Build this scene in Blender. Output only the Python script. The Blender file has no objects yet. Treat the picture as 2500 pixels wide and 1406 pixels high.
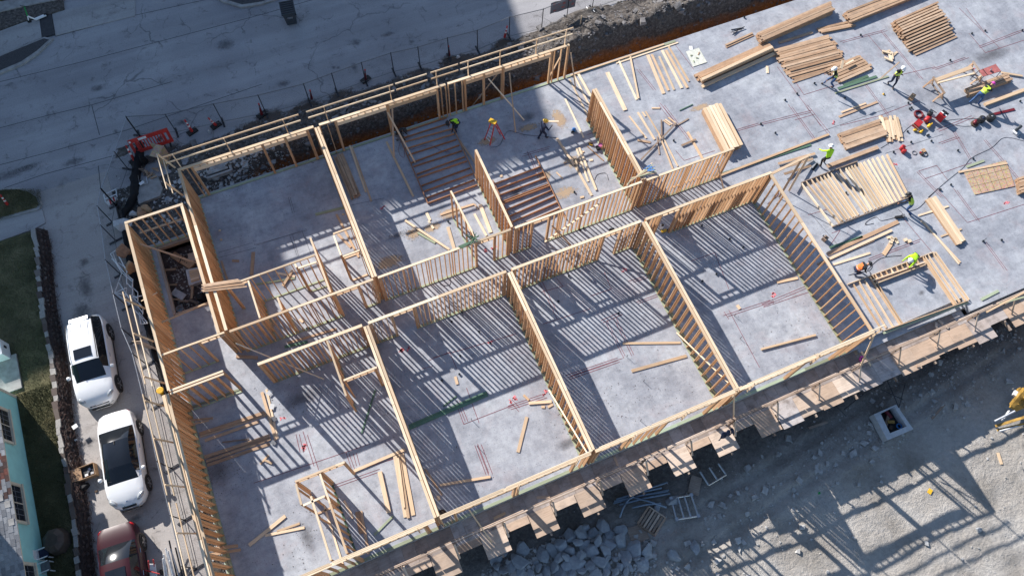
import bpy, bmesh, math, random
from mathutils import Vector, Matrix, Quaternion
random.seed(7)
S = bpy.context.scene
COL = S.collection
R = math.radians

# ------------------------------------------------------------------ camera
CAMH = 36.75
FPX = 1850.8
CR = Vector((0.92000455, -0.39087339, 0.02845368))
CD = Vector((-0.34770794, -0.8475867, -0.40086904))
CF = Vector((0.180806, 0.35890777, -0.9156934))
cam = bpy.data.objects.new('camera', bpy.data.cameras.new('camera'))
COL.objects.link(cam)
cam.matrix_world = Matrix(((CR.x, -CD.x, -CF.x, 0), (CR.y, -CD.y, -CF.y, 0), (CR.z, -CD.z, -CF.z, CAMH), (0, 0, 0, 1)))
cam.data.sensor_width = 36
cam.data.lens = FPX / 2500 * 36
cam.data.clip_end = 2000
S.camera = cam

# ------------------------------------------------------------------ sun, sky, exposure
AZ, EL = R(-67.8), R(28.7)          # where shadows point, and the sun's height
w = bpy.data.worlds.new('World'); S.world = w; w.use_nodes = True
nt = w.node_tree
sky = nt.nodes.new('ShaderNodeTexSky'); sky.sky_type = 'NISHITA'; sky.sun_disc = False
sky.sun_elevation = EL; sky.sun_rotation = R(337.8)
sky.air_density = 1.0; sky.dust_density = 0.3; sky.ozone_density = 1.7
nt.links.new(sky.outputs[0], nt.nodes['Background'].inputs[0])
nt.nodes['Background'].inputs[1].default_value = 0.092
sl = bpy.data.lights.new('sun', 'SUN'); sl.energy = 5.0; sl.angle = R(0.5); sl.color = (1, 0.955, 0.90)
so = bpy.data.objects.new('sun', sl); COL.objects.link(so)
so.rotation_euler = Vector((math.cos(AZ) * math.cos(EL), math.sin(AZ) * math.cos(EL), -math.sin(EL))).to_track_quat('-Z', 'Y').to_euler()
S.view_settings.view_transform = 'Standard'; S.view_settings.look = 'None'
S.view_settings.exposure = 0.86; S.view_settings.gamma = 1
S.view_settings.use_curve_mapping = False

# ------------------------------------------------------------------ helpers
def at(px, py, z=0.0):
    """world point at height z on the sight line through pixel (px, py) of the 2500 px wide photograph"""
    d = CR * ((px - 1250) / FPX) + CD * ((py - 703) / FPX) + CF
    t = (z - CAMH) / d.z
    return Vector((d.x * t, d.y * t, z))

def zat(reg, x, y, z=0.0):
    ox, oy, f = reg
    return at(ox + x / f, oy + y / f, z)

ORD = ['first', 'second', 'third', 'fourth', 'fifth', 'sixth', 'seventh', 'eighth', 'ninth', 'tenth', 'eleventh', 'twelfth', 'thirteenth', 'fourteenth', 'fifteenth', 'sixteenth', 'seventeenth', 'eighteenth', 'nineteenth', 'twentieth']
def tag(o, label=None, cat=None, group=None, kind=None):
    if label: o['label'] = label
    if cat: o['category'] = cat
    if group: o['group'] = group
    if kind: o['kind'] = kind
    return o

def link(o, parent=None):
    COL.objects.link(o)
    if parent is not None: o.parent = parent
    return o

def thing(name, label, cat, loc=(0, 0, 0), group=None, rz=0):
    o = bpy.data.objects.new(name, None); o.empty_display_size = 0.2
    o.location = loc; o.rotation_euler = (0, 0, rz)
    link(o); return tag(o, label, cat, group)

def pmat(o):
    """transform of a (not nested-rotated) root before depsgraph update"""
    m = Matrix.LocRotScale(o.location, o.rotation_euler, o.scale) if o.rotation_mode != 'QUATERNION' else Matrix.LocRotScale(o.location, o.rotation_quaternion, o.scale)
    return pmat(o.parent) @ m if o.parent else m

def place(o, W):
    """set world transform W (4x4) with respect to the parent"""
    L = pmat(o.parent).inverted() @ W if o.parent else W
    l, q, s = L.decompose()
    o.location = l; o.rotation_euler = q.to_euler(); o.scale = s

def mesh(name, verts, faces, mat=None, parent=None, smooth=False, W=None, mats=None, fm=None):
    me = bpy.data.meshes.new(name); me.from_pydata([tuple(v) for v in verts], [], faces)
    for m in (mats or ([mat] if mat else [])): me.materials.append(m)
    if fm: me.polygons.foreach_set('material_index', fm)
    if smooth: me.polygons.foreach_set('use_smooth', [True] * len(faces))
    me.update()
    o = bpy.data.objects.new(name, me); link(o, parent)
    if W is not None: place(o, W)
    return o

class MB:
    """collects simple solids into one mesh"""
    def __init__(s): s.v = []; s.f = []
    def add(s, vs, fs):
        n = len(s.v); s.v += [Vector(v) for v in vs]; s.f += [tuple(i + n for i in f) for f in fs]; return s
    def box(s, c, d, M=None):
        x, y, z = d[0] / 2, d[1] / 2, d[2] / 2; c = Vector(c)
        vs = [Vector((a * x, b * y, e * z)) for e in (-1, 1) for b in (-1, 1) for a in (-1, 1)]
        vs = [c + ((M @ v) if M else v) for v in vs]
        return s.add(vs, [(0, 2, 3, 1), (4, 5, 7, 6), (0, 1, 5, 4), (2, 6, 7, 3), (0, 4, 6, 2), (1, 3, 7, 5)])
    def bar(s, p, q, w_, t, up=(0, 0, 1)):
        p = Vector(p); q = Vector(q); M = frame(q - p, up)
        return s.box((p + q) / 2, ((q - p).length, w_, t), M)
    def tube(s, pts, r, n=6, cap=True, rad=None):
        pts = [Vector(p) for p in pts]; b = len(s.v); k = len(pts)
        prev = None
        for i, p in enumerate(pts):
            d = (pts[min(i + 1, k - 1)] - pts[max(i - 1, 0)])
            d = d.normalized() if d.length > 1e-9 else Vector((0, 0, 1))
            u = d.orthogonal().normalized() if prev is None else (prev - d * prev.dot(d)).normalized()
            prev = u; v = d.cross(u); rr = rad[i] if rad else r
            for j in range(n):
                a = 2 * math.pi * j / n
                s.v.append(p + u * (rr * math.cos(a)) + v * (rr * math.sin(a)))
        for i in range(k - 1):
            for j in range(n):
                s.f.append((b + i * n + j, b + i * n + (j + 1) % n, b + (i + 1) * n + (j + 1) % n, b + (i + 1) * n + j))
        if cap:
            s.f.append(tuple(b + j for j in reversed(range(n)))); s.f.append(tuple(b + (k - 1) * n + j for j in range(n)))
        return s
    def ring(s, c, rx, ry, r, n=20, m=6, ax=None):
        c = Vector(c); A = ax or Matrix.Identity(3); b = len(s.v)
        for i in range(n):
            a = 2 * math.pi * i / n
            for j in range(m):
                t = 2 * math.pi * j / m
                s.v.append(c + A @ Vector(((rx + r * math.cos(t)) * math.cos(a), (ry + r * math.cos(t)) * math.sin(a), r * math.sin(t))))
        for i in range(n):
            for j in range(m):
                s.f.append((b + i * m + j, b + ((i + 1) % n) * m + j, b + ((i + 1) % n) * m + (j + 1) % m, b + i * m + (j + 1) % m))
        return s
    def lathe(s, c, prof, n=12, ax=None):
        c = Vector(c); A = ax or Matrix.Identity(3); b = len(s.v)
        for (r, z) in prof:
            for j in range(n):
                a = 2 * math.pi * j / n
                s.v.append(c + A @ Vector((r * math.cos(a), r * math.sin(a), z)))
        for i in range(len(prof) - 1):
            for j in range(n):
                s.f.append((b + i * n + j, b + i * n + (j + 1) % n, b + (i + 1) * n + (j + 1) % n, b + (i + 1) * n + j))
        s.f.append(tuple(b + j for j in reversed(range(n)))); s.f.append(tuple(b + (len(prof) - 1) * n + j for j in range(n)))
        return s
    def prism(s, poly, z0, z1):
        n = len(poly); b = len(s.v)
        s.v += [Vector((p[0], p[1], z0)) for p in poly] + [Vector((p[0], p[1], z1)) for p in poly]
        s.f.append(tuple(b + i for i in reversed(range(n)))); s.f.append(tuple(b + n + i for i in range(n)))
        for i in range(n): s.f.append((b + i, b + (i + 1) % n, b + n + (i + 1) % n, b + n + i))
        return s
    def build(s, name, mat, parent=None, smooth=False, W=None):
        return mesh(name, s.v, s.f, mat, parent, smooth, W)

def frame(d, up=(0, 0, 1)):
    x = Vector(d).normalized(); up = Vector(up)
    y = up.cross(x)
    if y.length < 1e-4: y = Vector((0, 1, 0)).cross(x) if abs(x.y) < .9 else Vector((1, 0, 0)).cross(x)
    y.normalize(); z = x.cross(y)
    return Matrix((x, y, z)).transposed()

_bx = {}
def box_mesh(l, b, h, mat, name):
    k = (round(l, 2), round(b, 3), round(h, 3), mat.name)
    if k not in _bx:
        m = MB().box((0, 0, 0), (k[0], k[1], k[2])); me = bpy.data.meshes.new(name)
        me.from_pydata([tuple(v) for v in m.v], [], m.f); me.materials.append(mat); me.update(); _bx[k] = me
    return _bx[k]

def bar(name, p, q, w_, t, mat, parent=None, up=(0, 0, 1), flip=False):
    """one length of timber from p to q, width w_, thickness t along up"""
    p = Vector(p); q = Vector(q)
    o = bpy.data.objects.new(name, box_mesh((q - p).length, w_, t, mat, name)); link(o, parent)
    M = frame(q - p if not flip else p - q, up).to_4x4(); M.translation = (p + q) / 2
    place(o, M); return o

def dup(root, loc=None, rz=None, label=None, group=None):
    def cp(o, par):
        c = o.copy(); COL.objects.link(c); c.parent = par
        for ch in list(o.children): cp(ch, c)
        return c
    r = cp(root, None)
    if loc is not None: r.location = loc
    if rz is not None: r.rotation_euler = (0, 0, rz)
    if label: r['label'] = label
    if group: r['group'] = group
    return r

def adopt(o, root):
    """a mesh built in world coordinates becomes a part of root"""
    o.parent = root; place(o, Matrix.Identity(4)); return o

def lerp(a, b_, t): return a + (b_ - a) * t

# ------------------------------------------------------------------ materials
class NB:
    def __init__(s, name):
        s.m = bpy.data.materials.new(name); s.m.use_nodes = True
        s.t = s.m.node_tree; s.p = s.t.nodes['Principled BSDF']; s.tc = s.t.nodes.new('ShaderNodeTexCoord')
    def n(s, typ, **kw):
        x = s.t.nodes.new('ShaderNode' + typ)
        for k, v in kw.items():
            if k in x.inputs.keys() if isinstance(k, str) else False: x.inputs[k].default_value = v
            else: setattr(x, k, v)
        return x
    def l(s, a, b): s.t.links.new(a, b)
    def map(s, sc=(1, 1, 1), out='Object', rot=(0, 0, 0)):
        m = s.n('Mapping'); s.l(s.tc.outputs[out], m.inputs[0]); m.inputs['Scale'].default_value = sc; m.inputs['Rotation'].default_value = rot; return m.outputs[0]
    def pos(s, sc=(1, 1, 1)):
        g = s.n('NewGeometry'); m = s.n('Mapping'); s.l(g.outputs['Position'], m.inputs[0]); m.inputs['Scale'].default_value = sc; return m.outputs[0]
    def noise(s, vec, scale, det=4, rough=.55, w=None, dist=0):
        x = s.n('TexNoise'); 
        if w is not None: x.noise_dimensions = '4D'; s.l(w, x.inputs['W'])
        s.l(vec, x.inputs['Vector']); x.inputs['Scale'].default_value = scale; x.inputs['Detail'].default_value = det; x.inputs['Roughness'].default_value = rough; x.inputs['Distortion'].default_value = dist
        return x.outputs[0]
    def vor(s, vec, scale, feature='F1', out='Distance'):
        x = s.n('TexVoronoi'); x.feature = feature; s.l(vec, x.inputs['Vector']); x.inputs['Scale'].default_value = scale; return x.outputs[out]
    def ramp(s, fac, stops):
        r = s.n('ValToRGB'); s.l(fac, r.inputs[0]); e = r.color_ramp.elements
        while len(e) < len(stops): e.new(0.5)
        for i, (p, c) in enumerate(stops):
            e[i].position = p; e[i].color = (c, c, c, 1) if isinstance(c, (int, float)) else (*c, 1)
        return r.outputs[0]
    def mix(s, f, a, b, mode='MIX'):
        x = s.n('Mix', data_type='RGBA', blend_type=mode)
        for i, v in ((0, f), (6, a), (7, b)):
            if hasattr(v, 'is_output'): s.l(v, x.inputs[i])
            else: x.inputs[i].default_value = v if not isinstance(v, tuple) else (*v, 1)
        return x.outputs[2]
    def math(s, op, a, b=0.0):
        x = s.n('Math', operation=op)
        for i, v in ((0, a), (1, b)):
            if hasattr(v, 'is_output'): s.l(v, x.inputs[i])
            else: x.inputs[i].default_value = v
        return x.outputs[0]
    def rnd(s): return s.n('ObjectInfo').outputs['Random']
    def bump(s, h, st, dist=.02):
        b = s.n('Bump'); s.l(h, b.inputs['Height']); b.inputs['Strength'].default_value = st; b.inputs['Distance'].default_value = dist; s.l(b.outputs[0], s.p.inputs['Normal'])
    def done(s, col, rough=.7, metal=0, spec=.4):
        if hasattr(col, 'is_output'): s.l(col, s.p.inputs['Base Color'])
        else: s.p.inputs['Base Color'].default_value = (*col, 1)
        if hasattr(rough, 'is_output'): s.l(rough, s.p.inputs['Roughness'])
        else: s.p.inputs['Roughness'].default_value = rough
        s.p.inputs['Metallic'].default_value = metal; s.p.inputs['Specular IOR Level'].default_value = spec
        return s.m

def plain(name, c, rough=.6, metal=0, var=.18, scale=6, coat=0):
    b = NB(name); n = b.noise(b.map(), scale, 5)
    f = b.ramp(n, [(.3, 1 - var), (.7, 1 + var * .5)])
    m = b.done(b.mix(1.0, c, f, 'MULTIPLY'), rough, metal)
    if coat: b.p.inputs['Coat Weight'].default_value = coat; b.p.inputs['Coat Roughness'].default_value = .03
    return m

def wood(name, pale, mid, dark, rough=.75, knots=True, stain=0):
    b = NB(name); r = b.rnd(); v = b.map((1.2, 1, 1))
    g = b.noise(b.map((1.0, 26, 26)), 1.6, 5, .6, w=b.math('MULTIPLY', r, 40.0))
    big = b.noise(b.map((.7, 3, 3)), 1.3, 3, .5, w=b.math('MULTIPLY', r, 91.0))
    c = b.ramp(g, [(.28, dark), (.5, mid), (.72, pale)])
    tone = b.ramp(r, [(0, (.56, .48, .41)), (.2, (1.1, 1.04, .97)), (.4, (.80, .69, .59)), (.6, (1.2, 1.18, 1.14)), (.8, (.97, .84, .72)), (1, (.64, .51, .41))])
    c = b.mix(.9, c, tone, 'MULTIPLY')
    c = b.mix(b.ramp(big, [(.35, .0), (.7, .35)]), c, (mid[0] * .8, mid[1] * .7, mid[2] * .6))
    if knots:
        kn = b.vor(b.map((1.6, 5, 5)), 2.1); kr = b.ramp(kn, [(.045, 1), (.1, 0)])
        c = b.mix(b.math('MULTIPLY', kr, .7), c, (dark[0] * .5, dark[1] * .42, dark[2] * .35))
    if stain:
        sn = b.noise(b.pos(), 2.2, 6, .65); c = b.mix(b.ramp(sn, [(.45, 0), (.75, stain)]), c, (.13, .10, .085))
    b.bump(g, .25, .004)
    return b.done(c, rough, 0, .25)

M = {}
M['pine'] = wood('pine', (.76, .64, .49), (.68, .545, .40), (.52, .375, .255))
M['stud'] = wood('stud_pine', (.66, .475, .32), (.56, .37, .225), (.36, .21, .115))
M['stack'] = wood('stacked_pine', (.58, .445, .335), (.48, .35, .25), (.31, .21, .14), stain=.4)
M['redwood'] = wood('red_brown_stud', (.50, .30, .19), (.41, .225, .13), (.27, .135, .07))
M['white_pine'] = wood('white_pine', (.80, .70, .56), (.73, .62, .47), (.58, .46, .32))
M['grey_wood'] = wood('weathered_wood', (.42, .36, .31), (.33, .27, .23), (.20, .15, .12), stain=.5)
M['treated'] = wood('treated_lumber', (.40, .47, .36), (.33, .40, .30), (.23, .29, .20))
M['green'] = wood('dark_treated_lumber', (.13, .24, .18), (.10, .19, .14), (.06, .12, .09), knots=False)
M['form'] = wood('form_plywood', (.66, .57, .49), (.58, .485, .41), (.42, .335, .275), knots=False, stain=.4)
M['formgrey'] = wood('grey_form_plywood', (.52, .49, .49), (.44, .41, .41), (.31, .285, .285), knots=False, stain=.8)
b = NB('strand_board'); vv = b.vor(b.map((9, 22, 9)), 1.6, out='Color'); g = b.noise(b.map(), 4, 4)
M['osb'] = b.done(b.mix(.5, b.mix(.35, (.42, .26, .13), vv), b.ramp(g, [(.3, (.30, .18, .085)), (.7, (.50, .33, .18))])), .8, 0, .2)

# concrete slab: cloudy grey with trowel marks, dark specks, rust tints and sawdust
b = NB('slab_concrete'); P = b.pos()
cl = b.noise(P, .35, 7, .6); cl2 = b.noise(P, 1.7, 6, .65); fine = b.noise(P, 22, 5, .7); sp = b.vor(P, 5.5); sp2 = b.noise(P, 1.0, 3, .5)
c = b.ramp(cl, [(.3, (.265, .275, .305)), (.5, (.36, .372, .402)), (.7, (.455, .47, .49))])
c = b.mix(.62, c, b.ramp(cl2, [(.28, (.55, .55, .58)), (.55, (.98, .98, 1.0)), (.75, (1.22, 1.22, 1.2))]), 'MULTIPLY')
sw_ = b.noise(b.pos((.5, 4.5, 1)), 1.4, 6, .7, dist=.4); sw2 = b.noise(b.pos((3.5, .6, 1)), 1.1, 6, .7, dist=.5)
c = b.mix(.4, c, b.ramp(b.math('MULTIPLY', b.math('ADD', sw_, sw2), .5), [(.36, .7), (.5, 1.0), (.62, 1.12)]), 'MULTIPLY')
mid_ = b.noise(P, 5.5, 7, .75)
c = b.mix(.5, c, b.ramp(mid_, [(.3, .62), (.5, 1.0), (.72, 1.16)]), 'MULTIPLY')
c = b.mix(.3, c, b.ramp(fine, [(.3, .55), (.65, 1.15)]), 'MULTIPLY')
spk = b.math('MULTIPLY', b.ramp(sp, [(.07, 1), (.17, 0)]), b.ramp(sp2, [(.44, 0), (.58, 1)]))
c = b.mix(b.math('MULTIPLY', spk, .6), c, (.06, .06, .07))
rust = b.noise(P, .55, 5, .7, dist=.6); c = b.mix(b.ramp(rust, [(.52, 0), (.70, .34)]), c, (.36, .275, .275))
dk = b.noise(P, .9, 8, .72); c = b.mix(b.ramp(dk, [(.54, 0), (.72, .48)]), c, (.14, .145, .165))
wave = b.vor(P, .42, 'DISTANCE_TO_EDGE'); wn = b.noise(P, 3, 4)
b.bump(fine, .15, .01)
M['slab'] = b.done(c, b.ramp(cl2, [(.3, .5), (.7, .75)]), 0, .35)

def paving(name, c0, c1, joint=.0, crack=.8):
    b = NB(name); P = b.pos()
    n1 = b.noise(P, .22, 7, .6); n2 = b.noise(P, 14, 6, .75); n3 = b.noise(P, 1.3, 6, .7)
    c = b.ramp(n1, [(.3, c0), (.7, c1)])
    c = b.mix(.55, c, b.ramp(n2, [(.25, .55), (.5, .95), (.75, 1.2)]), 'MULTIPLY')
    c = b.mix(b.ramp(n3, [(.55, 0), (.75, .5)]), c, (c0[0] * .45, c0[1] * .42, c0[2] * .4))
    dist = b.n('TexNoise'); b.l(P, dist.inputs['Vector']); dist.inputs['Scale'].default_value = .7; dist.inputs['Detail'].default_value = 6
    add = b.n('VectorMath', operation='MULTIPLY_ADD'); b.l(dist.outputs['Color'], add.inputs[0]); add.inputs[1].default_value = (1.6, 1.6, 0); b.l(P, add.inputs[2])
    ed = b.vor(add.outputs[0], .28, 'DISTANCE_TO_EDGE'); msk = b.noise(P, .25, 2)
    cr = b.math('MULTIPLY', b.ramp(ed, [(.002, .75), (.012, 0)]), b.ramp(msk, [(.48, 0), (.6, crack)]))
    ed2 = b.vor(add.outputs[0], .9, 'DISTANCE_TO_EDGE'); c = b.mix(b.math('MULTIPLY', b.ramp(ed2, [(.004, .5), (.03, 0)]), b.ramp(n3, [(.5, 0), (.62, 1)])), c, (.06, .058, .06))
    wp = b.noise(b.pos((.03, .8, 1)), 1.0, 4, .6); c = b.mix(.5, c, b.ramp(wp, [(.35, .72), (.6, 1.1)]), 'MULTIPLY')
    ag = b.vor(P, 26); c = b.mix(.25, c, b.ramp(ag, [(.1, .6), (.35, 1.15)]), 'MULTIPLY')
    c = b.mix(cr, c, (.07, .068, .07))
    b.bump(n2, .3, .01)
    return b.done(c, .85, 0, .2)
M['street'] = paving('street_concrete', (.285, .275, .285), (.375, .365, .37))
M['drive'] = paving('driveway_concrete', (.33, .305, .29), (.42, .39, .37), crack=.35)
M['walk'] = paving('sidewalk_concrete', (.32, .305, .30), (.40, .385, .375), crack=.2)
M['curb'] = plain('kerb_concrete', (.34, .325, .31), .85, var=.3, scale=3)
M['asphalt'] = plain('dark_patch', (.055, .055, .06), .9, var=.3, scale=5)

# excavated soil: grey chalk above, orange clay where the cut goes deep
b = NB('dug_soil'); P = b.pos(); sep = b.n('SeparateXYZ'); b.l(P, sep.inputs[0])
n1 = b.noise(P, 1.1, 8, .7); n2 = b.noise(P, 6, 8, .75); n3 = b.noise(P, .5, 4)
zz = b.math('ADD', sep.outputs[2], b.math('MULTIPLY', b.math('SUBTRACT', n1, .5), 1.1))
grey = b.ramp(n2, [(.3, (.045, .038, .034)), (.5, (.115, .10, .09)), (.75, (.28, .26, .24))])
clay = b.ramp(n2, [(.3, (.20, .065, .02)), (.6, (.46, .17, .05)), (.8, (.50, .25, .11))])
f = b.ramp(b.math('MULTIPLY', b.math('ADD', zz, 1.8), .5), [(.24, 1), (.52, 0)])
c = b.mix(f, grey, clay); c = b.mix(b.ramp(n3, [(.5, 0), (.75, .5)]), c, (.10, .095, .09))
b.bump(n2, 1.0, .12); M['soil'] = b.done(c, .95, 0, .1)

b = NB('lot_ground'); P = b.pos(); n1 = b.noise(P, .35, 8, .65); n2 = b.noise(P, 5, 8, .75); n3 = b.noise(P, 30, 4, .7)
c = b.ramp(n1, [(.3, (.30, .27, .235)), (.5, (.45, .415, .375)), (.7, (.57, .54, .50))])
c = b.mix(.6, c, b.ramp(n2, [(.3, .6), (.6, 1.0), (.8, 1.2)]), 'MULTIPLY'); c = b.mix(.3, c, b.ramp(n3, [(.3, .6), (.7, 1.2)]), 'MULTIPLY')
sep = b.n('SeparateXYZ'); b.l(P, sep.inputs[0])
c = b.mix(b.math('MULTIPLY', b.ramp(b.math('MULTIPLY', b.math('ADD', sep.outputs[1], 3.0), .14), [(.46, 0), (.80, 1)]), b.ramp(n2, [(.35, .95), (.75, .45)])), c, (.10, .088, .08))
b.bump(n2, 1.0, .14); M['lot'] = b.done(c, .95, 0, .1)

b = NB('lawn_soil'); P = b.pos(); n1 = b.noise(P, .6, 6, .65); n2 = b.noise(P, 16, 5, .75)
c = b.ramp(n1, [(.32, (.065, .066, .036)), (.5, (.11, .106, .058)), (.68, (.2, .175, .10))])
M['lawn'] = b.done(b.mix(.6, c, b.ramp(n2, [(.3, .5), (.7, 1.3)]), 'MULTIPLY'), .95, 0, .1); b.bump(n2, .6, .03)
b = NB('grass_blades'); n = b.noise(b.pos(), .9, 4); rr = b.rnd()
M['grass'] = b.done(b.ramp(n, [(.35, (.08, .083, .042)), (.55, (.13, .125, .065)), (.7, (.27, .23, .125))]), .8, 0, .15)
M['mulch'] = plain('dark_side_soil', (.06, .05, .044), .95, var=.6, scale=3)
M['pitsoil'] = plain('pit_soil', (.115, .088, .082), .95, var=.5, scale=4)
M['gravel'] = plain('dark_gravel', (.075, .072, .075), .95, var=.6, scale=25)
M['rock'] = NB('limestone').m
b = NB('quarry_stone'); n = b.noise(b.map(), 3.2, 8, .7); n2 = b.noise(b.map(), 14, 6, .7); rr = b.rnd()
c = b.ramp(n, [(.3, (.24, .255, .28)), (.6, (.36, .375, .39)), (.8, (.46, .46, .45))]); c = b.mix(.5, c, b.ramp(rr, [(0, .75), (1, 1.15)]), 'MULTIPLY')
b.bump(n2, .5, .03); M['rock'] = b.done(c, .9, 0, .2)
b = NB('rubble'); rr = b.rnd(); n = b.noise(b.pos(), 3, 5, .7)
M['rubble'] = b.done(b.ramp(n, [(.3, (.26, .25, .24)), (.55, (.44, .43, .415)), (.75, (.60, .59, .57))]), .95, 0, .15)
b = NB('wall_stone'); rr = b.rnd(); n = b.noise(b.map(), 9, 6, .7)
c = b.mix(.7, b.ramp(rr, [(0, (.085, .065, .058)), (.4, (.14, .115, .10)), (.7, (.11, .08, .07)), (1, (.19, .165, .15))]), b.ramp(n, [(.3, .55), (.7, 1.25)]), 'MULTIPLY')
M['wallstone'] = b.done(c, .9, 0, .2)
M['capstone'] = plain('cap_stone', (.33, .31, .29), .9, var=.4, scale=6)
M['mortar'] = plain('dark_mortar', (.06, .045, .04), .95, var=.4, scale=8)
M['vine'] = plain('dry_vine', (.085, .05, .042), .9, var=.5, scale=7)
M['steel'] = plain('galvanised_steel', (.50, .51, .53), .38, .85)
M['fencesteel'] = plain('dull_fence_steel', (.16, .165, .175), .5, .6)
M['darksteel'] = plain('dark_steel', (.05, .05, .055), .5, .6)
M['bluepipe'] = plain('grey_blue_pipe', (.20, .26, .34), .45, .1)
M['whitesteel'] = plain('white_painted_steel', (.72, .73, .74), .4, .1)
M['black'] = plain('black_plastic', (.018, .018, .02), .55)
M['fabric'] = plain('black_silt_fabric', (.010, .010, .012), .8, var=.4)
M['rubber'] = plain('black_rubber', (.014, .014, .015), .7)
M['red'] = plain('red_plastic', (.52, .035, .03), .42, var=.25)
M['redpaint'] = plain('red_painted_metal', (.42, .028, .03), .4, .1)
M['redtop'] = plain('faded_red_top', (.40, .13, .12), .55, var=.3)
M['redhose_and_shade'] = plain('dark_red_hose_and_shade', (.15, .013, .02), .45)
M['orange'] = plain('orange_plastic', (.75, .11, .02), .5, var=.2)
M['reflect'] = plain('white_band', (.78, .77, .75), .4)
M['yellow'] = plain('yellow_plastic', (.72, .42, .03), .42, var=.15)
M['machine'] = plain('machine_yellow', (.40, .235, .05), .55, var=.75, scale=3)
M['green_plastic'] = plain('green_plastic', (.02, .32, .07), .45)
M['bin'] = plain('bin_plastic', (.045, .055, .065), .5, var=.2)
M['paper'] = plain('white_paper', (.80, .79, .77), .7, var=.08)
M['card'] = plain('cardboard', (.42, .26, .15), .85, var=.2, scale=3)
M['bag'] = plain('brown_bag', (.40, .24, .15), .8, var=.35, scale=4)
M['poly'] = plain('milky_wrap', (.50, .50, .51), .35, var=.25, scale=5)
M['tarp'] = plain('brown_tarp', (.065, .05, .042), .6, var=.35, scale=4)
M['teal'] = plain('teal_wall_paint', (.33, .66, .64), .75, var=.10, scale=2)
M['trim'] = plain('cream_trim', (.58, .52, .42), .65, var=.1)
M['glassdark'] = plain('dark_window_glass', (.022, .026, .036), .12, 0, .3, 2)
M['carglass'] = plain('tinted_car_glass', (.012, .014, .018), .06, 0, .2, 2, coat=.6)
b = NB('shingle'); rr = b.rnd(); n = b.noise(b.map(), 26, 4, .8); n3 = b.noise(b.pos(), .55, 5, .7)
c = b.mix(.75, b.ramp(rr, [(0, (.14, .145, .16)), (.5, (.22, .225, .24)), (1, (.30, .305, .32))]), b.ramp(n, [(.3, .7), (.7, 1.2)]), 'MULTIPLY')
M['shingle'] = b.done(c, .92, 0, .15)
b = NB('red_shingle'); rr = b.rnd(); n = b.noise(b.map(), 9, 5, .8)
c = b.mix(.7, b.ramp(rr, [(0, (.065, .05, .048)), (.5, (.105, .06, .052)), (1, (.18, .07, .055))]), b.ramp(n, [(.3, .4), (.7, 1.3)]), 'MULTIPLY')
M['redshingle'] = b.done(c, .92, 0, .15)
M['plaster'] = plain('grey_facade', (.32, .31, .30), .85)
M['carwhite'] = plain('white_car_paint', (.80, .80, .80), .28, 0, .03, 2, coat=1)
M['carred'] = plain('dark_red_car_paint', (.035, .003, .008), .42, .0, .08, 3, coat=.12)
M['lamp'] = plain('clear_lamp_lens', (.42, .44, .46), .12, .3, .3, 14)
M['redlamp'] = plain('red_lamp_lens', (.38, .01, .015), .15)
M['chrome'] = plain('chrome', (.6, .6, .61), .15, 1)
M['rim'] = plain('alloy_rim', (.40, .40, .41), .3, .8)
M['skin'] = plain('skin', (.36, .20, .13), .6)
M['jeans'] = plain('blue_denim', (.045, .10, .23), .85, var=.3, scale=9)
M['navy'] = plain('navy_cloth', (.018, .028, .065), .85, var=.3, scale=9)
M['blackcloth'] = plain('black_cloth', (.016, .016, .019), .85, var=.3, scale=9)
M['greycloth'] = plain('grey_cloth', (.14, .145, .16), .85, var=.3, scale=9)
M['lime'] = plain('lime_hi_vis', (.42, .78, .02), .7, var=.12, scale=8)
M['vest'] = plain('yellow_green_hi_vis', (.50, .68, .06), .7, var=.12, scale=8)
M['orangecloth'] = plain('orange_hi_vis', (.75, .17, .03), .7, var=.15)
M['white'] = plain('white_plastic', (.80, .80, .79), .35, var=.06)
M['magenta'] = plain('magenta_plastic', (.55, .06, .33), .4)
M['boot'] = plain('brown_boot', (.07, .045, .03), .8)
M['chalk'] = plain('red_chalk', (.22, .06, .075), .95, var=.5, scale=3)
M['darkchalk'] = plain('grey_chalk_line', (.12, .115, .13), .95, var=.5, scale=3)
M['pinkpaint'] = plain('pink_marking_paint', (.90, .24, .26), .8, var=.3, scale=9)
M['sawdust'] = plain('sawdust', (.50, .37, .24), .95, var=.4, scale=7)
M['blue'] = plain('blue_plastic', (.03, .16, .42), .45)
M['cord'] = plain('dark_cord', (.035, .028, .03), .6)
M['banner'] = plain('grey_banner', (.20, .20, .225), .7, var=.12, scale=2)
M['pinkcloth'] = plain('pink_plastic', (.72, .20, .42), .6)
# ------------------------------------------------------------------ ground
def hash2(i, j, k=0):
    n = (i * 374761393 + j * 668265263 + k * 144665) & 0xffffffff
    n = ((n ^ (n >> 13)) * 1274126177) & 0xffffffff
    return ((n ^ (n >> 16)) & 0xffff) / 65535.0
def vn(x, y, k=0):
    i, j = math.floor(x), math.floor(y); fx, fy = x - i, y - j
    fx = fx * fx * (3 - 2 * fx); fy = fy * fy * (3 - 2 * fy)
    a = hash2(i, j, k) * (1 - fx) + hash2(i + 1, j, k) * fx; c = hash2(i, j + 1, k) * (1 - fx) + hash2(i + 1, j + 1, k) * fx
    return a * (1 - fy) + c * fy
def fbm(x, y, k=0, o=4):
    s = 0; a = .5
    for q in range(o): s += a * (vn(x, y, k + q) - .5); x *= 2.1; y *= 2.1; a *= .5
    return s
def sst(a, b, x):
    t = min(1, max(0, (x - a) / (b - a))); return t * t * (3 - 2 * t)

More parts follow.
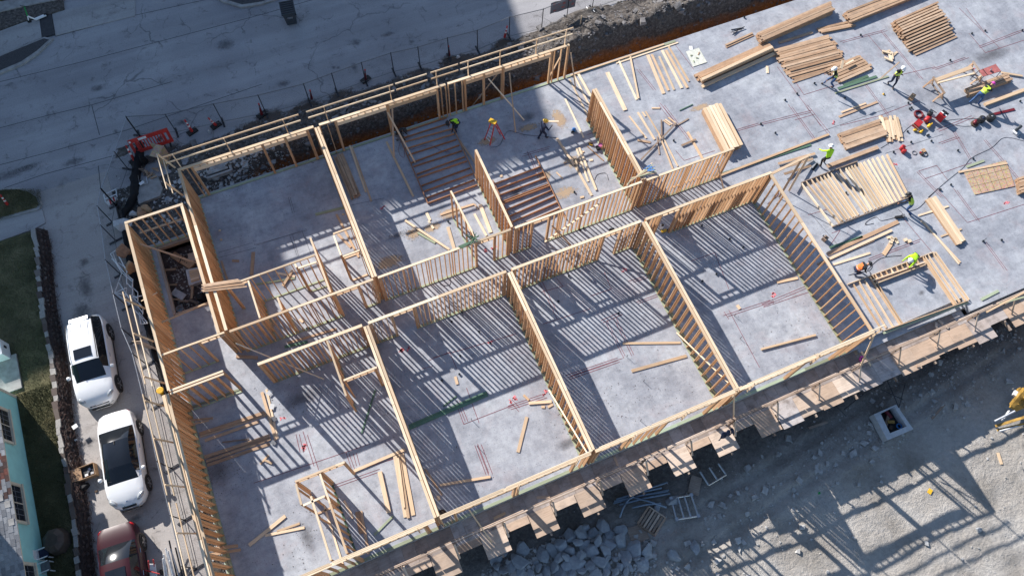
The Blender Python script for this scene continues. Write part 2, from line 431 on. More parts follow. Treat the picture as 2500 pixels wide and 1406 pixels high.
def grid(name, x0, x1, y0, y1, st, h, mat, keep=None, smooth=True):
    nx = int(round((x1 - x0) / st)); ny = int(round((y1 - y0) / st)); v = []; f = []
    for j in range(ny + 1):
        for i in range(nx + 1):
            x = x0 + (x1 - x0) * i / nx; y = y0 + (y1 - y0) * j / ny; v.append((x, y, h(x, y)))
    for j in range(ny):
        for i in range(nx):
            if keep and not keep(x0 + (x1 - x0) * (i + .5) / nx, y0 + (y1 - y0) * (j + .5) / ny): continue
            a = j * (nx + 1) + i; f.append((a, a + 1, a + nx + 2, a + nx + 1))
    return mesh(name, v, f, mat, None, smooth)

tag(mesh('ground', [(-900, -900, -3.6), (900, -900, -3.6), (900, 900, -3.6), (-900, 900, -3.6)], [(0, 1, 2, 3)], M['lot']), kind='structure')

def h_lot(x, y):
    z = -3.0 + .30 * fbm(x * .35, y * .35, 3) + .16 * fbm(x * 1.6, y * 1.6, 9)
    u = (x * .0 + y) - (.6 + .16 * (x - 16)); r = abs(math.sin(u * 1.9))     # wheel ruts along the wall
    t_ = min(abs(y - (1.0 + .13 * (x - 16))), abs(y - (-.7 + .13 * (x - 16))))
    return z - .11 * math.exp(-(t_ / .22) ** 2) + .05 * math.exp(-((t_ - .42) / .15) ** 2) + .22 * max(0, fbm(x * .5 + 3, y * .8, 41, 3)) * sst(4, 0, abs(y - .5))
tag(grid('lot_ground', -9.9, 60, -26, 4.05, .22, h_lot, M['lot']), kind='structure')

# street and driveway sheet, 0.5 m below the slab
def sheet(name, poly, z, mat, th=.25):
    o = MB().prism([(p[0], p[1]) for p in poly], z - th, z).build(name, mat); return tag(o, kind='structure')
sheet('street', [(-260, 29.95), (-11.04, 29.95), (-11.04, 28.5), (260, 28.5), (260, 260), (-260, 260)], -.5, M['street'], .6)
sheet('driveway', [(-60, -60), (-11.05, -60), (-11.05, 29.946), (-60, 29.946)], -.5, M['drive'], 2.6)
sheet('gravel_verge', [(-11.046, -60), (-9.95, -60), (-9.95, 4.0), (-11.046, 4.0)], -.55, M['soil'], 2.5)

# dug bank between the slab and the street: trench, heap, then level
def h_bank(x, y):
    d = y - 26.1; lf = sst(-4.6, -1.5, x); rt = sst(12, 19, x)
    bot = -.75 - 1.0 * lf - .15 * rt
    wv = .5 * fbm(x * .5, 3.1, 5)
    top = -.42 + .12 * lf + .62 * rt * (1 - sst(2.2, 4.0, d)) + .22 * lf * (1 - sst(1.7, 3.2, d))
    a = .55 + .25 * lf + wv; t = sst(a, a + .95 + .3 * rt, d)
    z = bot * (1 - t) + top * t
    z += 1.5 * max(-.1, fbm(x * .42, y * .55, 31, 3)) * rt * sst(.8, 1.6, d)
    z += (.75 * fbm(x * .9, y * .9, 1, 5) + .5 * fbm(x * 2.6, y * 2.6, 4, 4)) * (.3 + .7 * t) * (1 - .75 * sst(3.3, 3.9, d))
    e = sst(3.2 + .9 * rt + .5 * fbm(x * .8, 7, 2), 4.1 + .9 * rt, d)
    return z * (1 - e) - .60 * e if rt < .5 or d < 6 else -.6
def h_left(x, y):
    return -.52 + .22 * fbm(x * 1.3, y * 1.3, 11) + .12 * fbm(x * 4, y * 4, 12) - .12 * sst(-10.7, -11.0, x)
tag(grid('dirt_bank', -6.72, 60, 26.08, 31.2, .10, h_bank, M['soil']), kind='structure')
tag(grid('corner_soil', -11.0, -6.72, 24.04, 31.2, .13, lambda x, y: max(h_left(x, y) * (1 - sst(-8, -6.7, x)) + h_bank(x, y) * sst(-8, -6.7, x), -2) if y > 26.1 else h_left(x, y), M['soil']), kind='structure')
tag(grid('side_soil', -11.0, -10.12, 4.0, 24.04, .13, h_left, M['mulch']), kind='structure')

# concrete slab with the stair pit left open and a lower ledge along the front
xs = [-10.12, -9.42, -7.15, -6.7, 22.6, 29.35, 60]; ys = [3.9, 4.44, 4.72, 19.55, 23.72, 24.04, 26.08]
def solid_cell(i, j):
    x = (xs[i] + xs[i + 1]) / 2; y = (ys[j] + ys[j + 1]) / 2
    if x < -6.7 and y > 24.04: return False
    if -9.42 < x < -7.15 and 19.55 < y < 23.72: return False
    if y < 4.44 and x < 29.35: return False
    if y < 4.72 and 22.6 < x < 29.35: return False
    return True
v = []; f = []; vi = {}
def V(x, y, z):
    k = (x, y, z)
    if k not in vi: vi[k] = len(v); v.append(k)
    return vi[k]
TH = -.34
for i in range(len(xs) - 1):
    for j in range(len(ys) - 1):
        if not solid_cell(i, j): continue
        a, c, e, g = xs[i], xs[i + 1], ys[j], ys[j + 1]
        f.append((V(a, e, 0), V(c, e, 0), V(c, g, 0), V(a, g, 0)))
        for (di, dj, p, q) in ((-1, 0, (a, g), (a, e)), (1, 0, (c, e), (c, g)), (0, -1, (a, e), (c, e)), (0, 1, (c, g), (a, g))):
            ii, jj = i + di, j + dj
            if 0 <= ii < len(xs) - 1 and 0 <= jj < len(ys) - 1 and solid_cell(ii, jj): continue
            f.append((V(*p, TH), V(*q, TH), V(*q, 0), V(*p, 0)))
tag(mesh('concrete_slab', v, f, M['slab']), kind='structure')
tag(MB().box((25.97, 4.47, -.27), (6.74, .496, .14)).build('slab_ledge', M['slab']), kind='structure')
tag(MB().box((25, 4.56, -1.75), (69.9, .2, 2.79)).box((-10.0, 14, -1.75), (.2, 20, 2.79)).box((25, 25.9, -1.6), (63.3, .2, 2.5)).build('foundation_wall', M['formgrey']), kind='structure')
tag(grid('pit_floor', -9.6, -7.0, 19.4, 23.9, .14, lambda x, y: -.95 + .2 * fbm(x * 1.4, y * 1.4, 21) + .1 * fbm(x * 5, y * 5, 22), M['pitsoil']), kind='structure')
pit = thing('pit_kerb', 'timber form boards lining the open stair pit in the slab', 'form boards', (-8.3, 21.6, -.1))
for p, q in (((-9.39, 19.6, -.07), (-9.39, 23.7, -.07)), ((-9.36, 23.69, -.07), (-7.18, 23.69, -.07)), ((-9.36, 19.58, -.07), (-7.18, 19.58, -.07)), ((-7.17, 19.6, -.07), (-7.17, 23.7, -.07))):
    bar('form_board', p, q, .14, .24, M['grey_wood'], pit)

# kerbs, beds and pavement across the street (all in the tall building's shade)
def pts(l, z): return [at(x, y, z) for x, y in l]
def bed(name, l, z, h, mat, kind='structure'):
    p = pts(l, z); a = sum((p[i].x * p[(i + 1) % len(p)].y - p[(i + 1) % len(p)].x * p[i].y) for i in range(len(p)))
    if a < 0: p.reverse()
    return tag(MB().prism([(q.x, q.y) for q in p], z - .2, z + h).build(name, mat), kind=kind)
isl = [(-60, 205), (0, 184), (58, 160), (98, 132), (132, 98), (110, 94), (55, 117), (0, 140), (-60, 165)]
bed('street_kerb', isl, -.5, .12, M['curb'])
bed('gravel_strip', [(-60, 198), (0, 177), (54, 154), (92, 128), (122, 101), (110, 98), (55, 120), (0, 143), (-60, 168)], -.5, .13, M['gravel'])
bed('sidewalk', [(-60, 164), (0, 139), (54, 116), (104, 95), (98, 50), (62, 57), (0, 80), (-60, 104)], -.5, .10, M['walk'])
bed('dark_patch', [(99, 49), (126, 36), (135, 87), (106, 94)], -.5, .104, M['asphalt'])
bed('far_pavement', [(128, 36), (157, 27), (330, -10), (330, 40), (137, 88)], -.5, .05, M['walk'])
bed('planting_bed', [(-60, 102), (0, 78), (62, 55), (99, 47), (158, 26), (155, 3), (60, 22), (-60, 50)], -.5, .14, M['soil'])
bed('planter_kerb', [(-60, 50), (60, 22), (160, 2), (158, -14), (-60, 20)], -.5, .2, M['curb'])
bed('far_bed', [(-60, 20), (50, 0), (50, -50), (-60, -50)], -.5, .3, M['lawn'])
isr = [(520, -6), (545, 8), (590, 22), (640, 14), (700, -6), (700, -40), (520, -40)]
bed('corner_kerb', isr, -.5, .12, M['curb'])
bed('corner_bed', [(532, -8), (552, 3), (592, 15), (640, 8), (690, -10), (690, -40), (532, -40)], -.5, .13, M['gravel'])
isw = [(-60, 462), (0, 463), (45, 460), (75, 466), (97, 480), (104, 500), (98, 514), (60, 524), (0, 540), (-60, 555)]
bed('drive_kerb', isw, -.5, .12, M['curb'])
bed('grass_island', [(-60, 467), (0, 468), (45, 466), (72, 472), (91, 484), (97, 500), (92, 510), (60, 518), (0, 534), (-60, 549)], -.5, .15, M['lawn'])
bed('garden_path', [(-60, 556), (0, 540), (104, 512), (112, 545), (85, 560), (0, 590), (-60, 612)], -.5, .06, M['walk'])
# lawn behind the stone wall
LWN = [(-40, 26.2), (-17.0, 27.35), (-15.2, 27.35), (-15.45, 22), (-15.72, 15), (-16.1, 9), (-16.2, 0), (-40, 0)]
tag(MB().prism([(x, y) for x, y in reversed(LWN)], -.6, -.12).build('lawn', M['lawn']), kind='structure')
v = []; f = []
for i in range(52000):
    y = random.uniform(6.5, 27.2); xr = -15.25 - .048 * (27.35 - y) - .06; x = xr - random.random() ** 1.0 * (6 if y > 18.4 else xr + 17.45)
    if y <= 18.4 and x < -17.45: continue
    a = random.random() * 6.28; hgt = random.uniform(.03, .085); wd = .012; l = random.uniform(-.05, .05); n = len(v)
    v += [(x - wd * math.cos(a), y - wd * math.sin(a), -.125), (x + wd * math.cos(a), y + wd * math.sin(a), -.125), (x + l, y + random.uniform(-.05, .05), -.12 + hgt)]; f.append((n, n + 1, n + 2))
tag(mesh('lawn_grass', v, f, M['grass']), 'patchy short grass growing between the house and the stone wall', 'grass', kind='stuff')
v = []; f = []
for i in range(5000):
    p = at(random.uniform(-20, 100), random.uniform(462, 545), -.35); n = len(v); a = random.random() * 6.28
    q = at(0, 0, 0)
    u, w_ = p.x, p.y
    # keep inside the kerbed island
    if u > -14.9 - .0 and w_ > 30: continue
    if not (28.9 + (u + 17) * .02 < w_ < 30.75 - max(0, u + 16) * .55): continue
    v += [(u - .012 * math.cos(a), w_ - .012 * math.sin(a), -.355), (u + .012 * math.cos(a), w_ + .012 * math.sin(a), -.355), (u + random.uniform(-.05, .05), w_ + random.uniform(-.05, .05), -.27)]; f.append((n, n + 1, n + 2))
tag(mesh('island_grass', v, f, M['grass']), 'short dark grass on the kerbed island by the driveway mouth', 'grass', kind='stuff')

def strips(name, lines, z, wd, mat):
    m = MB()
    for l in lines:
        for (p, q) in zip(l, l[1:]):
            p = Vector((p.x, p.y, z)); q = Vector((q.x, q.y, z)); d = (q - p)
            if d.length < 1e-4: continue
            s = Vector((-d.y, d.x, 0)).normalized() * wd / 2
            m.add([p - s, q - s, q + s, p + s], [(0, 1, 2, 3)])
    return tag(m.build(name, mat), kind='structure')
Z0 = (0, 0, 2.93)
jt = [[(-20, 205), (195, 153), (640, 36), (900, -40)], [(-20, 318), (110, 284), (226, 256), (420, 200)], [(-20, 408), (120, 372), (310, 318), (640, 206)], [(-20, 470), (110, 425), (310, 372)], [(224, 258), (243, 330)], [(135, 90), (330, 38), (520, -4)], [(135, 88), (115, 30)], [(240, 405), (246, 462)], [(37, 528), (42, 572)]]
strips('street_joints', [[at(x, y, -.496) for x, y in l] for l in jt], -.496, .035, M['asphalt'])

# soft edged stains: a disc whose cover fades out through noise
b = NB('stain'); n1 = b.noise(b.pos(), 5.5, 9, .8); g = b.n('TexGradient', gradient_type='SPHERICAL'); b.l(b.map(), g.inputs[0])
al = b.ramp(b.math('ADD', b.math('MULTIPLY', g.outputs['Fac'], 1.0), b.math('MULTIPLY', b.math('SUBTRACT', n1, .5), 1.9)), [(.30, 0), (.9, .45)])
M['stain'] = b.done((.085, .08, .085), .75, 0, .3); b.l(al, b.p.inputs['Alpha'])
b = NB('sawdust_dusting'); n1 = b.noise(b.pos(), 4.5, 8, .8); g = b.n('TexGradient', gradient_type='SPHERICAL'); b.l(b.map(), g.inputs[0])
al = b.ramp(b.math('ADD', b.math('MULTIPLY', g.outputs['Fac'], .9), b.math('MULTIPLY', b.math('SUBTRACT', n1, .5), 1.7)), [(.38, 0), (.62, .7)])
M['dust'] = b.done((.50, .36, .23), .95, 0, .1); b.l(al, b.p.inputs['Alpha'])
_disc = None
def stain(name, c, rx, ry, mat, rz=0, z=.003):
    global _disc
    m = MB().add([(math.cos(i * .2618), math.sin(i * .2618), 0) for i in range(24)], [tuple(range(24))])
    o = m.build(name, mat); o.location = (c.x, c.y, c.z + z); o.scale = (rx, ry, 1); o.rotation_euler = (0, 0, rz); return tag(o, kind='structure')
for (px, py, rx, ry, z) in [(210, 700, .55, 1.3, -.5), (205, 640, .4, .5, -.5), (200, 760, .8, .9, -.5), (30, 425, 2.6, .5, -.5), (70, 408, 1.2, .35, -.5), (180, 395, 1.0, .4, -.5), (282, 322, .25, .3, -.5), (690, 205, .7, .4, -.5), (445, 300, .8, .35, -.5), (945, 85, .9, .3, -.5), (1005, 102, .35, .25, -.5), (870, 105, .5, .5, -.5), (865, 165, .3, .6, -.5), (550, 110, .9, .7, -.5), (240, 215, .8, .4, -.5), (330, 1265, .5, .3, -.5), (215, 1080, .6, .4, -.5), (815, 165, .25, .22, -.5), (825, 166, .2, .2, -.5), (420, 640, .4, .3, -.5)]:
    stain('paving_stain', at(px, py, z), rx, ry, M['stain'])
for (px, py, rx, ry) in [(740, 970, 1.6, .7), (530, 1150, 1.5, 1.3), (750, 1310, .5, 1.2), (970, 575, .8, .3), (1260, 470, .7, .8), (1290, 285, .8, .5), (2250, 715, .35, .25), (1390, 1080, 1.1, .45), (2420, 135, 2.4, .8)]:
    stain('slab_stain', at(px, py), rx, ry, M['stain'])
for (px, py, rx, ry) in [(1290, 312, 1.1, .45), (1190, 345, 1.1, .5), (1365, 290, .7, 1.3), (1100, 520, 1.2, .6), (950, 640, 1.4, .7), (1010, 570, .8, .6), (1330, 430, .8, .5), (1400, 395, .9, .8), (1055, 555, .9, .5), (1380, 470, 1.2, .6), (660, 790, .6, .5), (1710, 262, 1.2, .35)]:
    stain('sawdust_patch', at(px, py), rx, ry, M['dust'], z=.005)

b = NB('dirt_dusting'); n1 = b.noise(b.pos(), 3.0, 9, .8); g = b.n('TexGradient', gradient_type='SPHERICAL'); b.l(b.map(), g.inputs[0])
al = b.ramp(b.math('ADD', b.math('MULTIPLY', g.outputs['Fac'], 1.0), b.math('MULTIPLY', b.math('SUBTRACT', n1, .5), 1.8)), [(.22, 0), (.6, .8)])
M['dirt'] = b.done((.115, .092, .078), .95, 0, .1); b.l(al, b.p.inputs['Alpha'])
r_ = random.Random(17)
for i in range(22):
    x = -8 + i * 1.15 + r_.uniform(-.5, .5); stain('spilled_dirt', Vector((x, 29.6 + r_.uniform(-.3, .5), -.5)), r_.uniform(.9, 1.8), r_.uniform(.35, .9), M['dirt'], rz=r_.uniform(-.3, .3), z=.004 + .0006 * i)
# chalk snap lines and marking paint on the slab
RC = (1860, 0, 2.93); RB = (1240, 460, 2.93); RA = (620, 460, 2.93); RD = (620, 926, 2.93); RE = (1860, 460, 2.93); RF = (1240, 0, 2.93); RG = (480, 380, 4.395); RH = (1240, 926, 2.93)
def L(reg, *a): return [zat(reg, a[i], a[i + 1]) for i in range(0, len(a), 2)]
red = [L(RC, 0, 880, 360, 790), L(RC, 235, 860, 375, 820), L(RC, 215, 765, 400, 1020), L(RC, 320, 770, 480, 970), L(RC, 1120, 1225, 1250, 1185, 1330, 1290), L(RC, 1165, 1280, 1500, 1165), L(RC, 1120, 1225, 1290, 1406), L(RC, 1285, 1030, 1415, 985), L(RC, 1380, 940, 1500, 1140), L(RC, 1240, 500, 1480, 415), L(RC, 760, 255, 980, 510), L(RC, 850, 225, 1130, 560), L(RC, 560, 300, 880, 215), L(RC, 980, 540, 1240, 480), L(RC, 1410, 60, 1700, 345), L(RC, 1460, 60, 1590, 230), L(RC, 1550, 335, 1875, 210), L(RC, 1480, 240, 1600, 380, 1875, 290), L(RC, 1130, 720, 840, 830, 560, 900), L(RC, 730, 600, 900, 830), L(RC, 1600, 1000, 1860, 1300), L(RC, 1500, 830, 1250, 930), L(RC, 110, 480, 420, 900), L(RC, 160, 460, 300, 680, 560, 600),
  L(RE, 1250, 0, 1470, 245, 1875, 115), L(RE, 1370, 0, 1530, 220), L(RE, 1580, 370, 1730, 575), L(RE, 1000, 200, 1215, 455), L(RE, 760, 520, 1130, 380), L(RE, 330, 190, 470, 150, 560, 270), L(RE, 0, 830, 310, 700), L(RE, 10, 850, 340, 740), L(RE, 500, 320, 560, 300, 480, 420),
  L(RB, 240, 740, 395, 700, 345, 640), L(RB, 300, 510, 480, 450), L(RB, 860, 665, 980, 630), L(RB, 930, 825, 1090, 765), L(RB, 680, 960, 820, 900), L(RB, 450, 1340, 820, 1215), L(RB, 440, 1365, 800, 1240), L(RB, 1540, 910, 1875, 800), L(RB, 1545, 880, 1580, 935), L(RB, 700, 960, 830, 1215), L(RB, 770, 920, 900, 1190), L(RB, 1580, 870, 1690, 1075, 1800, 1280), L(RB, 1310, 520, 1480, 460, 1580, 720), L(RB, 230, 680, 350, 930), L(RB, 590, 770, 740, 720, 690, 600), L(RB, 250, 970, 590, 860),
  L(RA, 1280, 1210, 1500, 1150, 1875, 1040), L(RA, 1250, 1230, 1400, 1170, 1450, 1290), L(RA, 1200, 1290, 1280, 1270), L(RD, 1450, 180, 1500, 320, 1860, 180), L(RD, 1470, 150, 1530, 300), L(RD, 1520, 60, 1610, 310), L(RD, 700, 660, 990, 570, 1040, 540), L(RD, 560, 760, 900, 640), L(RD, 680, 530, 720, 640), L(RD, 710, 530, 735, 620), L(RD, 0, 740, 270, 650, 830, 460), L(RD, 350, 370, 430, 620), L(RD, 300, 390, 330, 520), L(RD, 1580, 470, 1660, 680), L(RD, 1600, 460, 1680, 670),
  L(RF, 110, 1105, 300, 1050), L(RF, 160, 1100, 240, 1290), L(RF, 1080, 755, 1200, 910), L(RF, 1120, 755, 1300, 990), L(RF, 1620, 945, 1810, 890), L(RF, 940, 500, 1060, 650), L(RF, 1180, 300, 1330, 500), L(RF, 1200, 1080, 1260, 1150, 1480, 1080), L(RF, 560, 970, 660, 930), L(RH, 0, 190, 280, 95), L(RH, 20, 215, 280, 130), L(RH, 25, 170, 80, 230)]
def pair(lines, seed):
    r_ = random.Random(seed); out = []
    for l in lines:
        out.append(l)
        if r_.random() < .7 and len(l) == 2:
            d = (l[1] - l[0]).normalized(); n_ = Vector((-d.y, d.x, 0)) * r_.choice((.11, .15, -.12)); e = d * r_.uniform(-.25, .25); out.append([l[0] + n_ + e, l[1] + n_ + e])
    return out
red = pair(red, 3)
strips('red_chalk_lines', red, .0065, .025, M['chalk'])
dkl = [L(RG, 240, 1040, 600, 935), L(RG, 240, 1095, 640, 990), L(RG, 640, 965, 1140, 805), L(RG, 1000, 860, 1080, 1080), L(RG, 1030, 850, 1095, 1080), L(RG, 1130, 805, 1230, 1060), L(RG, 985, 450, 1030, 615), L(RG, 1005, 450, 1050, 610), L(RA, 700, 120, 930, 70), L(RA, 0, 405, 380, 300), L(RC, 400, 950, 950, 760), L(RC, 880, 1100, 1300, 960), L(RE, 340, 170, 600, 470)]
strips('grey_chalk_lines', dkl, .0062, .02, M['darkchalk'])
def scribble(px, py, s=.22, k=0):
    rr = random.Random(k * 77 + 5); c = at(px, py); l = []
    for st in range(3):
        o = Vector((rr.uniform(-1, 1) * s * .8, rr.uniform(-1, 1) * s * .4, 0)); l.append([c + o + Vector((rr.uniform(-1, 1) * s, rr.uniform(-.9, .9) * s, 0)) * .7 for q in range(4)])
    return l
sc = []
for i, (px, py) in enumerate([(1255, 972), (1248, 978), (985, 852), (975, 856), (1000, 850), (742, 1087), (745, 1092), (1523, 658), (1890, 720), (1885, 722), (2032, 300), (2188, 403), (2456, 495), (1205, 605), (1188, 612), (935, 507), (690, 1020), (1195, 838), (2380, 168), (1330, 958)]): sc += scribble(px, py, .16, i)
strips('pink_paint_marks', sc, .0095, .045, M['pinkpaint'])

# ------------------------------------------------------------------ stud walls
def wall(name, label, A, B, H=2.9, th=.09, op=(), rows=1, sp=.4064, bottom='treated', group=None, z0=0.0, gap=.03, laps=None, smat='stud', tmat='white_pine'):
    A = Vector((A[0], A[1], z0)); B = Vector((B[0], B[1], z0)); Ln = (B - A).length; u = (B - A) / Ln; n = Vector((-u.y, u.x, 0)); up = Vector((0, 0, 1))
    root = thing(name, label, 'stud wall', (A + B) / 2, group)
    offs = [0] if rows == 1 else [-(th + gap) / 2, (th + gap) / 2]
    rr = random.Random(hash(label) % 1 + int(A.x * 31 + A.y * 17))
    for oi, of in enumerate(offs):
        O = A + n * of
        def P(s, z): return O + u * s + up * z
        # bottom plate, broken at doors
        cuts = sorted([(s, e) for s, e, k in op if k == 'door']); c = 0; segs = []
        for s, e in cuts: segs.append((c, s)); c = e
        segs.append((c, Ln))
        for s, e in segs:
            while e - s > .12:
                m = min(e, s + 4.88); bar('bottom_plate', P(s, .019), P(m - .004, .019), th, .038, M[bottom], root); s = m
        # double top plate with staggered joints
        s = 0; first = rr.uniform(1.6, 4.4)
        lst = [0] + [first + 3.66 * i for i in range(12) if first + 3.66 * i < Ln - .3] + [Ln]
        for a_, b_ in zip(lst, lst[1:]): bar('top_plate', P(a_ + .006, H - .019), P(b_ - .006, H - .019), th + rr.uniform(-.004, .002), .038, M[tmat], root, flip=rr.random() < .5)
        lst = [0] + [2.6 + 4.2 * i for i in range(12) if 2.6 + 4.2 * i < Ln - .3] + [Ln]
        for a_, b_ in zip(lst, lst[1:]): bar('lower_top_plate', P(a_ + .003, H - .058), P(b_ - .003, H - .058), th - .003, .038, M[smat], root)
        top = H - .078
        S_ = []
        k = 0
        while k * sp < Ln - .03: S_.append(k * sp + .019); k += 1
        S_.append(Ln - .019)
        if sp in (.212, .245): S_ += [s for s in (.06, .10, .14, Ln - .06, Ln - .10, Ln - .14)] + [k_ * 1.27 + .04 for k_ in range(1, int(Ln / 1.27))]
        inside = lambda s: any(a_ - .03 < s < b_ + .03 for a_, b_, kk in op)
        S_ = [s for s in S_ if not inside(s)]
        for a_, b_, kk in op:
            for d_ in (.02, .06, .10):
                if a_ - d_ > 0: S_.append(a_ - d_)
                if b_ + d_ < Ln: S_.append(b_ + d_)
        S_.sort(); S2 = []
        for s in S_:
            if not S2 or s - S2[-1] > .037: S2.append(s)
        for s in S2:
            s += rr.uniform(-.014, .014) if .05 < s < Ln - .05 and not any(abs(s - q) < .12 for a_, b_, kk in op for q in (a_, b_)) else 0
            bar('stud', P(s, .039), P(s + rr.uniform(-.006, .006), top), th, .038, M[smat], root, up=u)
        for a_, b_, kk in op:
            hz = .20 if kk == 'door' else .17
            hd = .09 if kk == 'door' else .26
            if kk == 'door': bar('header', P(a_ - .0, top - hz - .02), P(b_, top - hz - .02), th - .002, .038, M['pine'], root); bar('header', P(a_, top - .022), P(b_, top - .022), th * .6, .04, M[smat], root)
            else:
                bar('header', P(a_ - .0, top - hz - hd / 2), P(b_, top - hz - hd / 2), th - .004, hd, M['pine'], root)
            m = max(2, int((b_ - a_) / (.30 if kk == 'door' else .36)))
            for i in range(1, m):
                s = a_ + (b_ - a_) * i / m; bar('cripple_stud', P(s, top - hz), P(s, top - (.042 if kk == 'door' else 0)), th * .98, .038, M[smat], root, up=u)
    return root

T6 = .14
g_back = 'outer back walls along the trench'
def bk(x): return x
Y_ = 25.93
def seg(x0, x1, ops): return (x0, Y_), (x1, Y_), [(a - x0, b_ - x0, 'win') for a, b_ in ops]
a, b_, o_ = seg(-6.69, .56, [(-5.95, -2.35), (-2.2, -1.12), (-.98, .1)])
wall('stud_wall', 'outer back wall with three wide openings beside the shaded corner room', a, b_, th=T6, op=o_)
a, b_, o_ = seg(.86, 8.08, [(1.8, 4.58), (4.75, 7.5)])
wall('stud_wall', 'outer back wall with two wide openings behind the two crouching workers', a, b_, th=T6, op=o_)
a, b_, o_ = seg(8.2, 15.62, [(9.26, 10.28), (10.42, 11.42), (11.6, 14.45)])
wall('stud_wall', 'outer back wall with a long header, ending in the lit corner near the leaning strips', a, b_, th=T6, op=o_)
bar_o = bar('sill_plate', (15.7, 25.93, .02), (23.2, 25.95, .02), .14, .04, M['treated']); tag(bar_o, 'pale green sill plate bolted along the back slab edge past the corner post', 'sill plate')
tag(bar('board', (16.0, 25.93, .06), (22.4, 25.96, .06), .10, .038, M['pine']), 'long narrow pine board on the back sill plate past the corner post', 'board')
tag(bar('board', (19.0, 25.74, .02), (23.3, 25.78, .02), .09, .038, M['white_pine']), 'long pale board on the slab just inside the back sill plate', 'board')

wall('stud_wall', 'long left end wall of the shaded corner room, single row of close studs', (-6.62, 16.38), (-6.62, 25.85), th=T6, sp=.30, smat='stud')
wall('stud_wall', 'stud wall between the stair pit and the shaded corner room', (-6.98, 16.38), (-6.98, 23.78), th=T6, sp=.33)
wall('stud_wall', 'outer left wall of the stair pit with very close studs', (-9.75, 14.52), (-9.75, 23.78), th=T6, sp=.29)
sw = wall('stud_wall', 'short outer wall at the head of the stair pit, green sill below', (-9.82, 23.86), (-6.9, 23.86), th=.13)
bar('ledger', (-9.6, 23.93, 1.55), (-7.1, 23.93, 1.55), .1, .038, M['pine'], sw)
wall('stud_wall', 'outer left wall of the big front room, double top plates and close studs', (-9.93, 4.68), (-9.93, 14.4), th=.135, rows=2, sp=.37, gap=.03)
wall('stud_wall', 'short wall with a door header below the stair pit landing', (-9.66, 16.32), (-6.72, 16.32), op=[(1.75, 2.85, 'door')])
wall('stud_wall', 'short wall of close studs at the back left corner of the big front room', (-9.72, 14.42), (-7.25, 14.42), rows=2, gap=.06)
# corridor, north side
def cn(x0, x1, lab, ops, **k): return wall('stud_wall', lab, (x0, 16.27), (x1, 16.27), th=.115, sp=.245, op=[(a_ - x0, b_ - x0, 'door') for a_, b_ in ops], **k)
cn(-6.5, .6, 'corridor wall below the shaded corner room, door header at its right end', [(-1.35, -.25)])
cn(.84, 7.9, 'corridor wall below the sunlit room with the fallen boards, doorway near the right', [(6.05, 6.95)])
cn(8.12, 15.35, 'corridor wall below the second floor frame, doorway at its left', [(9.15, 10.0)])
cn(15.62, 20.9, 'free standing right end of the upper corridor wall', [])
def cs(x0, x1, lab, ops, **k): return wall('stud_wall', lab, (x0, 14.2), (x1, 14.2), th=.14, sp=.212, op=[(a_ - x0, b_ - x0, 'door') for a_, b_ in ops], **k)
cs(-5.72, -.65, 'lower corridor wall above the big front room, no doorway', [])
cs(-.35, 6.78, 'lower corridor wall with a doorway at its left, above the room with the green boards', [(.85, 1.85)])
cs(7.06, 14.22, 'lower corridor wall with a doorway at its right, above the room with two loose boards', [(12.2, 13.1)])
cs(14.5, 22.0, 'lower corridor wall with a doorway at its left, above the rightmost finished room', [(15.5, 16.5)])
# party walls, south of the corridor
for x, lab, rows in [(-.5, 'double party wall between the big front room and the room with the green boards', 2), (6.92, 'double party wall between the room with the green boards and the room with two loose boards', 2), (14.36, 'double party wall left of the rightmost finished room', 2), (21.9, 'single row right end wall of the framed block, sunlit studs', 1)]:
    wall('stud_wall', lab, (x, 4.62), (x, 14.1), th=.118 if rows == 2 else .15, rows=rows, gap=.03)
wall('stud_wall', 'double party wall between the shaded corner room and the room with the first floor frame', (.7, 16.36), (.7, 25.82), th=.118, rows=2, gap=.03, sp=.4064)
wall('stud_wall', 'short party wall between the two floor frames', (8.0, 16.36), (8.03, 21.35), th=.125)
wall('stud_wall', 'double party wall right of the yellow helmet worker, sunlit studs', (15.5, 16.36), (15.6, 22.6), th=.118, rows=2, gap=.03)
# small rooms
wall('stud_wall', 'closet wall with pale top plate across the shaded corner room', (-6.1, 18.6), (-1.62, 18.6), op=[(.15, 1.0, 'door')])
wall('stud_wall', 'bathroom wall running down from the closet wall to the corridor, left one', (-5.0, 16.38), (-5.0, 18.5))
wall('stud_wall', 'half length bathroom wall running up from the corridor, middle one', (-3.92, 16.38), (-3.94, 17.1))
wall('stud_wall', 'closet side wall sticking out past the closet wall into the shaded corner room', (-1.52, 16.38), (-1.55, 19.6))
wall('stud_wall', 'narrow duct wall beside the closet side wall', (-2.58, 18.22), (-1.66, 18.2), sp=.55)
wall('stud_wall', 'very short duct side wall between the closet wall and the narrow duct wall', (-2.64, 18.28), (-2.66, 18.52))
wall('stud_wall', 'upper frame of the open closet on the left of the double party wall', (-.44, 19.38), (.5, 19.4), sp=.9, bottom='pine')
wall('stud_wall', 'lower frame of the open closet on the left of the double party wall', (-.38, 18.0), (.5, 18.02), sp=.9, bottom='pine')
wall('stud_wall', 'side frame of the open closet on the left of the double party wall', (-.44, 18.1), (-.44, 19.3), sp=.7, bottom='pine')
wall('stud_wall', 'short bathroom wall with a bundle of green straps lying on its end', (6.06, 16.38), (5.9, 19.5), sp=.62)
wall('stud_wall', 'entry wall running down from the lower corridor wall into the big front room', (-2.42, 11.2), (-2.42, 14.1), op=[(.55, 1.35, 'door')])
wall('stud_wall', 'short header wall between the entry wall and the party wall', (-2.3, 11.95), (-.68, 11.97), op=[(.08, 1.45, 'door')])
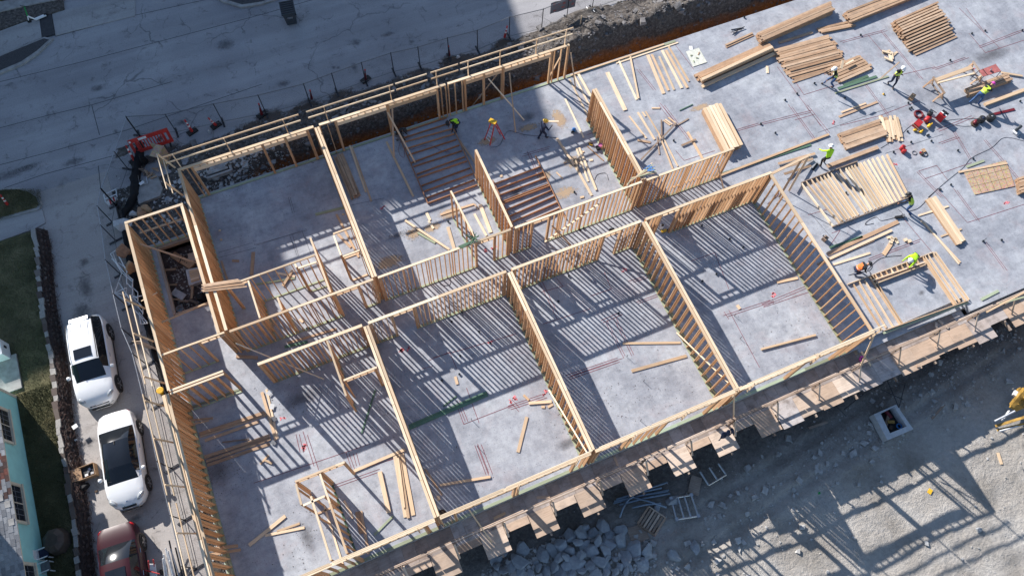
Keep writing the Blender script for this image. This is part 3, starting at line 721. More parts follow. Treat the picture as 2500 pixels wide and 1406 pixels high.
wall('stud_wall', 'closet wall with open doorways standing in the big front room', (-5.66, 8.4), (-3.4, 8.38), op=[(.1, .98, 'door'), (1.2, 2.15, 'door')])
wall('stud_wall', 'long closet side wall with dark green sill running to the front wall', (-4.5, 4.7), (-4.56, 8.32), bottom='green', sp=.36)
wall('stud_wall', 'left closet side frame joining the front wall in the big front room', (-5.2, 4.7), (-5.2, 7.55), bottom='pine', sp=1.9)
wall('stud_wall', 'closet left end frame below the open doorways', (-5.68, 7.35), (-5.64, 8.3), sp=.7, bottom='pine')
wall('stud_wall', 'short closet cross frame between the two closet sides', (-5.62, 7.3), (-4.64, 7.32), sp=.9, bottom='pine')
# front wall
def fr(x0, x1, lab, ops): return wall('stud_wall', lab, (x0, 4.53), (x1, 4.53), th=T6, op=[(a_ - x0, b_ - x0, 'win') for a_, b_ in ops])
fr(-9.98, -.62, 'outer front wall of the big front room with two wide openings', [(-9.3, -6.2), (-4.25, -1.2)])
fr(-.4, 6.8, 'outer front wall of the room with the green boards, two wide openings', [(.32, 3.05), (3.35, 6.05)])
fr(7.02, 14.24, 'outer front wall of the room with two loose boards, studs in the middle', [(7.3, 8.72), (10.8, 13.35)])
fr(14.46, 21.98, 'outer front wall of the rightmost finished room, two wide openings', [(14.75, 18.05), (18.3, 20.75)])

# guard rails above the outer walls
def rail(label, A, B, out, posts, zs=(3.42, 3.92), gaps=(), of=.145):
    A = Vector((A[0], A[1], 0)); B = Vector((B[0], B[1], 0)); u = (B - A); Ln = u.length; u /= Ln; out = Vector(out)
    root = thing("guard_rail", label, "guard rail", ((A.x + B.x) / 2, (A.y + B.y) / 2, 2.9))
    for s in posts:
        p = A + u * s
        bar('post', Vector((p.x, p.y, 2.5)) + out * .10, Vector((p.x, p.y, zs[1] + .05)) + out * (.10 + (.34 if abs(out.x) > .5 else .0)), .09, .038, M['pine'], root, up=u)
    cs_ = [0] + list(gaps) + [Ln]
    for s, e in zip(cs_, cs_[1:]):
        for z in zs:
            k = (z - 2.5) / (zs[1] + .05 - 2.5) * (.34 if abs(out.x) > .5 else 0)
            p = A + u * (s + .06); q = A + u * (e - .06)
            bar('rail', Vector((p.x, p.y, z)) + out * (of + k), Vector((q.x, q.y, z)) + out * (of + k), .038, .09, M['white_pine'], root)
    return root
rail('guard rail above the back wall of the shaded corner room', (-7.1, 26.0), (.1, 26.0), (0, 1, 0), [.6, 3.2, 6.3])
rail('guard rail above the back wall behind the two crouching workers', (.4, 26.0), (7.2, 26.0), (0, 1, 0), [1.0, 4.6], gaps=[4.9])
rail('guard rail above the back wall left of the lit corner', (7.3, 26.0), (15.9, 26.0), (0, 1, 0), [.35, 2.2, 4.1, 6.3, 8.1], gaps=[1.7])
rail('short guard rail turning the corner at the top left of the framing', (-6.75, 24.2), (-6.75, 26.5), (-1, 0, 0), [.4, 2.2])
rail('guard rail outside the stair pit wall beside the white frames', (-9.85, 14.7), (-9.85, 19.6), (-1, 0, 0), [.4, 2.6, 4.4])
rail('guard rail outside the left wall beside the two white cars', (-10.05, 9.6), (-10.05, 14.4), (-1, 0, 0), [.5, 2.6, 4.4])
rail('guard rail outside the left wall beside the dark red car', (-10.05, 4.4), (-10.05, 9.4), (-1, 0, 0), [1.2, 3.6])
rail('guard rail above the front wall of the big front room', (-9.9, 4.46), (-.6, 4.46), (0, -1, 0), [.5, 2.9, 5.4, 8.5], gaps=[4.8], zs=(3.3, 3.78), of=-.03)
rail('guard rail above the front wall of the room with the green boards', (-.4, 4.46), (6.8, 4.46), (0, -1, 0), [.7, 3.6, 6.4], gaps=[3.0], zs=(3.3, 3.78), of=-.03)
rail('guard rail above the front wall of the room with two loose boards', (7.0, 4.46), (14.3, 4.46), (0, -1, 0), [1.8, 4.4, 7.0], gaps=[2.6], zs=(3.3, 3.78), of=-.03)
rail('guard rail above the front wall of the rightmost finished room', (14.5, 4.46), (22.1, 4.46), (0, -1, 0), [.4, 3.9, 7.3], gaps=[3.9], zs=(3.3, 3.78), of=-.03)
# braces propping walls
def brace(label, p, q, w_=.09, mat='pine'):
    return tag(bar('brace', p, q, w_, .038, M[mat]), label, 'brace')
# ------------------------------------------------------------------ form deck along the front edge
deck = thing('form_deck', 'stepped plywood form deck with a guard rail along the front slab edge', 'form deck', (9, 3.2, -.4))
rr = random.Random(3)
x = -9.9
while x < 34:                                              # inner row of grey panels against the slab
    wd = .61
    y0 = 4.43 if x < 22 or x > 29 else 4.2
    if x > 29: y0 = 3.87
    bar('plywood_panel', (x + .004, (y0 + 3.5) / 2, -.365 + rr.uniform(-.004, .004)), (x + wd - .004, (y0 + 3.5) / 2, -.365), y0 - 3.5, .018, M['formgrey'], deck); x += wd
for k in range(-5, 6):                                  # squares that stick out, one bay in two
    x0 = 3.42 + 2.446 * k
    bar('plywood_panel', (x0, 2.92 + .0, -.362), (x0 + 1.18, 2.92, -.362), 1.15, .018, M['form'], deck)
    bar('plywood_panel', (x0 + 1.19, 3.47 + .0, -.364), (x0 + 2.43, 3.47, -.364), .05, .018, M['form'], deck)
    bar('plywood_panel', (x0 + 1.20, 3.28, -.361 - .003), (x0 + 2.42, 3.28, -.364), .33, .018, M['form'], deck)
x = 16.9
for i in range(14):
    o = [0, .12, .05, .2, .1, .16, .0, .1, .22, .08, -.1, .55, -.05, .1][i]; wd = 1.2
    bar('plywood_panel', (x, 2.89 + o / 2, -.362 + rr.uniform(-.006, .006)), (x + wd - .01, 2.89 + o / 2, -.362), 1.2 - o, .018, M['form' if rr.random() < .75 else 'formgrey'], deck); x += wd
for k in range(-5, 13):
    xk = 4.62 + 2.446 * k
    bar('post', (xk, 3.55, -.355), (xk, 3.55, .78), .09, .038, M['grey_wood'], deck, up=(1, 0, 0))
    bar('kicker', (xk + .05, 3.52, .55), (xk + .05, 2.93, -.35), .038, .09, M['form'], deck, up=(1, 0, 0))
    bar('bracket', (xk - .5, 4.2, -.46), (xk - .5, 2.2, -.46), .09, .14, M['grey_wood'], deck)
    bar('bracket_strut', (xk - .5, 4.28, -1.7), (xk - .5, 2.6, -.52), .038, .09, M['grey_wood'], deck)
    bar('rail', (xk - 1.22 + rr.uniform(-.3, .0), 3.60, .74), (xk + 1.35, 3.60 + rr.uniform(-.02, .02), .75), .038, .09, M['form'], deck)
    bar('rail', (xk - 1.2, 3.66, .72), (xk + 1.22 + rr.uniform(-.4, .2), 3.67, .73), .038, .09, M['form'], deck)
    bar('rail', (xk - 1.2, 3.60, .2), (xk + 1.2, 3.60, .2), .038, .09, M['grey_wood'], deck)
bar('stringer', (-9.8, 3.45, -.56), (34, 3.45, -.56), .09, .09, M['darksteel'], deck)

# ------------------------------------------------------------------ lower lot: boulders, rubble, pipes, racks
def rock_mesh(seed, n=2, flat=.75):
    """angular broken stone: the hull of a handful of points near an ellipsoid"""
    r_ = random.Random(seed * 7 + 1); bm = bmesh.new()
    for k in range(15 if n > 1 else 10):
        d = Vector((r_.gauss(0, 1), r_.gauss(0, 1), r_.gauss(0, 1))).normalized() * r_.uniform(.78, 1.05); bm.verts.new((d.x, d.y, d.z * flat))
    h = bmesh.ops.convex_hull(bm, input=bm.verts)
    bmesh.ops.delete(bm, geom=[v for v in bm.verts if not v.link_faces], context='VERTS')
    if n > 1: bmesh.ops.bevel(bm, geom=list(bm.edges), offset=.045, segments=1, affect='EDGES')
    me = bpy.data.meshes.new('rock'); bm.to_mesh(me); bm.free(); return me
RM = [rock_mesh(i) for i in range(9)]
for m_ in RM: m_.materials.append(M['rock'])
RZ = (1200, 1080, 4.395)
rocks = [(850, 985, 75), (968, 985, 88), (1195, 890, 80), (725, 1095, 85), (300, 1268, 105), (545, 1205, 78), (650, 1160, 70), (835, 1150, 70), (1062, 1170, 80), (1265, 1085, 82), (1385, 1060, 85), (1395, 945, 80), (1228, 1160, 95), (1165, 1265, 95), (905, 1280, 95), (665, 1335, 70), (818, 1320, 72), (1140, 1060, 55), (1260, 975, 60), (950, 1215, 55), (1530, 1135, 92), (1670, 1160, 92), (1430, 1240, 85), (1620, 1330, 75), (480, 1285, 60), (120, 1370, 55), (215, 1335, 68), (310, 1390, 70), (590, 1385, 62), (740, 1400, 60), (870, 1390, 62), (1000, 1110, 60), (1060, 1320, 55), (960, 1370, 50), (1240, 1350, 62), (500, 1340, 40), (1330, 1245, 40), (795, 1225, 50), (330, 1150, 70), (410, 1390, 62), (120, 1180, 60), (40, 1250, 70), (1320, 1390, 50), (925, 1075, 50), (1010, 910, 52), (1100, 960, 60), (720, 1240, 55), (1110, 1390, 55), (60, 1330, 55), (1490, 1340, 40), (1380, 1330, 42), (1250, 1240, 42), (1560, 1240, 36), (1440, 1380, 45)]
r_ = random.Random(11)
sizes = sorted(rocks, key=lambda t: -t[2])
for i, (x, y, s) in enumerate(rocks):
    p = zat(RZ, x, y, -2.85); sc_ = s / 4.395 / 43.0
    o = bpy.data.objects.new('boulder', RM[i % 9]); link(o)
    o.location = (p.x, p.y, -3.05 + sc_ * .45 + (.22 if s < 60 and y > 1000 else 0)); o.scale = (sc_ * r_.uniform(1.0, 1.4), sc_ * r_.uniform(.75, 1.05), sc_ * r_.uniform(.55, .8)); o.rotation_euler = (r_.uniform(-.45, .45), r_.uniform(-.45, .45), r_.uniform(0, 6.28))
    row = min(4, max(0, int((y - 870) / 106))); k = sorted(t[0] for t in rocks if min(4, max(0, int((t[1] - 870) / 106))) == row).index(x)
    tag(o, ('large' if s > 84 else 'small' if s < 58 else 'grey') + ' boulder, ' + ORD[k] + ' from the left in the ' + ('back', 'second', 'middle', 'fourth', 'front')[row] + ' row of the heap below the deck', 'boulder', 'boulders in the heap below the form deck')
for i, (px, py, sc_, lab) in enumerate([(1640, 1222, .38, 'largest pale boulder lying alone by the wheel ruts'), (1695, 1335, .36, 'long pale boulder lying alone in the ruts right of the heap'), (1570, 1372, .40, 'upright grey boulder at the right foot of the heap'), (1605, 1240, .30, 'brownish rock beside the pale boulder by the wheel ruts'), (1645, 1355, .40, 'long grey boulder at the right end of the heap'), (2390, 1293, .22, 'white stone casting a short shadow on the bright lot'), (1480, 1390, .3, 'small dark rock at the picture edge below the heap')]):
    o = bpy.data.objects.new('boulder', RM[(i * 4 + 1) % 9]); link(o); p = at(px, py, -2.9)
    o.location = (p.x, p.y, -3 + sc_ * .4); o.scale = (sc_ * 1.25, sc_ * .8, sc_ * .8); o.rotation_euler = (.1, .2, i * 1.3); tag(o, lab, 'boulder')

def rubble(name, label, spots, mat, parent=None):
    """many small angular stones as one mesh"""
    v = []; f = []; r_ = random.Random(len(spots))
    base = [(a * .72, b_ * .72, c_ * .72) for c_ in (-1, 1) for b_ in (-1, 1) for a in (-1, 1)]
    fs = [(0, 2, 3, 1), (4, 5, 7, 6), (0, 1, 5, 4), (2, 6, 7, 3), (0, 4, 6, 2), (1, 3, 7, 5)]
    for (x, y, z, s) in spots:
        a = r_.random() * 6.28; ca, sa = math.cos(a), math.sin(a); n = len(v)
        for q in base:
            k = s * r_.uniform(.6, 1.2); X, Yq, Zq = q[0] * k * 1.2 + r_.uniform(-.25, .25) * s, q[1] * k + r_.uniform(-.25, .25) * s, q[2] * k * .75
            v.append((x + X * ca - Yq * sa, y + X * sa + Yq * ca, z + Zq + s * .25))
        f += [tuple(i + n for i in t) for t in fs]
    return tag(mesh(name, v, f, mat, parent), label, name.replace('_', ' '), kind='stuff')
M['banklump'] = plain('bank_lump', (.22, .205, .20), .95, var=.7, scale=2)
r_ = random.Random(5); sp_ = []
for i in range(15000):
    x = r_.uniform(5, 42); y = r_.uniform(-17, 3.9); c = y - (-.6 + .12 * (x - 14)); dens = math.exp(-(c / 1.5) ** 2) + .045
    if r_.random() > dens * .9: continue
    s = min(.21, .02 / (r_.random() ** .75 + .07)); sp_.append((x, y, h_lot(x, y), s))
for i in range(1500):
    p = zat((1200, 1080, 4.395), r_.uniform(-100, 1750), r_.uniform(930, 1480), -3.0)
    if p.y < 2.2: sp_.append((p.x, p.y, h_lot(p.x, p.y), min(.26, .03 / (r_.random() ** .6 + .1))))
rubble('lot_rubble', 'broken pale stones scattered over the lower lot', sp_, M['rubble'])
sp_ = []
for i in range(6500):
    x = r_.uniform(-6.6, 46); y = r_.uniform(26.7, 30.6)
    s = min(.34, .022 / (r_.random() ** .6 + .06)); z = h_bank(x, y)
    if y > 29.6 and r_.random() < .6: continue
    sp_.append((x, y, z, s))
rubble('bank_rubble', 'lumps of pale stone and clay on the dug bank beside the trench', sp_, M['banklump'])
sp_ = []
for i in range(700):
    x = r_.uniform(-6.4, -1.2); y = r_.uniform(26.15, 28.2); s = min(.24, .03 / (r_.random() ** .6 + .1)); sp_.append((x, y, h_bank(x, y), s))
for i in range(650):
    x = r_.uniform(-10.7, -6.9); y = r_.uniform(24.2, 29.3); s = min(.2, .02 / (r_.random() ** .6 + .08)); sp_.append((x, y, h_left(x, y), s))
for i in range(700):
    x = r_.uniform(-10.85, -10.2); y = r_.uniform(4.5, 24); s = min(.14, .016 / (r_.random() ** .6 + .08)); sp_.append((x, y, h_left(x, y), s))
rubble('corner_rubble', 'broken concrete and stones round the top left corner of the slab', sp_, M['rubble'])

M['precast'] = plain('precast_concrete', (.52, .53, .54), .8, var=.15)
bx = thing('manhole_box', 'square precast concrete manhole box with a dark open middle on the lower lot', 'manhole box', at(2180, 1032, -2.95))
c = at(2182, 1030, -2.9); c.z = -2.4
oq = [at(*q, -2.42) for q in ((2133, 1011), (2188, 987), (2230, 1047), (2167, 1074))]; iq = [at(*q, -2.42) for q in ((2150, 1009), (2183, 993), (2214, 1040), (2173, 1057))]
dn = Vector((0, 0, .56)); vs = oq + iq + [v - dn for v in oq] + [v - dn for v in iq]
for k in range(4):
    a, e = k, (k + 1) % 4
    adopt(mesh('side_wall', [vs[q] for q in (a, e, 4 + e, 4 + a, 8 + a, 8 + e, 12 + e, 12 + a)], [(3, 2, 1, 0), (0, 1, 5, 4), (2, 3, 7, 6), (4, 5, 6, 7), (1, 2, 6, 5), (3, 0, 4, 7)], M['precast']), bx)
adopt(mesh('box_floor', [v - dn * .93 for v in iq], [(3, 2, 1, 0)], M['black']), bx)
e1 = (iq[1] - iq[0]).normalized(); e2 = Vector((-e1.y, e1.x, 0)); Mx = Matrix((e1, e2, Vector((0, 0, 1)))).transposed(); c = sum(iq, Vector()) / 4
adopt(MB().ring(c + Mx @ Vector((.3, -.42, -.32)), .13, .13, .04, 14, 5).build('blue_ring', M['blue']), bx)
for i, (dx, dy, dz, m_) in enumerate([(-.1, .1, -.35, 'grey_wood'), (.15, .35, -.33, 'redhose_and_shade'), (0, -.05, -.28, 'machine'), (-.15, -.3, -.36, 'boot')]): adopt(MB().box(c + Mx @ Vector((dx, dy, dz)), (.6 - .12 * i, .16, .1), Matrix.Rotation(.7 + i, 3, 'Z')).build('scrap_piece', M[m_]), bx)

def up3(px, py, z=-2.92): return at(px, py, z)
RP = (1240, 926, 2.93)
for i, (x0, y0, x1, y1) in enumerate([(755, 885, 1150, 790), (760, 870, 1145, 800), (775, 855, 1100, 775), (800, 895, 1160, 815), (860, 840, 1140, 735), (890, 915, 1095, 885), (890, 840, 1135, 915), (800, 985, 850, 870), (845, 880, 900, 835)]):
    p = zat(RP, x0, y0, -2.84 + .02 * i); q = zat(RP, x1, y1, -2.84 + .02 * i)
    o = MB().tube([p, (p + q) / 2 + Vector((0, .05, .0)), q], .05, 8).build('pipe', M['bluepipe'], smooth=True)
    tag(o, ['grey blue plastic pipe lying in the loose bundle below the form deck'] [0], 'pipe', 'pipes in the bundle below the form deck')
fr_ = thing('scaffold_frame', 'grey steel scaffold frame with four bars lying flat by the wheel ruts', 'scaffold frame', zat(RP, 1265, 915, -2.95))
Q = [zat(RP, *p, -2.8) for p in ((1165, 850), (1310, 825), (1360, 975), (1205, 1000))]
def lerp(a, b_, t): return a + (b_ - a) * t
for n_, p, q in [('side_tube', Q[0], Q[3]), ('side_tube', Q[1], Q[2]), ('end_tube', Q[0], Q[1]), ('end_tube', Q[3], Q[2])] + [('rung', lerp(Q[0], Q[1], t), lerp(Q[3], Q[2], t)) for t in (.34, .66)]:
    adopt(MB().tube([p, q], .05, 6).build(n_, M['steel']), fr_)
for p in Q: adopt(MB().box(p, (.16, .16, .2)).build('corner_foot', M['steel']), fr_)
fr2 = thing('scaffold_frame', 'grey steel scaffold frame half hidden in shade behind the lying frame', 'scaffold frame', zat(RP, 1460, 690, -2.95))
Q = [zat(RP, *p, -2.75) for p in ((1375, 660), (1505, 600), (1560, 680), (1435, 755))]
for n_, p, q in [('side_tube', Q[0], Q[3]), ('side_tube', Q[1], Q[2]), ('end_tube', Q[3], Q[2]), ('rung', lerp(Q[0], Q[1], .5), lerp(Q[3], Q[2], .5))]: adopt(MB().tube([p, q], .05, 6).build(n_, M['steel']), fr2)
tag(bar('plywood_sheet', zat(RP, 1300, 745, -2.93), zat(RP, 1375, 770, -2.93), .95, .018, M['grey_wood']), 'small weathered plywood sheet on the dark ground by the scaffold frames', 'plywood sheet')
cr = thing('wooden_crate', 'low wooden crate of slats with a red end tilted beside the boulder heap', 'crate', zat(RP, 1020, 1015, -3))
ca = zat(RP, 1005, 910, -2.85); cb = zat(RP, 1125, 990, -2.85); cc = zat(RP, 925, 1035, -2.85); ud = (cc - ca)
for i in range(7):
    t = i / 6; bar('slat', lerp(ca, cb, t) + Vector((0, 0, .12)), lerp(ca, cb, t) + ud + Vector((0, 0, .12)), .10, .03, M['grey_wood'] if i % 2 else M['form'], cr)
bar('end_board', ca + Vector((0, 0, .05)), cb + Vector((0, 0, .05)), .04, .25, M['form'], cr); bar('end_board', ca + ud + Vector((0, 0, .05)), cb + ud + Vector((0, 0, .05)), .04, .25, M['grey_wood'], cr)
bar('red_edge', lerp(ca, cb, 1.03) + ud * .5, lerp(ca, cb, 1.03) + ud, .05, .2, M['red'], cr)
tag(bar('dark_plank_mat', zat(RP, 870, 1125, -2.97), zat(RP, 990, 1080, -2.97), .8, .06, M['grey_wood']), 'dark plank mat under the tilted crate', 'plank mat')
rk = thing('rebar_rack', 'thin steel rack standing in the shade below the form deck near the manhole box', 'rack', at(2215, 935, -3))
for p, q in (((2160, 915), (2195, 995)), ((2210, 935), (2195, 995)), ((2150, 950), (2205, 975)), ((2160, 915), (2210, 935)), ((2060, 1000), (2110, 960)), ((2035, 985), (2065, 1015))): adopt(MB().tube([at(*p, -2.4), at(*q, -2.6)], .02, 5).build('rod', M['darksteel']), rk)
tag(bar('plank', at(2275, 1022, -2.95), at(2312, 980, -2.95), .11, .04, M['grey_wood']), 'lone grey plank on the lower lot right of the manhole box', 'plank')
tag(bar('plank', at(1975, 1045, -2.92), at(2020, 1030, -2.92), .12, .04, M['grey_wood']), 'short dark plank near the tracks below the deck, left of the manhole box', 'plank')
tag(bar('plank', at(2436, 1105, -2.95), at(2445, 1133, -2.95), .13, .09, M['white_pine']), 'short white post lying in the sun near the digger bucket', 'plank')
tag(MB().box(at(2000, 1203, -2.97), (.12, .1, .05)).build('litter', M['green_plastic']), 'scrap of turquoise litter on the shaded lot', 'litter')
tag(MB().box(at(2270, 1199, -2.97), (.28, .2, .05), Matrix.Rotation(.5, 3, 'Z')).build('litter', M['yellow']), 'scrap of yellow litter inside the frame shadow', 'litter')

# ------------------------------------------------------------------ digger at the right edge
dg = thing('digger', 'yellow digger reaching in from the right edge over the lower lot', 'digger', (33.4, -1.6, -3))
def D(px, py, z): return at(px, py, z)
def dpart(n_, m, mat, sm=False): return adopt(m.build(n_, mat, smooth=sm), dg)
dpart('boom', MB().bar(D(2430, 1040, -1.3), D(2560, 1000, .2), .13, .2), M['machine'])
dpart('boom', MB().bar(D(2434, 1050, -1.5), D(2570, 1018, .0), .10, .16), M['machine'])
dpart('arm', MB().bar(D(2470, 990, -1.6), D(2504, 950, -.8), .2, .3), M['machine'])
dpart('bucket', MB().box(D(2486, 985, -2.0), (.55, .4, .7), Matrix.Rotation(.6, 3, 'Z')).box(D(2492, 962, -1.6), (.45, .5, .4), Matrix.Rotation(.5, 3, 'Z')), M['machine'])
dpart('bucket_lip', MB().box(D(2478, 960, -1.35), (.3, .16, .14), Matrix.Rotation(.5, 3, 'Z')), M['whitesteel'])
dpart('cylinder', MB().tube([D(2428, 1028, -1.0), D(2478, 1003, -.6)], .06, 8), M['steel'])
dpart('cylinder', MB().tube([D(2440, 1052, -1.3), D(2520, 1030, -.6)], .05, 8), M['steel'])
dpart('link_plate', MB().box(D(2455, 1014, -1.0), (.7, .05, .12), Matrix.Rotation(.4, 3, 'Z')), M['whitesteel'])
dpart('boom_foot', MB().bar(D(2555, 1002, .15), (34.4, -1.2, -1.0), .2, .28).bar(D(2565, 1019, .0), (34.4, -1.5, -1.2), .14, .2), M['machine'])
dpart('cab', MB().box((34.6, -1.2, -.9), (1.5, 1.5, 1.7)), M['machine'])
dpart('cab_glass', MB().box((34.2, -1.2, -.55), (.8, 1.54, .8)), M['glassdark'])
for yy in (-2.4, .0): dpart('track', MB().box((35.0, yy, -2.6), (3.2, .5, .75)), M['rubber'])
dpart('engine_cover', MB().box((36.2, -1.2, -1.3), (1.9, 2.2, 1.3)), M['machine'])

# ------------------------------------------------------------------ tower across the street (off the picture; its shade lies over street and rooms)
tw = thing('apartment_tower', 'tall grey apartment tower across the street whose shade lies over the road', 'building', (-40, 82, -.5))
XB = -7.1; YB = 71.4
adopt(MB().prism([(-95, YB - 2.3), (XB - 16.5, YB - 2.3), (XB - 16.5, YB - .01), (-95, YB - .01)], -.5, 29.5).build('front_bay', M['plaster']), tw)
tw_m = MB().prism([(-95, YB), (XB, YB), (XB + 3.0, YB + 24), (-95, YB + 24)], -.5, 29.5).build('tower_body', M['plaster'], None); adopt(tw_m, tw)
wm = bpy.data.meshes.new('window'); mm = MB().box((0, 0, 0), (2.2, .06, 1.5)); wm.from_pydata([tuple(v) for v in mm.v], [], mm.f); wm.materials.append(M['glassdark'])
for i in range(4):
    for j in range(9):
        o = bpy.data.objects.new('window', wm); link(o, tw); place(o, Matrix.Translation((XB - 3 - i * 4.2, YB - .01, 2 + j * 3.1)))

# ------------------------------------------------------------------ house at the lower left
hs = thing('teal_house', 'turquoise painted house with grey shingle roof and cream windows at the left edge', 'house', (-20, 10, -.2))
HX = -17.5; HY = 18.38; ZE = 2.75; ZG = -.25
def hp(n_, m, mat): return adopt(m.build(n_, mat), hs)
hp('wall', MB().box((HX - 3.5, HY / 2 - 2.0, (ZE + ZG) / 2), (7, HY + 4, ZE - ZG)), M['teal'])
hp('unseen_upper_storey', MB().box((-22.7, 4.6, 4.9), (7.0, 21.2, 3.1)), M['teal']); hp('unseen_upper_roof', MB().box((-22.7, 4.6, 6.52), (7.5, 21.7, .14)), M['trim'])  # unseen guessed storey and roof, added so the house shade reaches the driveway
hp('corner_trim', MB().box((HX + .012, HY - .07, (ZE + ZG) / 2), (.03, .14, ZE - ZG - .02)), M['trim'])
for (ya, yb) in ((17.3, 15.5), (13.55, 11.65), (9.9, 8.0)):
    wf = hp('window', MB().box((HX + .03, (ya + yb) / 2, 1.52), (.05, ya - yb - .24, 1.06)), M['trim'])
    for k in (0, 1):
        y0 = yb + .12 + k * (ya - yb - .24) / 2 + .03; y1 = yb + .12 + (k + 1) * (ya - yb - .24) / 2 - .03
        g_ = MB().box((HX + .05, (y0 + y1) / 2, 1.52), (.03, y1 - y0, .98)).build('pane', M['glassdark']); g_.parent = wf; place(g_, Matrix.Identity(4))
        mb = MB()
        for i in (1, 2): mb.box((HX + .068, y0 + (y1 - y0) * i / 3, 1.52), (.012, .02, .98))
        mb.box((HX + .069, (y0 + y1) / 2, 1.52), (.012, y1 - y0, .02)); g_ = mb.build('muntin', M['greycloth']); g_.parent = wf; place(g_, Matrix.Identity(4))
    for (n_, c_, d_) in (('head_trim', (HX + .05, (ya + yb) / 2, 2.1), (.09, ya - yb, .12)), ('sill', (HX + .07, (ya + yb) / 2, .93), (.14, ya - yb, .10)), ('jamb', (HX + .05, ya - .06, 1.515), (.085, .12, 1.045)), ('jamb', (HX + .05, yb + .06, 1.515), (.085, .12, 1.045))):
        g_ = MB().box(c_, d_).build(n_, M['trim']); g_.parent = wf; place(g_, Matrix.Identity(4))
EX = -17.0; SL = math.tan(R(24))
ry1, ry0 = 16.6, -5
hp('roof', MB().add([(EX, ry0, ZE - .03), (EX, ry1, ZE - .03), (EX - 4.2, ry1, ZE + 4.2 * SL - .03), (EX - 4.2, ry0, ZE + 4.2 * SL - .03), (EX - 8.4, ry1, ZE - .03), (EX - 8.4, ry0, ZE - .03), (EX, ry0, ZE - .14), (EX, ry1, ZE - .14), (EX - 8.4, ry1, ZE - .14), (EX - 8.4, ry0, ZE - .14)], [(0, 1, 2, 3), (3, 2, 4, 5), (0, 6, 7, 1), (1, 7, 8, 4, 2), (5, 4, 8, 9), (0, 3, 5, 9, 6), (6, 9, 8, 7)]), M['trim'])
roof = bpy.data.objects['roof']
shm = MB().box((0, 0, 0), (.20, .292, .014)); 
sme = bpy.data.meshes.new('shingle'); sme.from_pydata([tuple(v) for v in shm.v], [], shm.f); sme.materials.append(M['shingle'])
smr = sme.copy(); smr.materials.clear(); smr.materials.append(M['redshingle'])
Rs = Matrix.Rotation(math.atan(SL) - .05, 4, 'Y'); n_sh = 0; far = MB()
r_ = random.Random(4)
for row in range(0, 30):
    d = .06 + row * .155
    y = 16.5 - (row % 2) * .15
    while y > 5.0:
        X = EX - d * math.cos(math.atan(SL)); Zs = ZE + d * math.sin(math.atan(SL)) + .012
        redp = 12.6 < y < 14.9 and r_.random() < .75 and d < .15 + .5 * max(0, 1 - abs(y - 13.2) / 2.0) + .5 * (vn(y * 1.5, d * 2, 3) - .3)
        if n_sh < 296 and row < 9 and y > 7.0:
            o = bpy.data.objects.new('shingle', smr if redp else sme); link(o); o.parent = roof
            T = Matrix.Translation((X + r_.uniform(-.012, .012), y - .146, Zs + r_.uniform(0, .006))) @ Rs @ Matrix.Rotation(r_.uniform(-.03, .03), 4, 'Z'); place(o, T); n_sh += 1
        else: far.box((X, y - .146, Zs), (.2, .292, .014), Rs.to_3x3())
        y -= .30
o = far.build('shingle_field', M['shingle']); o.parent = roof; place(o, Matrix.Identity(4)); o['kind'] = 'stuff'
for k, (dy, dd) in enumerate(((12.55, .35), (12.2, .15), (11.4, .12))):
    o = bpy.data.objects.new('loose_shingle', sme.copy()); o.data.materials.clear(); o.data.materials.append(M['curb']); link(o); o.parent = roof; place(o, Matrix.Translation((EX - dd, dy, ZE + dd * SL + .035)) @ Rs)
# lawn furniture and boxes
cp = at(20, 915, -.1); tag(MB().box((cp.x - .45, cp.y, -.08), (2.0, 1.9, .14)).build('concrete_pad', M['curb']), 'small concrete pad with the white box beside the house', 'concrete pad')
ac = thing('air_conditioner', 'white outdoor air conditioner box on the grass at the left edge', 'air conditioner', at(10, 852, -.1))
p0 = at(14, 862, -.1); adopt(MB().box((p0.x - .25, p0.y, .32), (.95, .85, .8)).build('casing', M['white']), ac); adopt(MB().box((p0.x + .24, p0.y + .1, .35), (.03, .12, .2)).build('handle', M['black']), ac)
adopt(MB().lathe((p0.x - .25, p0.y, .725), [(.33, 0), (.33, .03), (.12, .04)], 14).build('fan_guard', M['greycloth']), ac)
for k, (px, py, lab) in enumerate(((112, 1352, 'white plastic garden chair by the turquoise wall, upper of the pair'), (116, 1385, 'white plastic garden chair by the turquoise wall, lower of the pair'))):
    p = at(px, py, .1); ch = thing('garden_chair', lab, 'chair', (p.x, p.y, -.12), 'white garden chairs', 0)
    adopt(MB().box((p.x, p.y, .31), (.42, .42, .03)).build('seat', M['navy'] if k == 0 else M['greycloth']), ch); adopt(MB().box((p.x - .2, p.y, .55), (.04, .42, .45)).build('backrest', M['whitesteel']), ch)
    for sy in (-.21, .21):
        adopt(MB().box((p.x, p.y + sy, .5), (.46, .045, .03)).build('armrest', M['whitesteel']), ch)
        for sx in (-.19, .19): adopt(MB().box((p.x + sx, p.y + sy, .09), (.04, .04, .42)).build('leg', M['whitesteel']), ch)
p = at(137, 1320, .2); tp = MB()
tp.add([(p.x + .55 * math.cos(a) * k, p.y + .62 * math.sin(a) * k, z) for z, k in ((-.13, 1), (.45, .88), (.62, .5)) for a in [i * math.pi / 4 + .3 for i in range(8)]], [(i, (i + 1) % 8, 8 + (i + 1) % 8, 8 + i) for i in range(8)] + [(8 + i, 8 + (i + 1) % 8, 16 + (i + 1) % 8, 16 + i) for i in range(8)] + [tuple(range(16, 24))])
tag(tp.build('covered_grill', M['tarp'], smooth=False), 'garden grill under a brown cover standing on the shaded grass', 'covered grill')

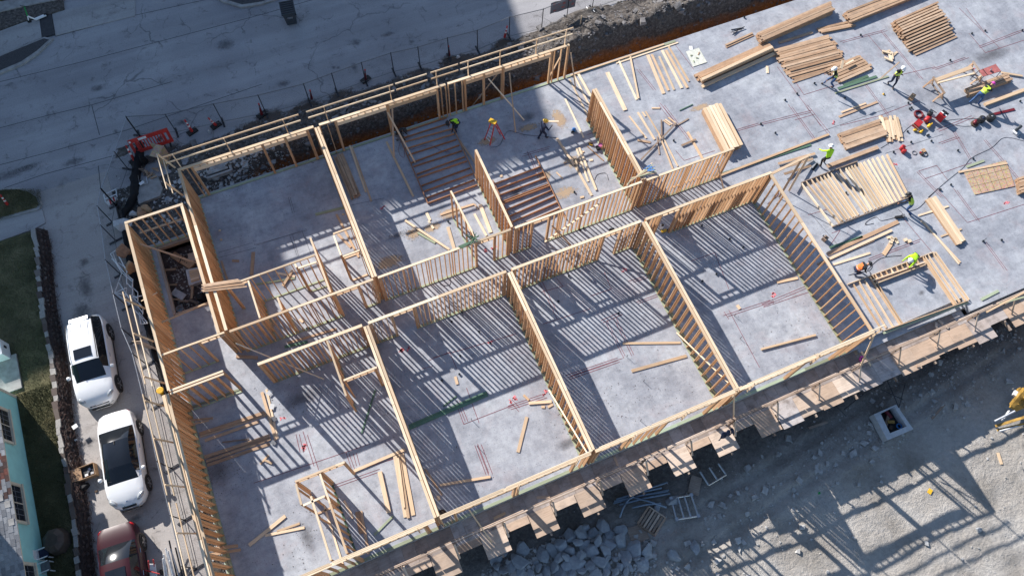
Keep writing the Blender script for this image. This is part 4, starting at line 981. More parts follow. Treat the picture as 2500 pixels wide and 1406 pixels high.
# ------------------------------------------------------------------ stone wall between lawn and driveway
sw = thing('stone_wall', 'low rough stone garden wall with dead vines between lawn and driveway', 'stone wall', (-15.4, 18, -.5))
def wx(y): return -15.02 - (27.4 - y) * .047 - .06 * math.sin(y * .9)
core = MB(); n = 40
for i in range(n + 1):
    y = 27.35 - 20.2 * i / n; x = wx(y); core.v += [Vector((x - .28, y, -.5)), Vector((x - .26, y, .0)), Vector((x + .02, y, -.02)), Vector((x + .30, y, -.52))]
for i in range(n):
    for k in range(3): core.f.append((i * 4 + k, i * 4 + k + 1, i * 4 + 5 + k, i * 4 + 4 + k))
core.f += [(0, 3, 2, 1), (n * 4, n * 4 + 1, n * 4 + 2, n * 4 + 3)]
adopt(core.build('wall_core', M['mortar']), sw)
WS = []
for i in range(6):
    me = rock_mesh(100 + i, 1, .8).copy(); me.materials.clear(); me.materials.append(M['wallstone']); WS.append(me)
WC_ = []
for i in range(6):
    q_ = random.Random(i + 60); bmx = MB().box((0, 0, 0), (2, 2, 2)); vv_ = [v * q_.uniform(.72, 1.05) for v in bmx.v]; me = bpy.data.meshes.new('cap_stone'); me.from_pydata([tuple(v) for v in vv_], [], bmx.f); me.materials.append(M['capstone'] if i % 3 else M['wallstone']); WC_.append(me)
r_ = random.Random(9); y = 27.3
while y > 7.2:
    l = r_.uniform(.28, .55); x = wx(y - l / 2)
    o = bpy.data.objects.new('cap_stone', WC_[r_.randrange(6)]); link(o, sw); place(o, Matrix.Translation((x - .19 + r_.uniform(-.03, .03), y - l / 2, .0)) @ Matrix.Rotation(r_.uniform(-.12, .12), 4, 'Z') @ Matrix.Diagonal((.13 * r_.uniform(.7, 1.15), l * .55, .12 * r_.uniform(.8, 1.2), 1))); y -= l * .97
for row in range(3):
    y = 27.3 - row * .1
    while y > 7.2:
        l = r_.uniform(.2, .40); x = wx(y - l / 2) + .05 + row * .115
        o = bpy.data.objects.new('stone', WS[r_.randrange(6)]); link(o, sw); place(o, Matrix.Translation((x + r_.uniform(-.03, .03), y - l / 2, -.07 - row * .155)) @ Matrix.Rotation(r_.uniform(-.4, .4), 4, 'Z') @ Matrix.Diagonal((.085, l * .5, .085, 1))); y -= l * r_.uniform(.95, 1.25)
vn_m = MB(); r_ = random.Random(2)
for i in range(1500):
    y = r_.uniform(7.3, 27.2); x = wx(y) + r_.uniform(-.05, .38); z = .06 - max(0, x - wx(y)) * 1.35
    pts_ = [Vector((x, y, z + .03))]
    for k in range(3): pts_.append(pts_[-1] + Vector((r_.uniform(-.07, .09), r_.uniform(-.16, .16), r_.uniform(-.05, .03))))
    vn_m.tube(pts_, .009, 3, False)
o = adopt(vn_m.build('dead_vines', M['vine']), sw); o['kind'] = 'stuff'

# ------------------------------------------------------------------ site fence
def chain_fence(label, P, h, z0=-.5, feet=None, rm='fencesteel'):
    root = thing('site_fence', label, 'fence', (P[0].x, P[0].y, z0)); up = Vector((0, 0, 1))
    wm_ = MB()
    for i, (p, q) in enumerate(zip(P, P[1:])):
        p = Vector((p.x, p.y, z0)); q = Vector((q.x, q.y, z0)); L_ = (q - p).length; u = (q - p) / L_
        adopt(MB().tube([p + up * h, q + up * h], .021, 6).build('top_rail', M[rm]), root)
        adopt(MB().tube([p + up * .1, q + up * .1], .016, 5).build('bottom_rail', M['fencesteel']), root)
        k = .115; n = int((L_ + h) / k)
        for j in range(n):
            s0 = j * k - h
            for sg in (1, -1):
                a0, a1 = max(0, s0), min(L_, s0 + h)
                if a1 - a0 < .05: continue
                za, zb = (a0 - s0, a1 - s0) if sg > 0 else (h - (a0 - s0), h - (a1 - s0))
                A = p + u * a0 + up * (.1 + za * (h - .1) / h); B = p + u * a1 + up * (.1 + zb * (h - .1) / h)
                nn = Vector((-u.y, u.x, 0)) * .0019; t_ = (B - A).normalized().cross(nn.normalized()) * .0019
                wm_.add([A - nn, A + nn, B + nn, B - nn], [(0, 1, 2, 3)]); wm_.add([A - t_, A + t_, B + t_, B - t_], [(0, 1, 2, 3)])
    for i, p in enumerate(P):
        p = Vector((p.x, p.y, z0)); adopt(MB().tube([p, p + up * (h + .04)], .026, 6).build('post', M['darksteel']), root)
        if feet:
            f_ = Vector(feet); adopt(MB().bar(p - f_ * .35 + up * .03, p + f_ * .35 + up * .03, .1, .05).build('foot', M['darksteel']), root)
    o = adopt(wm_.build('wire_mesh', M['fencesteel']), root); o['kind'] = 'stuff'
    return root
NF = [at(x, y, -.5) for x, y in [(340, 330), (432, 325), (545, 300), (650, 279), (757, 252), (823, 227), (893, 201), (962, 178), (1026, 164), (1096, 142), (1166, 124), (1243, 92), (1322, 73), (1383, 48), (1445, 24), (1530, -5)]]
chain_fence('wire mesh site fence along the street above the dug bank', NF, 1.75, feet=(0, 1, 0))
CFN = [Vector((-8.85, 31.6, 0)), Vector((-9.9, 29.6, 0)), Vector((-11.0, 27.55, 0))]
chain_fence('wire mesh site fence panel slanting round the top left corner', CFN, 1.75, feet=(.8, -.5, 0), rm='steel')
WF = [Vector((x, y, 0)) for x, y in [(-11.02, 27.5), (-11.38, 26.5), (-11.44, 25.3), (-11.6, 23.2), (-11.62, 21.2), (-11.62, 19.2), (-11.4, 17.7), (-11.38, 15.4), (-11.45, 12.1), (-11.43, 9.5), (-11.45, 7.2)]]
chain_fence('wire mesh site fence between the parked cars and the framed block', WF, 1.8, feet=(1, .2, 0), rm='steel')
bn = thing('site_banner', 'grey printed banner tied to the street fence near the top edge', 'banner', at(1372, 40, -.5))
bA = at(1341, 42, .0); bB = at(1402, 23, .0)
def BP(s, z): p = lerp(bA, bB, s); return Vector((p.x, p.y - .05, z))
adopt(mesh('banner_sheet', [BP(s / 6, z + .03 * math.sin(s * 2)) for z in (.28, 1.2) for s in range(7)], [(i, i + 1, i + 8, i + 7) for i in range(6)], M['banner']), bn)
mb = MB()
for (s, z, ws, hs_) in [(.10, .9, .05, .2), (.16, .95, .03, .12), (.2, .7, .1, .03), (.3, .85, .08, .05), (.48, .78, .1, .18), (.72, .9, .09, .2), (.12, .42, .12, .12), (.44, .5, .12, .14), (.84, .5, .1, .16)]:
    mb.add([BP(s, z) + Vector((0, -.012, 0)), BP(s + ws, z) + Vector((0, -.012, 0)), BP(s + ws, z + hs_) + Vector((0, -.012, 0)), BP(s, z + hs_) + Vector((0, -.012, 0))], [(0, 1, 2, 3)])
adopt(mb.build('banner_print', M['redtop']), bn)
# black silt fabric slumped along the inside of the west fence
sf = MB(); n = 60
PTS = [(-8.9, 30.9), (-9.6, 28.9), (-9.9, 27.6), (-10.75, 26.6), (-10.9, 25.2), (-11.05, 23.2), (-11.0, 21.0), (-10.95, 19.2), (-10.85, 17.5), (-10.8, 15.0), (-10.85, 12.0), (-10.85, 9.0)]
r_ = random.Random(8)
for i in range(n + 1):
    t = i / n * (len(PTS) - 1); k = min(int(t), len(PTS) - 2); f_ = t - k; x = PTS[k][0] * (1 - f_) + PTS[k + 1][0] * f_; y = PTS[k][1] * (1 - f_) + PTS[k + 1][1] * f_
    wd = (.65 if i < 16 else .36) * (1 if 2 < i < 16 else .8); hh = .5 if i < 16 else .28
    for j in range(6):
        s = j / 5 - .5; sf.v.append(Vector((x + s * wd + r_.uniform(-.05, .05), y + s * wd * .35, -.47 + hh * (1 - (2 * s) ** 2) * r_.uniform(.5, 1.1) + r_.uniform(0, .05))))
for i in range(n):
    for j in range(5): sf.f.append((i * 6 + j, i * 6 + j + 1, i * 6 + 7 + j, i * 6 + 6 + j))
tag(sf.build('silt_fabric', M['fabric'], smooth=True), 'black silt fabric slumped along the inside of the fence by the driveway', 'silt fabric')

# ------------------------------------------------------------------ traffic delineators, barriers, bin, scooter
def delineator(px, py, tx, ty, label, h=.98, base=True, z=-.5, paint_shade=False):
    p = at(px, py, z); q = at(tx, ty, z + h); root = thing('traffic_delineator', label, 'delineator', p, 'red and white delineators')
    if base: adopt(MB().box(p + Vector((0, 0, .05)), (.62, .34, .09), Matrix.Rotation(.35, 3, 'Z')).build('base', M['rubber']), root)
    t0 = p + Vector((0, 0, .1)); d = q - t0; rr_ = lambda t: .085 - .05 * t
    n = 7
    for i in range(n):
        a, b_ = i / n, (i + 1) / n
        adopt(MB().tube([t0 + d * a, t0 + d * (b_ - .004)], .1, 8, True, [rr_(a), rr_(b_)]).build('band', (M['redhose_and_shade'] if i != 5 else M['greycloth']) if paint_shade else M['reflect'] if i in (3, 5) else M['red'], smooth=False), root)
    adopt(MB().tube([t0 + d, t0 + d * 1.06], .05, 8).build('handle', M['red']), root)
    return root
for (px, py, tx, ty, lab) in [(470, 323, 452, 295, 'red and white delineator left of the leaning pair above the barrier'), (528, 308, 510, 290, 'red and white delineator with a white bag at its foot, near the corner rail'), (330, 394, 308, 358, 'red and white delineator in front of the red plastic barrier'), (640, 282, 632, 255, 'delineator leaning at the fence above the shaded room, red with dark base'), (762, 244, 757, 222, 'delineator with red tip left of the dark stain by the fence, thin'), (893, 196, 891, 172, 'red delineator at the fence behind the back guard rail gap'), (1097, 138, 1095, 114, 'red delineator beside the twin fence post in the shade'), (1232, 94, 1238, 66, 'sunlit orange red delineator at the edge of the tower shade'), (22, 503, 2, 478, 'red and white delineator leaning on the grass island at the left edge')]:
    delineator(px, py, tx, ty, lab, base='sunlit' not in lab and 'thin' not in lab and 'twin' not in lab, paint_shade=px > 600 and 'sunlit' not in lab)  # shaded fence row gets darker red and grey: shade put into its colour
br = thing('plastic_barrier', 'red plastic pedestrian barrier with vertical slots at the fence corner', 'barrier', at(368, 360, -.5))
ba = at(324, 370, .05); bb_ = at(420, 338, .05); ux = (bb_ - ba).normalized(); Lb = (bb_ - ba).length; no = Vector((-ux.y, ux.x, 0))
lean = (Vector((0, 0, 1)) * .93 + no * .36).normalized(); org = ba - Vector((0, 0, .42))
def bpn(s, h_): return org + ux * s + lean * h_
def bq(n_, s0, s1, h0, h1, mat='red', t=.06):
    m = MB(); m.box((bpn(s0, h0) + bpn(s1, h1)) / 2, (s1 - s0, t, h1 - h0), Matrix((ux, lean.cross(ux), lean)).transposed()); return adopt(m.build(n_, M[mat]), br)
bq('top_beam', 0, Lb, .80, 1.02); bq('bottom_beam', 0, Lb, .1, .28); bq('end_panel', 0, .16, .28, .8); bq('end_panel', .30, .44, .28, .8); bq('end_panel', Lb - .16, Lb, .28, .8); bq('end_panel', Lb - .44, Lb - .30, .28, .8)
for i in range(9): s = .5 + (Lb - 1.0) * i / 8; bq('slat', s - .025, s + .025, .28, .8)
bq('white_label', .55, 1.0, .84, .98, 'reflect', .066); bq('white_label', .03, .13, .84, .96, 'reflect', .066)
for s in (.25, Lb - .25): adopt(MB().box(bpn(s, .04), (.1, .55, .06), Matrix.Rotation(math.atan2(ux.y, ux.x), 3, 'Z')).build('foot', M['rubber']), br)
sb = thing('striped_barricade', 'folding barricade with red and white striped board lying by the black fabric', 'barricade', at(268, 482, -.5))
o_ = at(262, 476, -.3); 
A_ = [at(253, 476, -.25), at(283, 462, -.25)]; B_ = [at(258, 494, -.4), at(286, 482, -.4)]
for p, q in ((A_[0], A_[1]), (A_[0], B_[0]), (A_[1], B_[1]), (lerp(A_[0], B_[0], .6), lerp(A_[1], B_[1], .6))): adopt(MB().bar(p, q, .05, .04).build('frame_tube', M['whitesteel']), sb)
s0, s1, s2, s3 = at(257, 494, -.3), at(281, 480, -.3), at(288, 486, -.45), at(266, 503, -.45)
adopt(mesh('striped_board', [s0, s1, s2, s3] + [v_ - Vector((0, 0, .03)) for v_ in (s0, s1, s2, s3)], [(3, 2, 1, 0), (0, 1, 5, 4), (1, 2, 6, 5), (2, 3, 7, 6), (3, 0, 4, 7), (4, 5, 6, 7)], M['reflect']), sb)
mb = MB()
for t in (.2, .58):
    z_ = Vector((0, 0, .02)); mb.add([lerp(s0, s1, t + .16) + z_, lerp(s0, s1, t + .32) + z_, lerp(s3, s2, t + .14) + z_, lerp(s3, s2, t - .02) + z_], [(0, 1, 2, 3)])
adopt(mb.build('red_stripes', M['red']), sb)
bi = thing('wheeled_bin', 'dark wheeled bin with ribbed lid standing in the street', 'bin', at(712, 55, -.5))
p = at(712, 52, -.5); Rb = Matrix.Rotation(-.12, 3, 'Z')
def bnp(n_, m, mat, root): return adopt(m.build(n_, mat), root)
m = MB(); prof = [(-.33, .36, .1), (-.42, .42, .95), (-.46, .45, 1.0)]
vs = []
for hx, hy_, z in ((.30, .36, .08), (.38, .45, .98), (.42, .5, 1.0), (.42, .5, 1.08)): vs += [p + Rb @ Vector((sx * hx, sy * hy_, z)) for sx, sy in ((-1, -1), (1, -1), (1, 1), (-1, 1))]
fs = [(3, 2, 1, 0)] + [(k * 4 + i, k * 4 + (i + 1) % 4, k * 4 + 4 + (i + 1) % 4, k * 4 + 4 + i) for k in range(3) for i in range(4)] + [(12, 13, 14, 15)]
m.add(vs, fs); bnp('bin_body', m, M['bin'], bi)
m = MB().box(p + Rb @ Vector((0, 0, 1.13)), (.88, 1.06, .07), Rb); bnp('lid', m, M['bin'], bi)
for i in range(6): bnp('lid_rib', MB().box(p + Rb @ Vector((0, -.42 + i * .17, 1.18)), (.8, .05, .04), Rb), M['black'], bi)
bnp('front_lettering', MB().box(p + Rb @ Vector((0, -.425, .72)), (.34, .012, .05), Rb).box(p + Rb @ Vector((.02, -.42, .64)), (.26, .012, .03), Rb), M['steel'], bi)
for sx in (-.34, .34): bnp('wheel', MB().lathe(p + Rb @ Vector((sx, .42, .11)), [(.05, -.03), (.11, -.03), (.11, .03), (.05, .03)], 10, Matrix.Rotation(math.pi / 2, 3, 'Y')), M['rubber'], bi)
bnp('handle', MB().tube([p + Rb @ Vector((-.3, .56, 1.06)), p + Rb @ Vector((.3, .56, 1.06))], .025, 6), M['black'], bi)
sc_ = thing('electric_scooter', 'white and green electric scooter parked at the kerb, top left corner', 'scooter', at(72, 52, -.4))
S0 = at(72, 53, -.32); S1 = at(86, 48, -.28); S2 = at(112, 37, -.3); top = at(59, 16, .78); mid = at(67, 40, .1)
bnp('deck', MB().bar(S1, S2, .16, .07), M['white'], sc_); bnp('neck', MB().tube([S0 + Vector((0, 0, .1)), mid], .035, 6).tube([mid, S1], .045, 6), M['white'], sc_)
bnp('stem', MB().tube([mid, top], .035, 6), M['green_plastic'], sc_); bnp('handlebar', MB().tube([top + Vector((-.22, .12, 0)), top + Vector((.22, -.12, 0))], .022, 6), M['black'], sc_)
for q in (S0, S2): bnp('wheel', MB().lathe(q, [(.04, -.025), (.12, -.025), (.12, .025), (.04, .025)], 12, Matrix.Rotation(math.pi / 2, 3, 'X')), M['rubber'], sc_)
# ------------------------------------------------------------------ cars
SPECS = {
 'suv': dict(L=4.78, W=1.90, st=[(0, .62, 0, .48), (.05, .95, 0, .68), (.16, 1.06, 1.12, .79), (.30, 1.10, 1.40, .87), (.55, 1.10, 1.62, .93), (1.1, 1.10, 1.69, .95), (1.8, 1.09, 1.70, .95), (2.4, 1.08, 1.68, .95), (2.75, 1.07, 1.63, .95), (3.1, 1.07, 1.38, .95), (3.52, 1.09, 1.10, .94), (3.9, 1.04, 0, .93), (4.3, .96, 0, .91), (4.52, .84, 0, .78), (4.68, .70, 0, .62), (4.78, .50, 0, .44)], rear=(2, 4), wind=(8, 10), side=(3, 9), axles=(1.0, 3.86), wr=.40),
 'coupe': dict(L=4.72, W=1.79, st=[(0, .60, 0, .42), (.05, .86, 0, .60), (.2, .95, 0, .745), (.6, .98, 0, .84), (.95, .98, 1.02, .88), (1.25, .96, 1.19, .89), (1.6, .95, 1.32, .895), (2.1, .94, 1.385, .895), (2.55, .93, 1.37, .895), (2.85, .93, 1.31, .895), (3.2, .94, 1.13, .89), (3.52, .95, .97, .885), (3.95, .89, 0, .875), (4.3, .80, 0, .80), (4.55, .68, 0, .64), (4.72, .46, 0, .36)], rear=(4, 6), wind=(9, 11), side=(4, 10), axles=(.98, 3.74), wr=.345),
 'sedan': dict(L=4.86, W=1.82, st=[(0, .62, 0, .58), (.06, .92, 0, .68), (.3, 1.00, 0, .81), (.72, 1.02, 0, .88), (.92, 1.01, 1.05, .89), (1.3, .98, 1.27, .90), (1.7, .97, 1.42, .91), (2.2, .96, 1.46, .91), (2.7, .95, 1.43, .91), (3.0, .95, 1.36, .91), (3.35, .96, 1.16, .905), (3.7, .98, .99, .90), (4.1, .90, 0, .89), (4.5, .80, 0, .84), (4.72, .68, 0, .72), (4.86, .46, 0, .5)], rear=(4, 6), wind=(9, 11), side=(4, 10), axles=(1.02, 3.80), wr=.33)}
def car(label, kind, rear, front, paint, roofglass=None, name='parked_car', z0=-.5):
    sp = SPECS[kind]; st = sp['st']; d = (front - rear); d.z = 0; d.normalize(); mid = (rear + front) / 2
    root = thing(name, label, 'car', (mid.x, mid.y, z0)); lf = Vector((-d.y, d.x, 0)); O = Vector((mid.x, mid.y, z0)) - d * sp['L'] / 2
    W4 = Matrix(((d.x, lf.x, 0, O.x), (d.y, lf.y, 0, O.y), (0, 0, 1, O.z), (0, 0, 0, 1)))
    rings = []
    for (x, zb, zr, w_) in st:
        if zr > zb + .01:
            k = min(1, (zr - zb) / .42); tc_ = (x - sp['L'] * .47) / (sp['L'] * .33); wl = w_ - .09 - .20 * k - (.07 if kind == 'suv' else .12) * tc_ * tc_
            up_ = [(w_ - .095, zb + .005), (wl, zr - .055 * k), (wl - .12, zr + .0), (wl * .45, zr + .022), (0, zr + .028)]
        else: up_ = [(w_ - .10, zb + .012), (w_ - .24, zb + .03), (w_ - .42, zb + .042), (w_ * .3, zb + .055), (0, zb + .058)]
        half = [(w_ - .10, .20), (w_ - .015, .34), (w_, .55), (w_ - .012, zb - .12), (w_ - .045, zb - .02)] + up_
        rings.append([Vector((x, y, z)) for y, z in half] + [Vector((x, -y, z)) for y, z in reversed(half[:-1])])
    n = len(rings[0]); V_ = [v for r in rings for v in r]; groups = {}
    def add(g, f): groups.setdefault(g, []).append(f)
    for i in range(len(rings) - 1):
        for k in range(n - 1):
            kk = min(k, n - 2 - k); f = (i * n + k, i * n + k + 1, (i + 1) * n + k + 1, (i + 1) * n + k)
            g = 'body'
            if kk >= 6 and sp['rear'][0] <= i < sp['rear'][1]: g = 'rear_window'
            elif kk >= 6 and sp['wind'][0] <= i < sp['wind'][1]: g = 'windscreen'
            elif kk >= 6 and roofglass and sp['rear'][1] <= i < sp['wind'][0]: g = 'roof_glass'
            elif kk == 5 and sp['side'][0] <= i < sp['side'][1]: g = 'side_window' if k < n / 2 else 'side_window_'
            add(g, f)
    add('body', tuple(range(n))); add('body', tuple((len(rings) - 1) * n + k for k in reversed(range(n))))
    for g, fs in groups.items():
        us = sorted({i for f in fs for i in f}); mp = {i: j for j, i in enumerate(us)}
        o = mesh(g.rstrip('_'), [V_[i] for i in us], [tuple(mp[i] for i in f) for f in fs], M[paint] if g == 'body' else M['carglass'], root, True, W4)
        if g == 'body':
            md = o.modifiers.new('crease', 'EDGE_SPLIT'); md.split_angle = R(38)
    def part(n_, m, mat, sm=False, par=None): o = m.build(n_, M[mat], par or root, sm); place(o, W4); return o
    for xa in sp['axles']:
        for s in (-1, 1):
            wv = sp['W'] / 2 - .095; A_ = Matrix.Rotation(-math.pi / 2 * s, 3, 'X'); wr = sp['wr']
            part('wheel_arch', MB().lathe((xa, s * (wv + .045), wr + .01), [(wr + .07, -.05), (wr + .07, .047)], 22, A_), 'black')
            t = part('wheel', MB().lathe((xa, s * wv, wr), [(wr * .72, -.11), (wr * .97, -.10), (wr, -.04), (wr, .09), (wr * .95, .115), (wr * .72, .118)], 22, A_), 'rubber', True)
            part('rim', MB().lathe((xa, s * wv, wr), [(wr * .7, .06), (wr * .7, .122), (wr * .6, .10), (wr * .2, .112)], 22, A_), 'rim', True, t)
            mb = MB()
            for q in range(5):
                a = q * 1.2566; mb.box(Vector((xa, s * (wv + .115), wr)) + A_ @ Vector((math.cos(a) * wr * .38, math.sin(a) * wr * .38, 0)), (wr * .6, .07, .02), A_ @ Matrix.Rotation(a, 3, 'Z'))
            part('spokes', mb, 'rim', False, t)
    wv = sp['W'] / 2; L_ = sp['L']; zf = st[-4][1]
    for s in (-1, 1):
        xm = st[sp['wind'][1]][0] - .38; part('mirror', MB().lathe((xm, s * (wv + .09), st[sp['wind'][1]][1] + .02), [(.04, -.09), (.10, -.04), (.105, .05), (.04, .09)], 8, Matrix.Rotation(math.pi / 2, 3, 'X')), paint, True)
        def lens(x, y, z, a, sx, sy, sz, mat, n_):
            M3 = Matrix.Rotation(a, 3, 'Z'); m = MB(); m.lathe((0, 0, 0), [(.2, -1), (.8, -.6), (1, 0), (.8, .6), (.2, 1)], 10); m.v = [Vector((x, y, z)) + M3 @ Vector((v.x * sx, v.y * sy, v.z * sz)) for v in m.v]; part(n_, m, mat, True)
        lens(L_ - .40, s * (wv - .27), zf - .05, -s * .75, .24, .11, .10, 'lamp', 'headlight'); lens(.16, s * (st[2][3] - .12), st[1][1] - .06, s * .8, .15, .06, .08, 'redlamp', 'tail_light')
        for xh in ((2.0,) if kind == 'coupe' else (1.45, 2.45)): part('door_handle', MB().box((xh, s * (wv - .005), st[7][1] - .14), (.2, .03, .03)), 'chrome' if kind != 'suv' else 'rim')
        part('sill_trim', MB().box(((sp['axles'][0] + sp['axles'][1]) / 2, s * (wv - .04), .24), (sp['axles'][1] - sp['axles'][0] - .9, .05, .08)), 'black')
    part('grille', MB().box((L_ - .105, 0, .60), (.10, .62 if kind != 'suv' else .9, .16), Matrix.Rotation(.45, 3, 'Y')), 'black'); part('lower_grille', MB().box((L_ + .0, 0, .36), (.03, .9, .10)), 'black')
    part('emblem', MB().lathe((L_ - .30, 0, st[-3][1] + .045), [(.045, 0), (.045, .012)], 10), 'chrome')
    part('rear_plate', MB().box((.005, 0, .62), (.03, .42, .15)), 'reflect')
    part('wiper', MB().bar((st[sp['wind'][1]][0] - .1, .55, st[sp['wind'][1]][1] + .045), (st[sp['wind'][1]][0] - .22, -.2, st[sp['wind'][1]][1] + .12), .02, .015).bar((st[sp['wind'][1]][0] - .06, .0, st[sp['wind'][1]][1] + .045), (st[sp['wind'][1]][0] - .16, -.6, st[sp['wind'][1]][1] + .10), .02, .015), 'black')
    if kind == 'suv':
        part('sunroof', MB().box((2.30, 0, 1.70), (.52, .82, .03), Matrix.Rotation(.05, 3, 'Y')), 'carglass')
        for i in range(6): part('roof_rib', MB().box((1.25, -.40 + i * .16, 1.705), (1.3, .012, .02)), 'reflect')
        for s in (-1, 1): part('roof_rail', MB().tube([(.62, s * .62, 1.68), (1.2, s * .645, 1.73), (2.5, s * .645, 1.715), (2.72, s * .62, 1.66)], .022, 6), 'black')
        part('rear_spoiler', MB().box((.44, 0, 1.63), (.2, .9, .03), Matrix.Rotation(-.2, 3, 'Y')), 'carwhite')
    if kind == 'sedan': part('sunroof', MB().box((2.3, 0, 1.475), (.55, .85, .025)), 'carglass')
    if kind == 'coupe': part('antenna_fin', MB().prism([(1.62, -.02), (1.78, -.02), (1.78, .02), (1.62, .02)], 1.33, 1.40), 'black')
    return root
car('white sport utility car with roof rails and dark sunroof, parked behind the coupe', 'suv', at(208, 772, .25), at(247, 996, .05), 'carwhite')
car('white two door coupe with black glass roof, parked between the other two cars', 'coupe', at(279, 1001, .3), at(321, 1246, .0), 'carwhite', roofglass=True)
ra = at(283, 1281, .3); rb_ = at(302, 1406, .0); rd_ = (at(321, 1246, .0) - at(279, 1001, .3)); rd_ = Vector((rd_.x * .6 + (rb_ - ra).x * .4, rd_.y * .6 + (rb_ - ra).y * .4, 0)).normalized()
car('dark red sedan cut off by the lower picture edge', 'sedan', ra, ra + rd_ * 4.86, 'carred')

# ------------------------------------------------------------------ workers
def ik(a, c, l1, l2, hint):
    d = c - a; L_ = d.length; L2 = min(L_, (l1 + l2) * .995); d.normalize(); c2 = a + d * L2
    x = (l1 * l1 - l2 * l2 + L2 * L2) / (2 * L2); h = math.sqrt(max(0, l1 * l1 - x * x)); hn = (hint - d * hint.dot(d)).normalized()
    return a + d * x + hn * h, c2
def person(label, px, py, hd, ph=.92, lean=.15, feet=((.12, .1), (-.1, -.1)), hands=((.3, .25, .95), (.3, -.25, .95)), top='blackcloth', pants='jeans', vest=None, hat='white', z=0, look=0.0, sx=1.0, group='building workers on the slab', off=(0, 0)):
    p = at(px, py, z); p = Vector((p.x + off[0], p.y + off[1], z)); F = Vector((math.cos(hd), math.sin(hd), 0)); Lf = Vector((-F.y, F.x, 0)); U = Vector((0, 0, 1))
    root = thing('person', label, 'worker', p, group)
    def loc(f, l, u): return p + F * f + Lf * l + U * u
    pel = loc(-math.sin(lean) * .12, 0, ph); sd = (F * math.sin(lean) + U * math.cos(lean)).normalized(); fn = (F * math.cos(lean) - U * math.sin(lean))
    waist = pel + sd * .16; chest = pel + sd * .36; neck = pel + sd * .53; hdir = (sd * .6 + U * .25 + fn * (.2 + look)).normalized(); head = neck + hdir * .17; crown = neck + hdir * .27
    vs = []; es = []; rad = []; kind = []
    def nv(v, r, e=None, k=None):
        vs.append(v); rad.append(r)
        if e is not None: es.append((e, len(vs) - 1)); kind.append((e, len(vs) - 1, k))
        return len(vs) - 1
    a = nv(pel, (.155, .12)); b_ = nv(waist, (.145, .105), a, 'torso'); c_ = nv(chest, (.175, .12), b_, 'torso'); nk = nv(neck, (.062, .062), c_, 'torso'); h_ = nv(head, (.088, .1), nk, 'head'); nv(crown, (.07, .075), h_, 'head')
    wr = []
    for i, s in enumerate((1, -1)):
        hip = pel + Lf * s * .10 - U * .05; f_ = feet[i]; ank = loc(f_[0], f_[1], .09); knee, ank = ik(hip, ank, .43, .42, F + U * .2)
        x = nv(hip, (.10, .10), a, 'leg'); x = nv(lerp(hip, knee, .5), (.088, .088), x, 'leg'); x = nv(knee, (.066, .066), x, 'leg'); x = nv(lerp(knee, ank, .4), (.062, .062), x, 'leg'); x = nv(ank, (.048, .048), x, 'leg'); x = nv(ank - U * .035 + F * .07, (.048, .04), x, 'foot'); nv(ank - U * .05 + F * .17, (.042, .032), x, 'foot')
        sh = chest + sd * .10 + Lf * s * .185; hp_ = hands[i]; wst = loc(*hp_); el, wst = ik(sh, wst, .30, .26, -F * .6 - U * .5 + Lf * s * .5)
        x = nv(sh, (.07, .07), c_, 'arm'); x = nv(lerp(sh, el, .5), (.055, .055), x, 'arm'); x = nv(el, (.047, .047), x, 'arm'); x = nv(wst, (.034, .03), x, 'arm'); hv = (wst - el).normalized(); nv(wst + hv * .07, (.042, .024), x, 'hand'); wr.append((wst, hv, s))
    me = bpy.data.meshes.new('skeleton'); me.from_pydata([tuple(v - p) for v in vs], es, []); o = bpy.data.objects.new('skeleton', me); COL.objects.link(o)
    md = o.modifiers.new('skin', 'SKIN'); md.use_smooth_shade = True
    for i, sv in enumerate(me.skin_vertices[0].data): sv.radius = rad[i]; sv.use_root = (i == 0)
    o.modifiers.new('sub', 'SUBSURF').levels = 1
    dg_ = bpy.context.evaluated_depsgraph_get(); ev = o.evaluated_get(dg_); bm_ = bpy.data.meshes.new_from_object(ev); COL.objects.unlink(o); bpy.data.objects.remove(o)
    bm_.materials.clear(); mats = [M[top], M[pants], M['skin'], M['boot']]
    for m_ in mats: bm_.materials.append(m_)
    vl = [Vector(v.co) + p for v in bm_.vertices]; fl = [tuple(q.vertices) for q in bm_.polygons]; fm = []; tor = []
    segs = [(vs[i], vs[j], k, (sum(rad[i]) + sum(rad[j])) / 4) for i, j, k in kind]
    for f in fl:
        c = sum((vl[i] for i in f), Vector()) / len(f); best = None
        for (A_, B_, k, r_) in segs:
            d = B_ - A_; t = max(0, min(1, (c - A_).dot(d) / max(1e-9, d.dot(d)))); e = (c - (A_ + d * t)).length - r_
            if best is None or e < best[0]: best = (e, k, (c - pel).dot(sd))
        k = best[1]
        if k == 'torso' and best[2] < .06: k = 'leg'
        fm.append({'torso': 0, 'arm': 0, 'leg': 1, 'head': 2, 'hand': 2, 'foot': 3}[k])
        tor.append(k == 'torso' and best[2] > .06 and best[2] < .5)
    for wst, hv, s in wr:                       # five bent fingers on each palm
        side = hv.cross(U); side = side.normalized() if side.length > .1 else Lf; nrm = side.cross(hv); base = wst + hv * .085; m_ = MB()
        for q, ln in enumerate((.062, .072, .068, .052)):
            b0 = base + side * (.03 - .02 * q); b1 = b0 + hv * ln * .55; m_.tube([b0, b1, b1 + (hv * .5 - nrm * .8).normalized() * ln * .5], .0085, 5)
        t0 = wst + hv * .03 + side * s * .03; m_.tube([t0, t0 + (hv + side * s * .9).normalized() * .035, t0 + (hv * 1.2 + side * s * .5).normalized() * .065], .0095, 5)
        n0 = len(vl); vl += m_.v; fl += [tuple(i + n0 for i in f) for f in m_.f]; fm += [2] * len(m_.f); tor += [False] * len(m_.f)
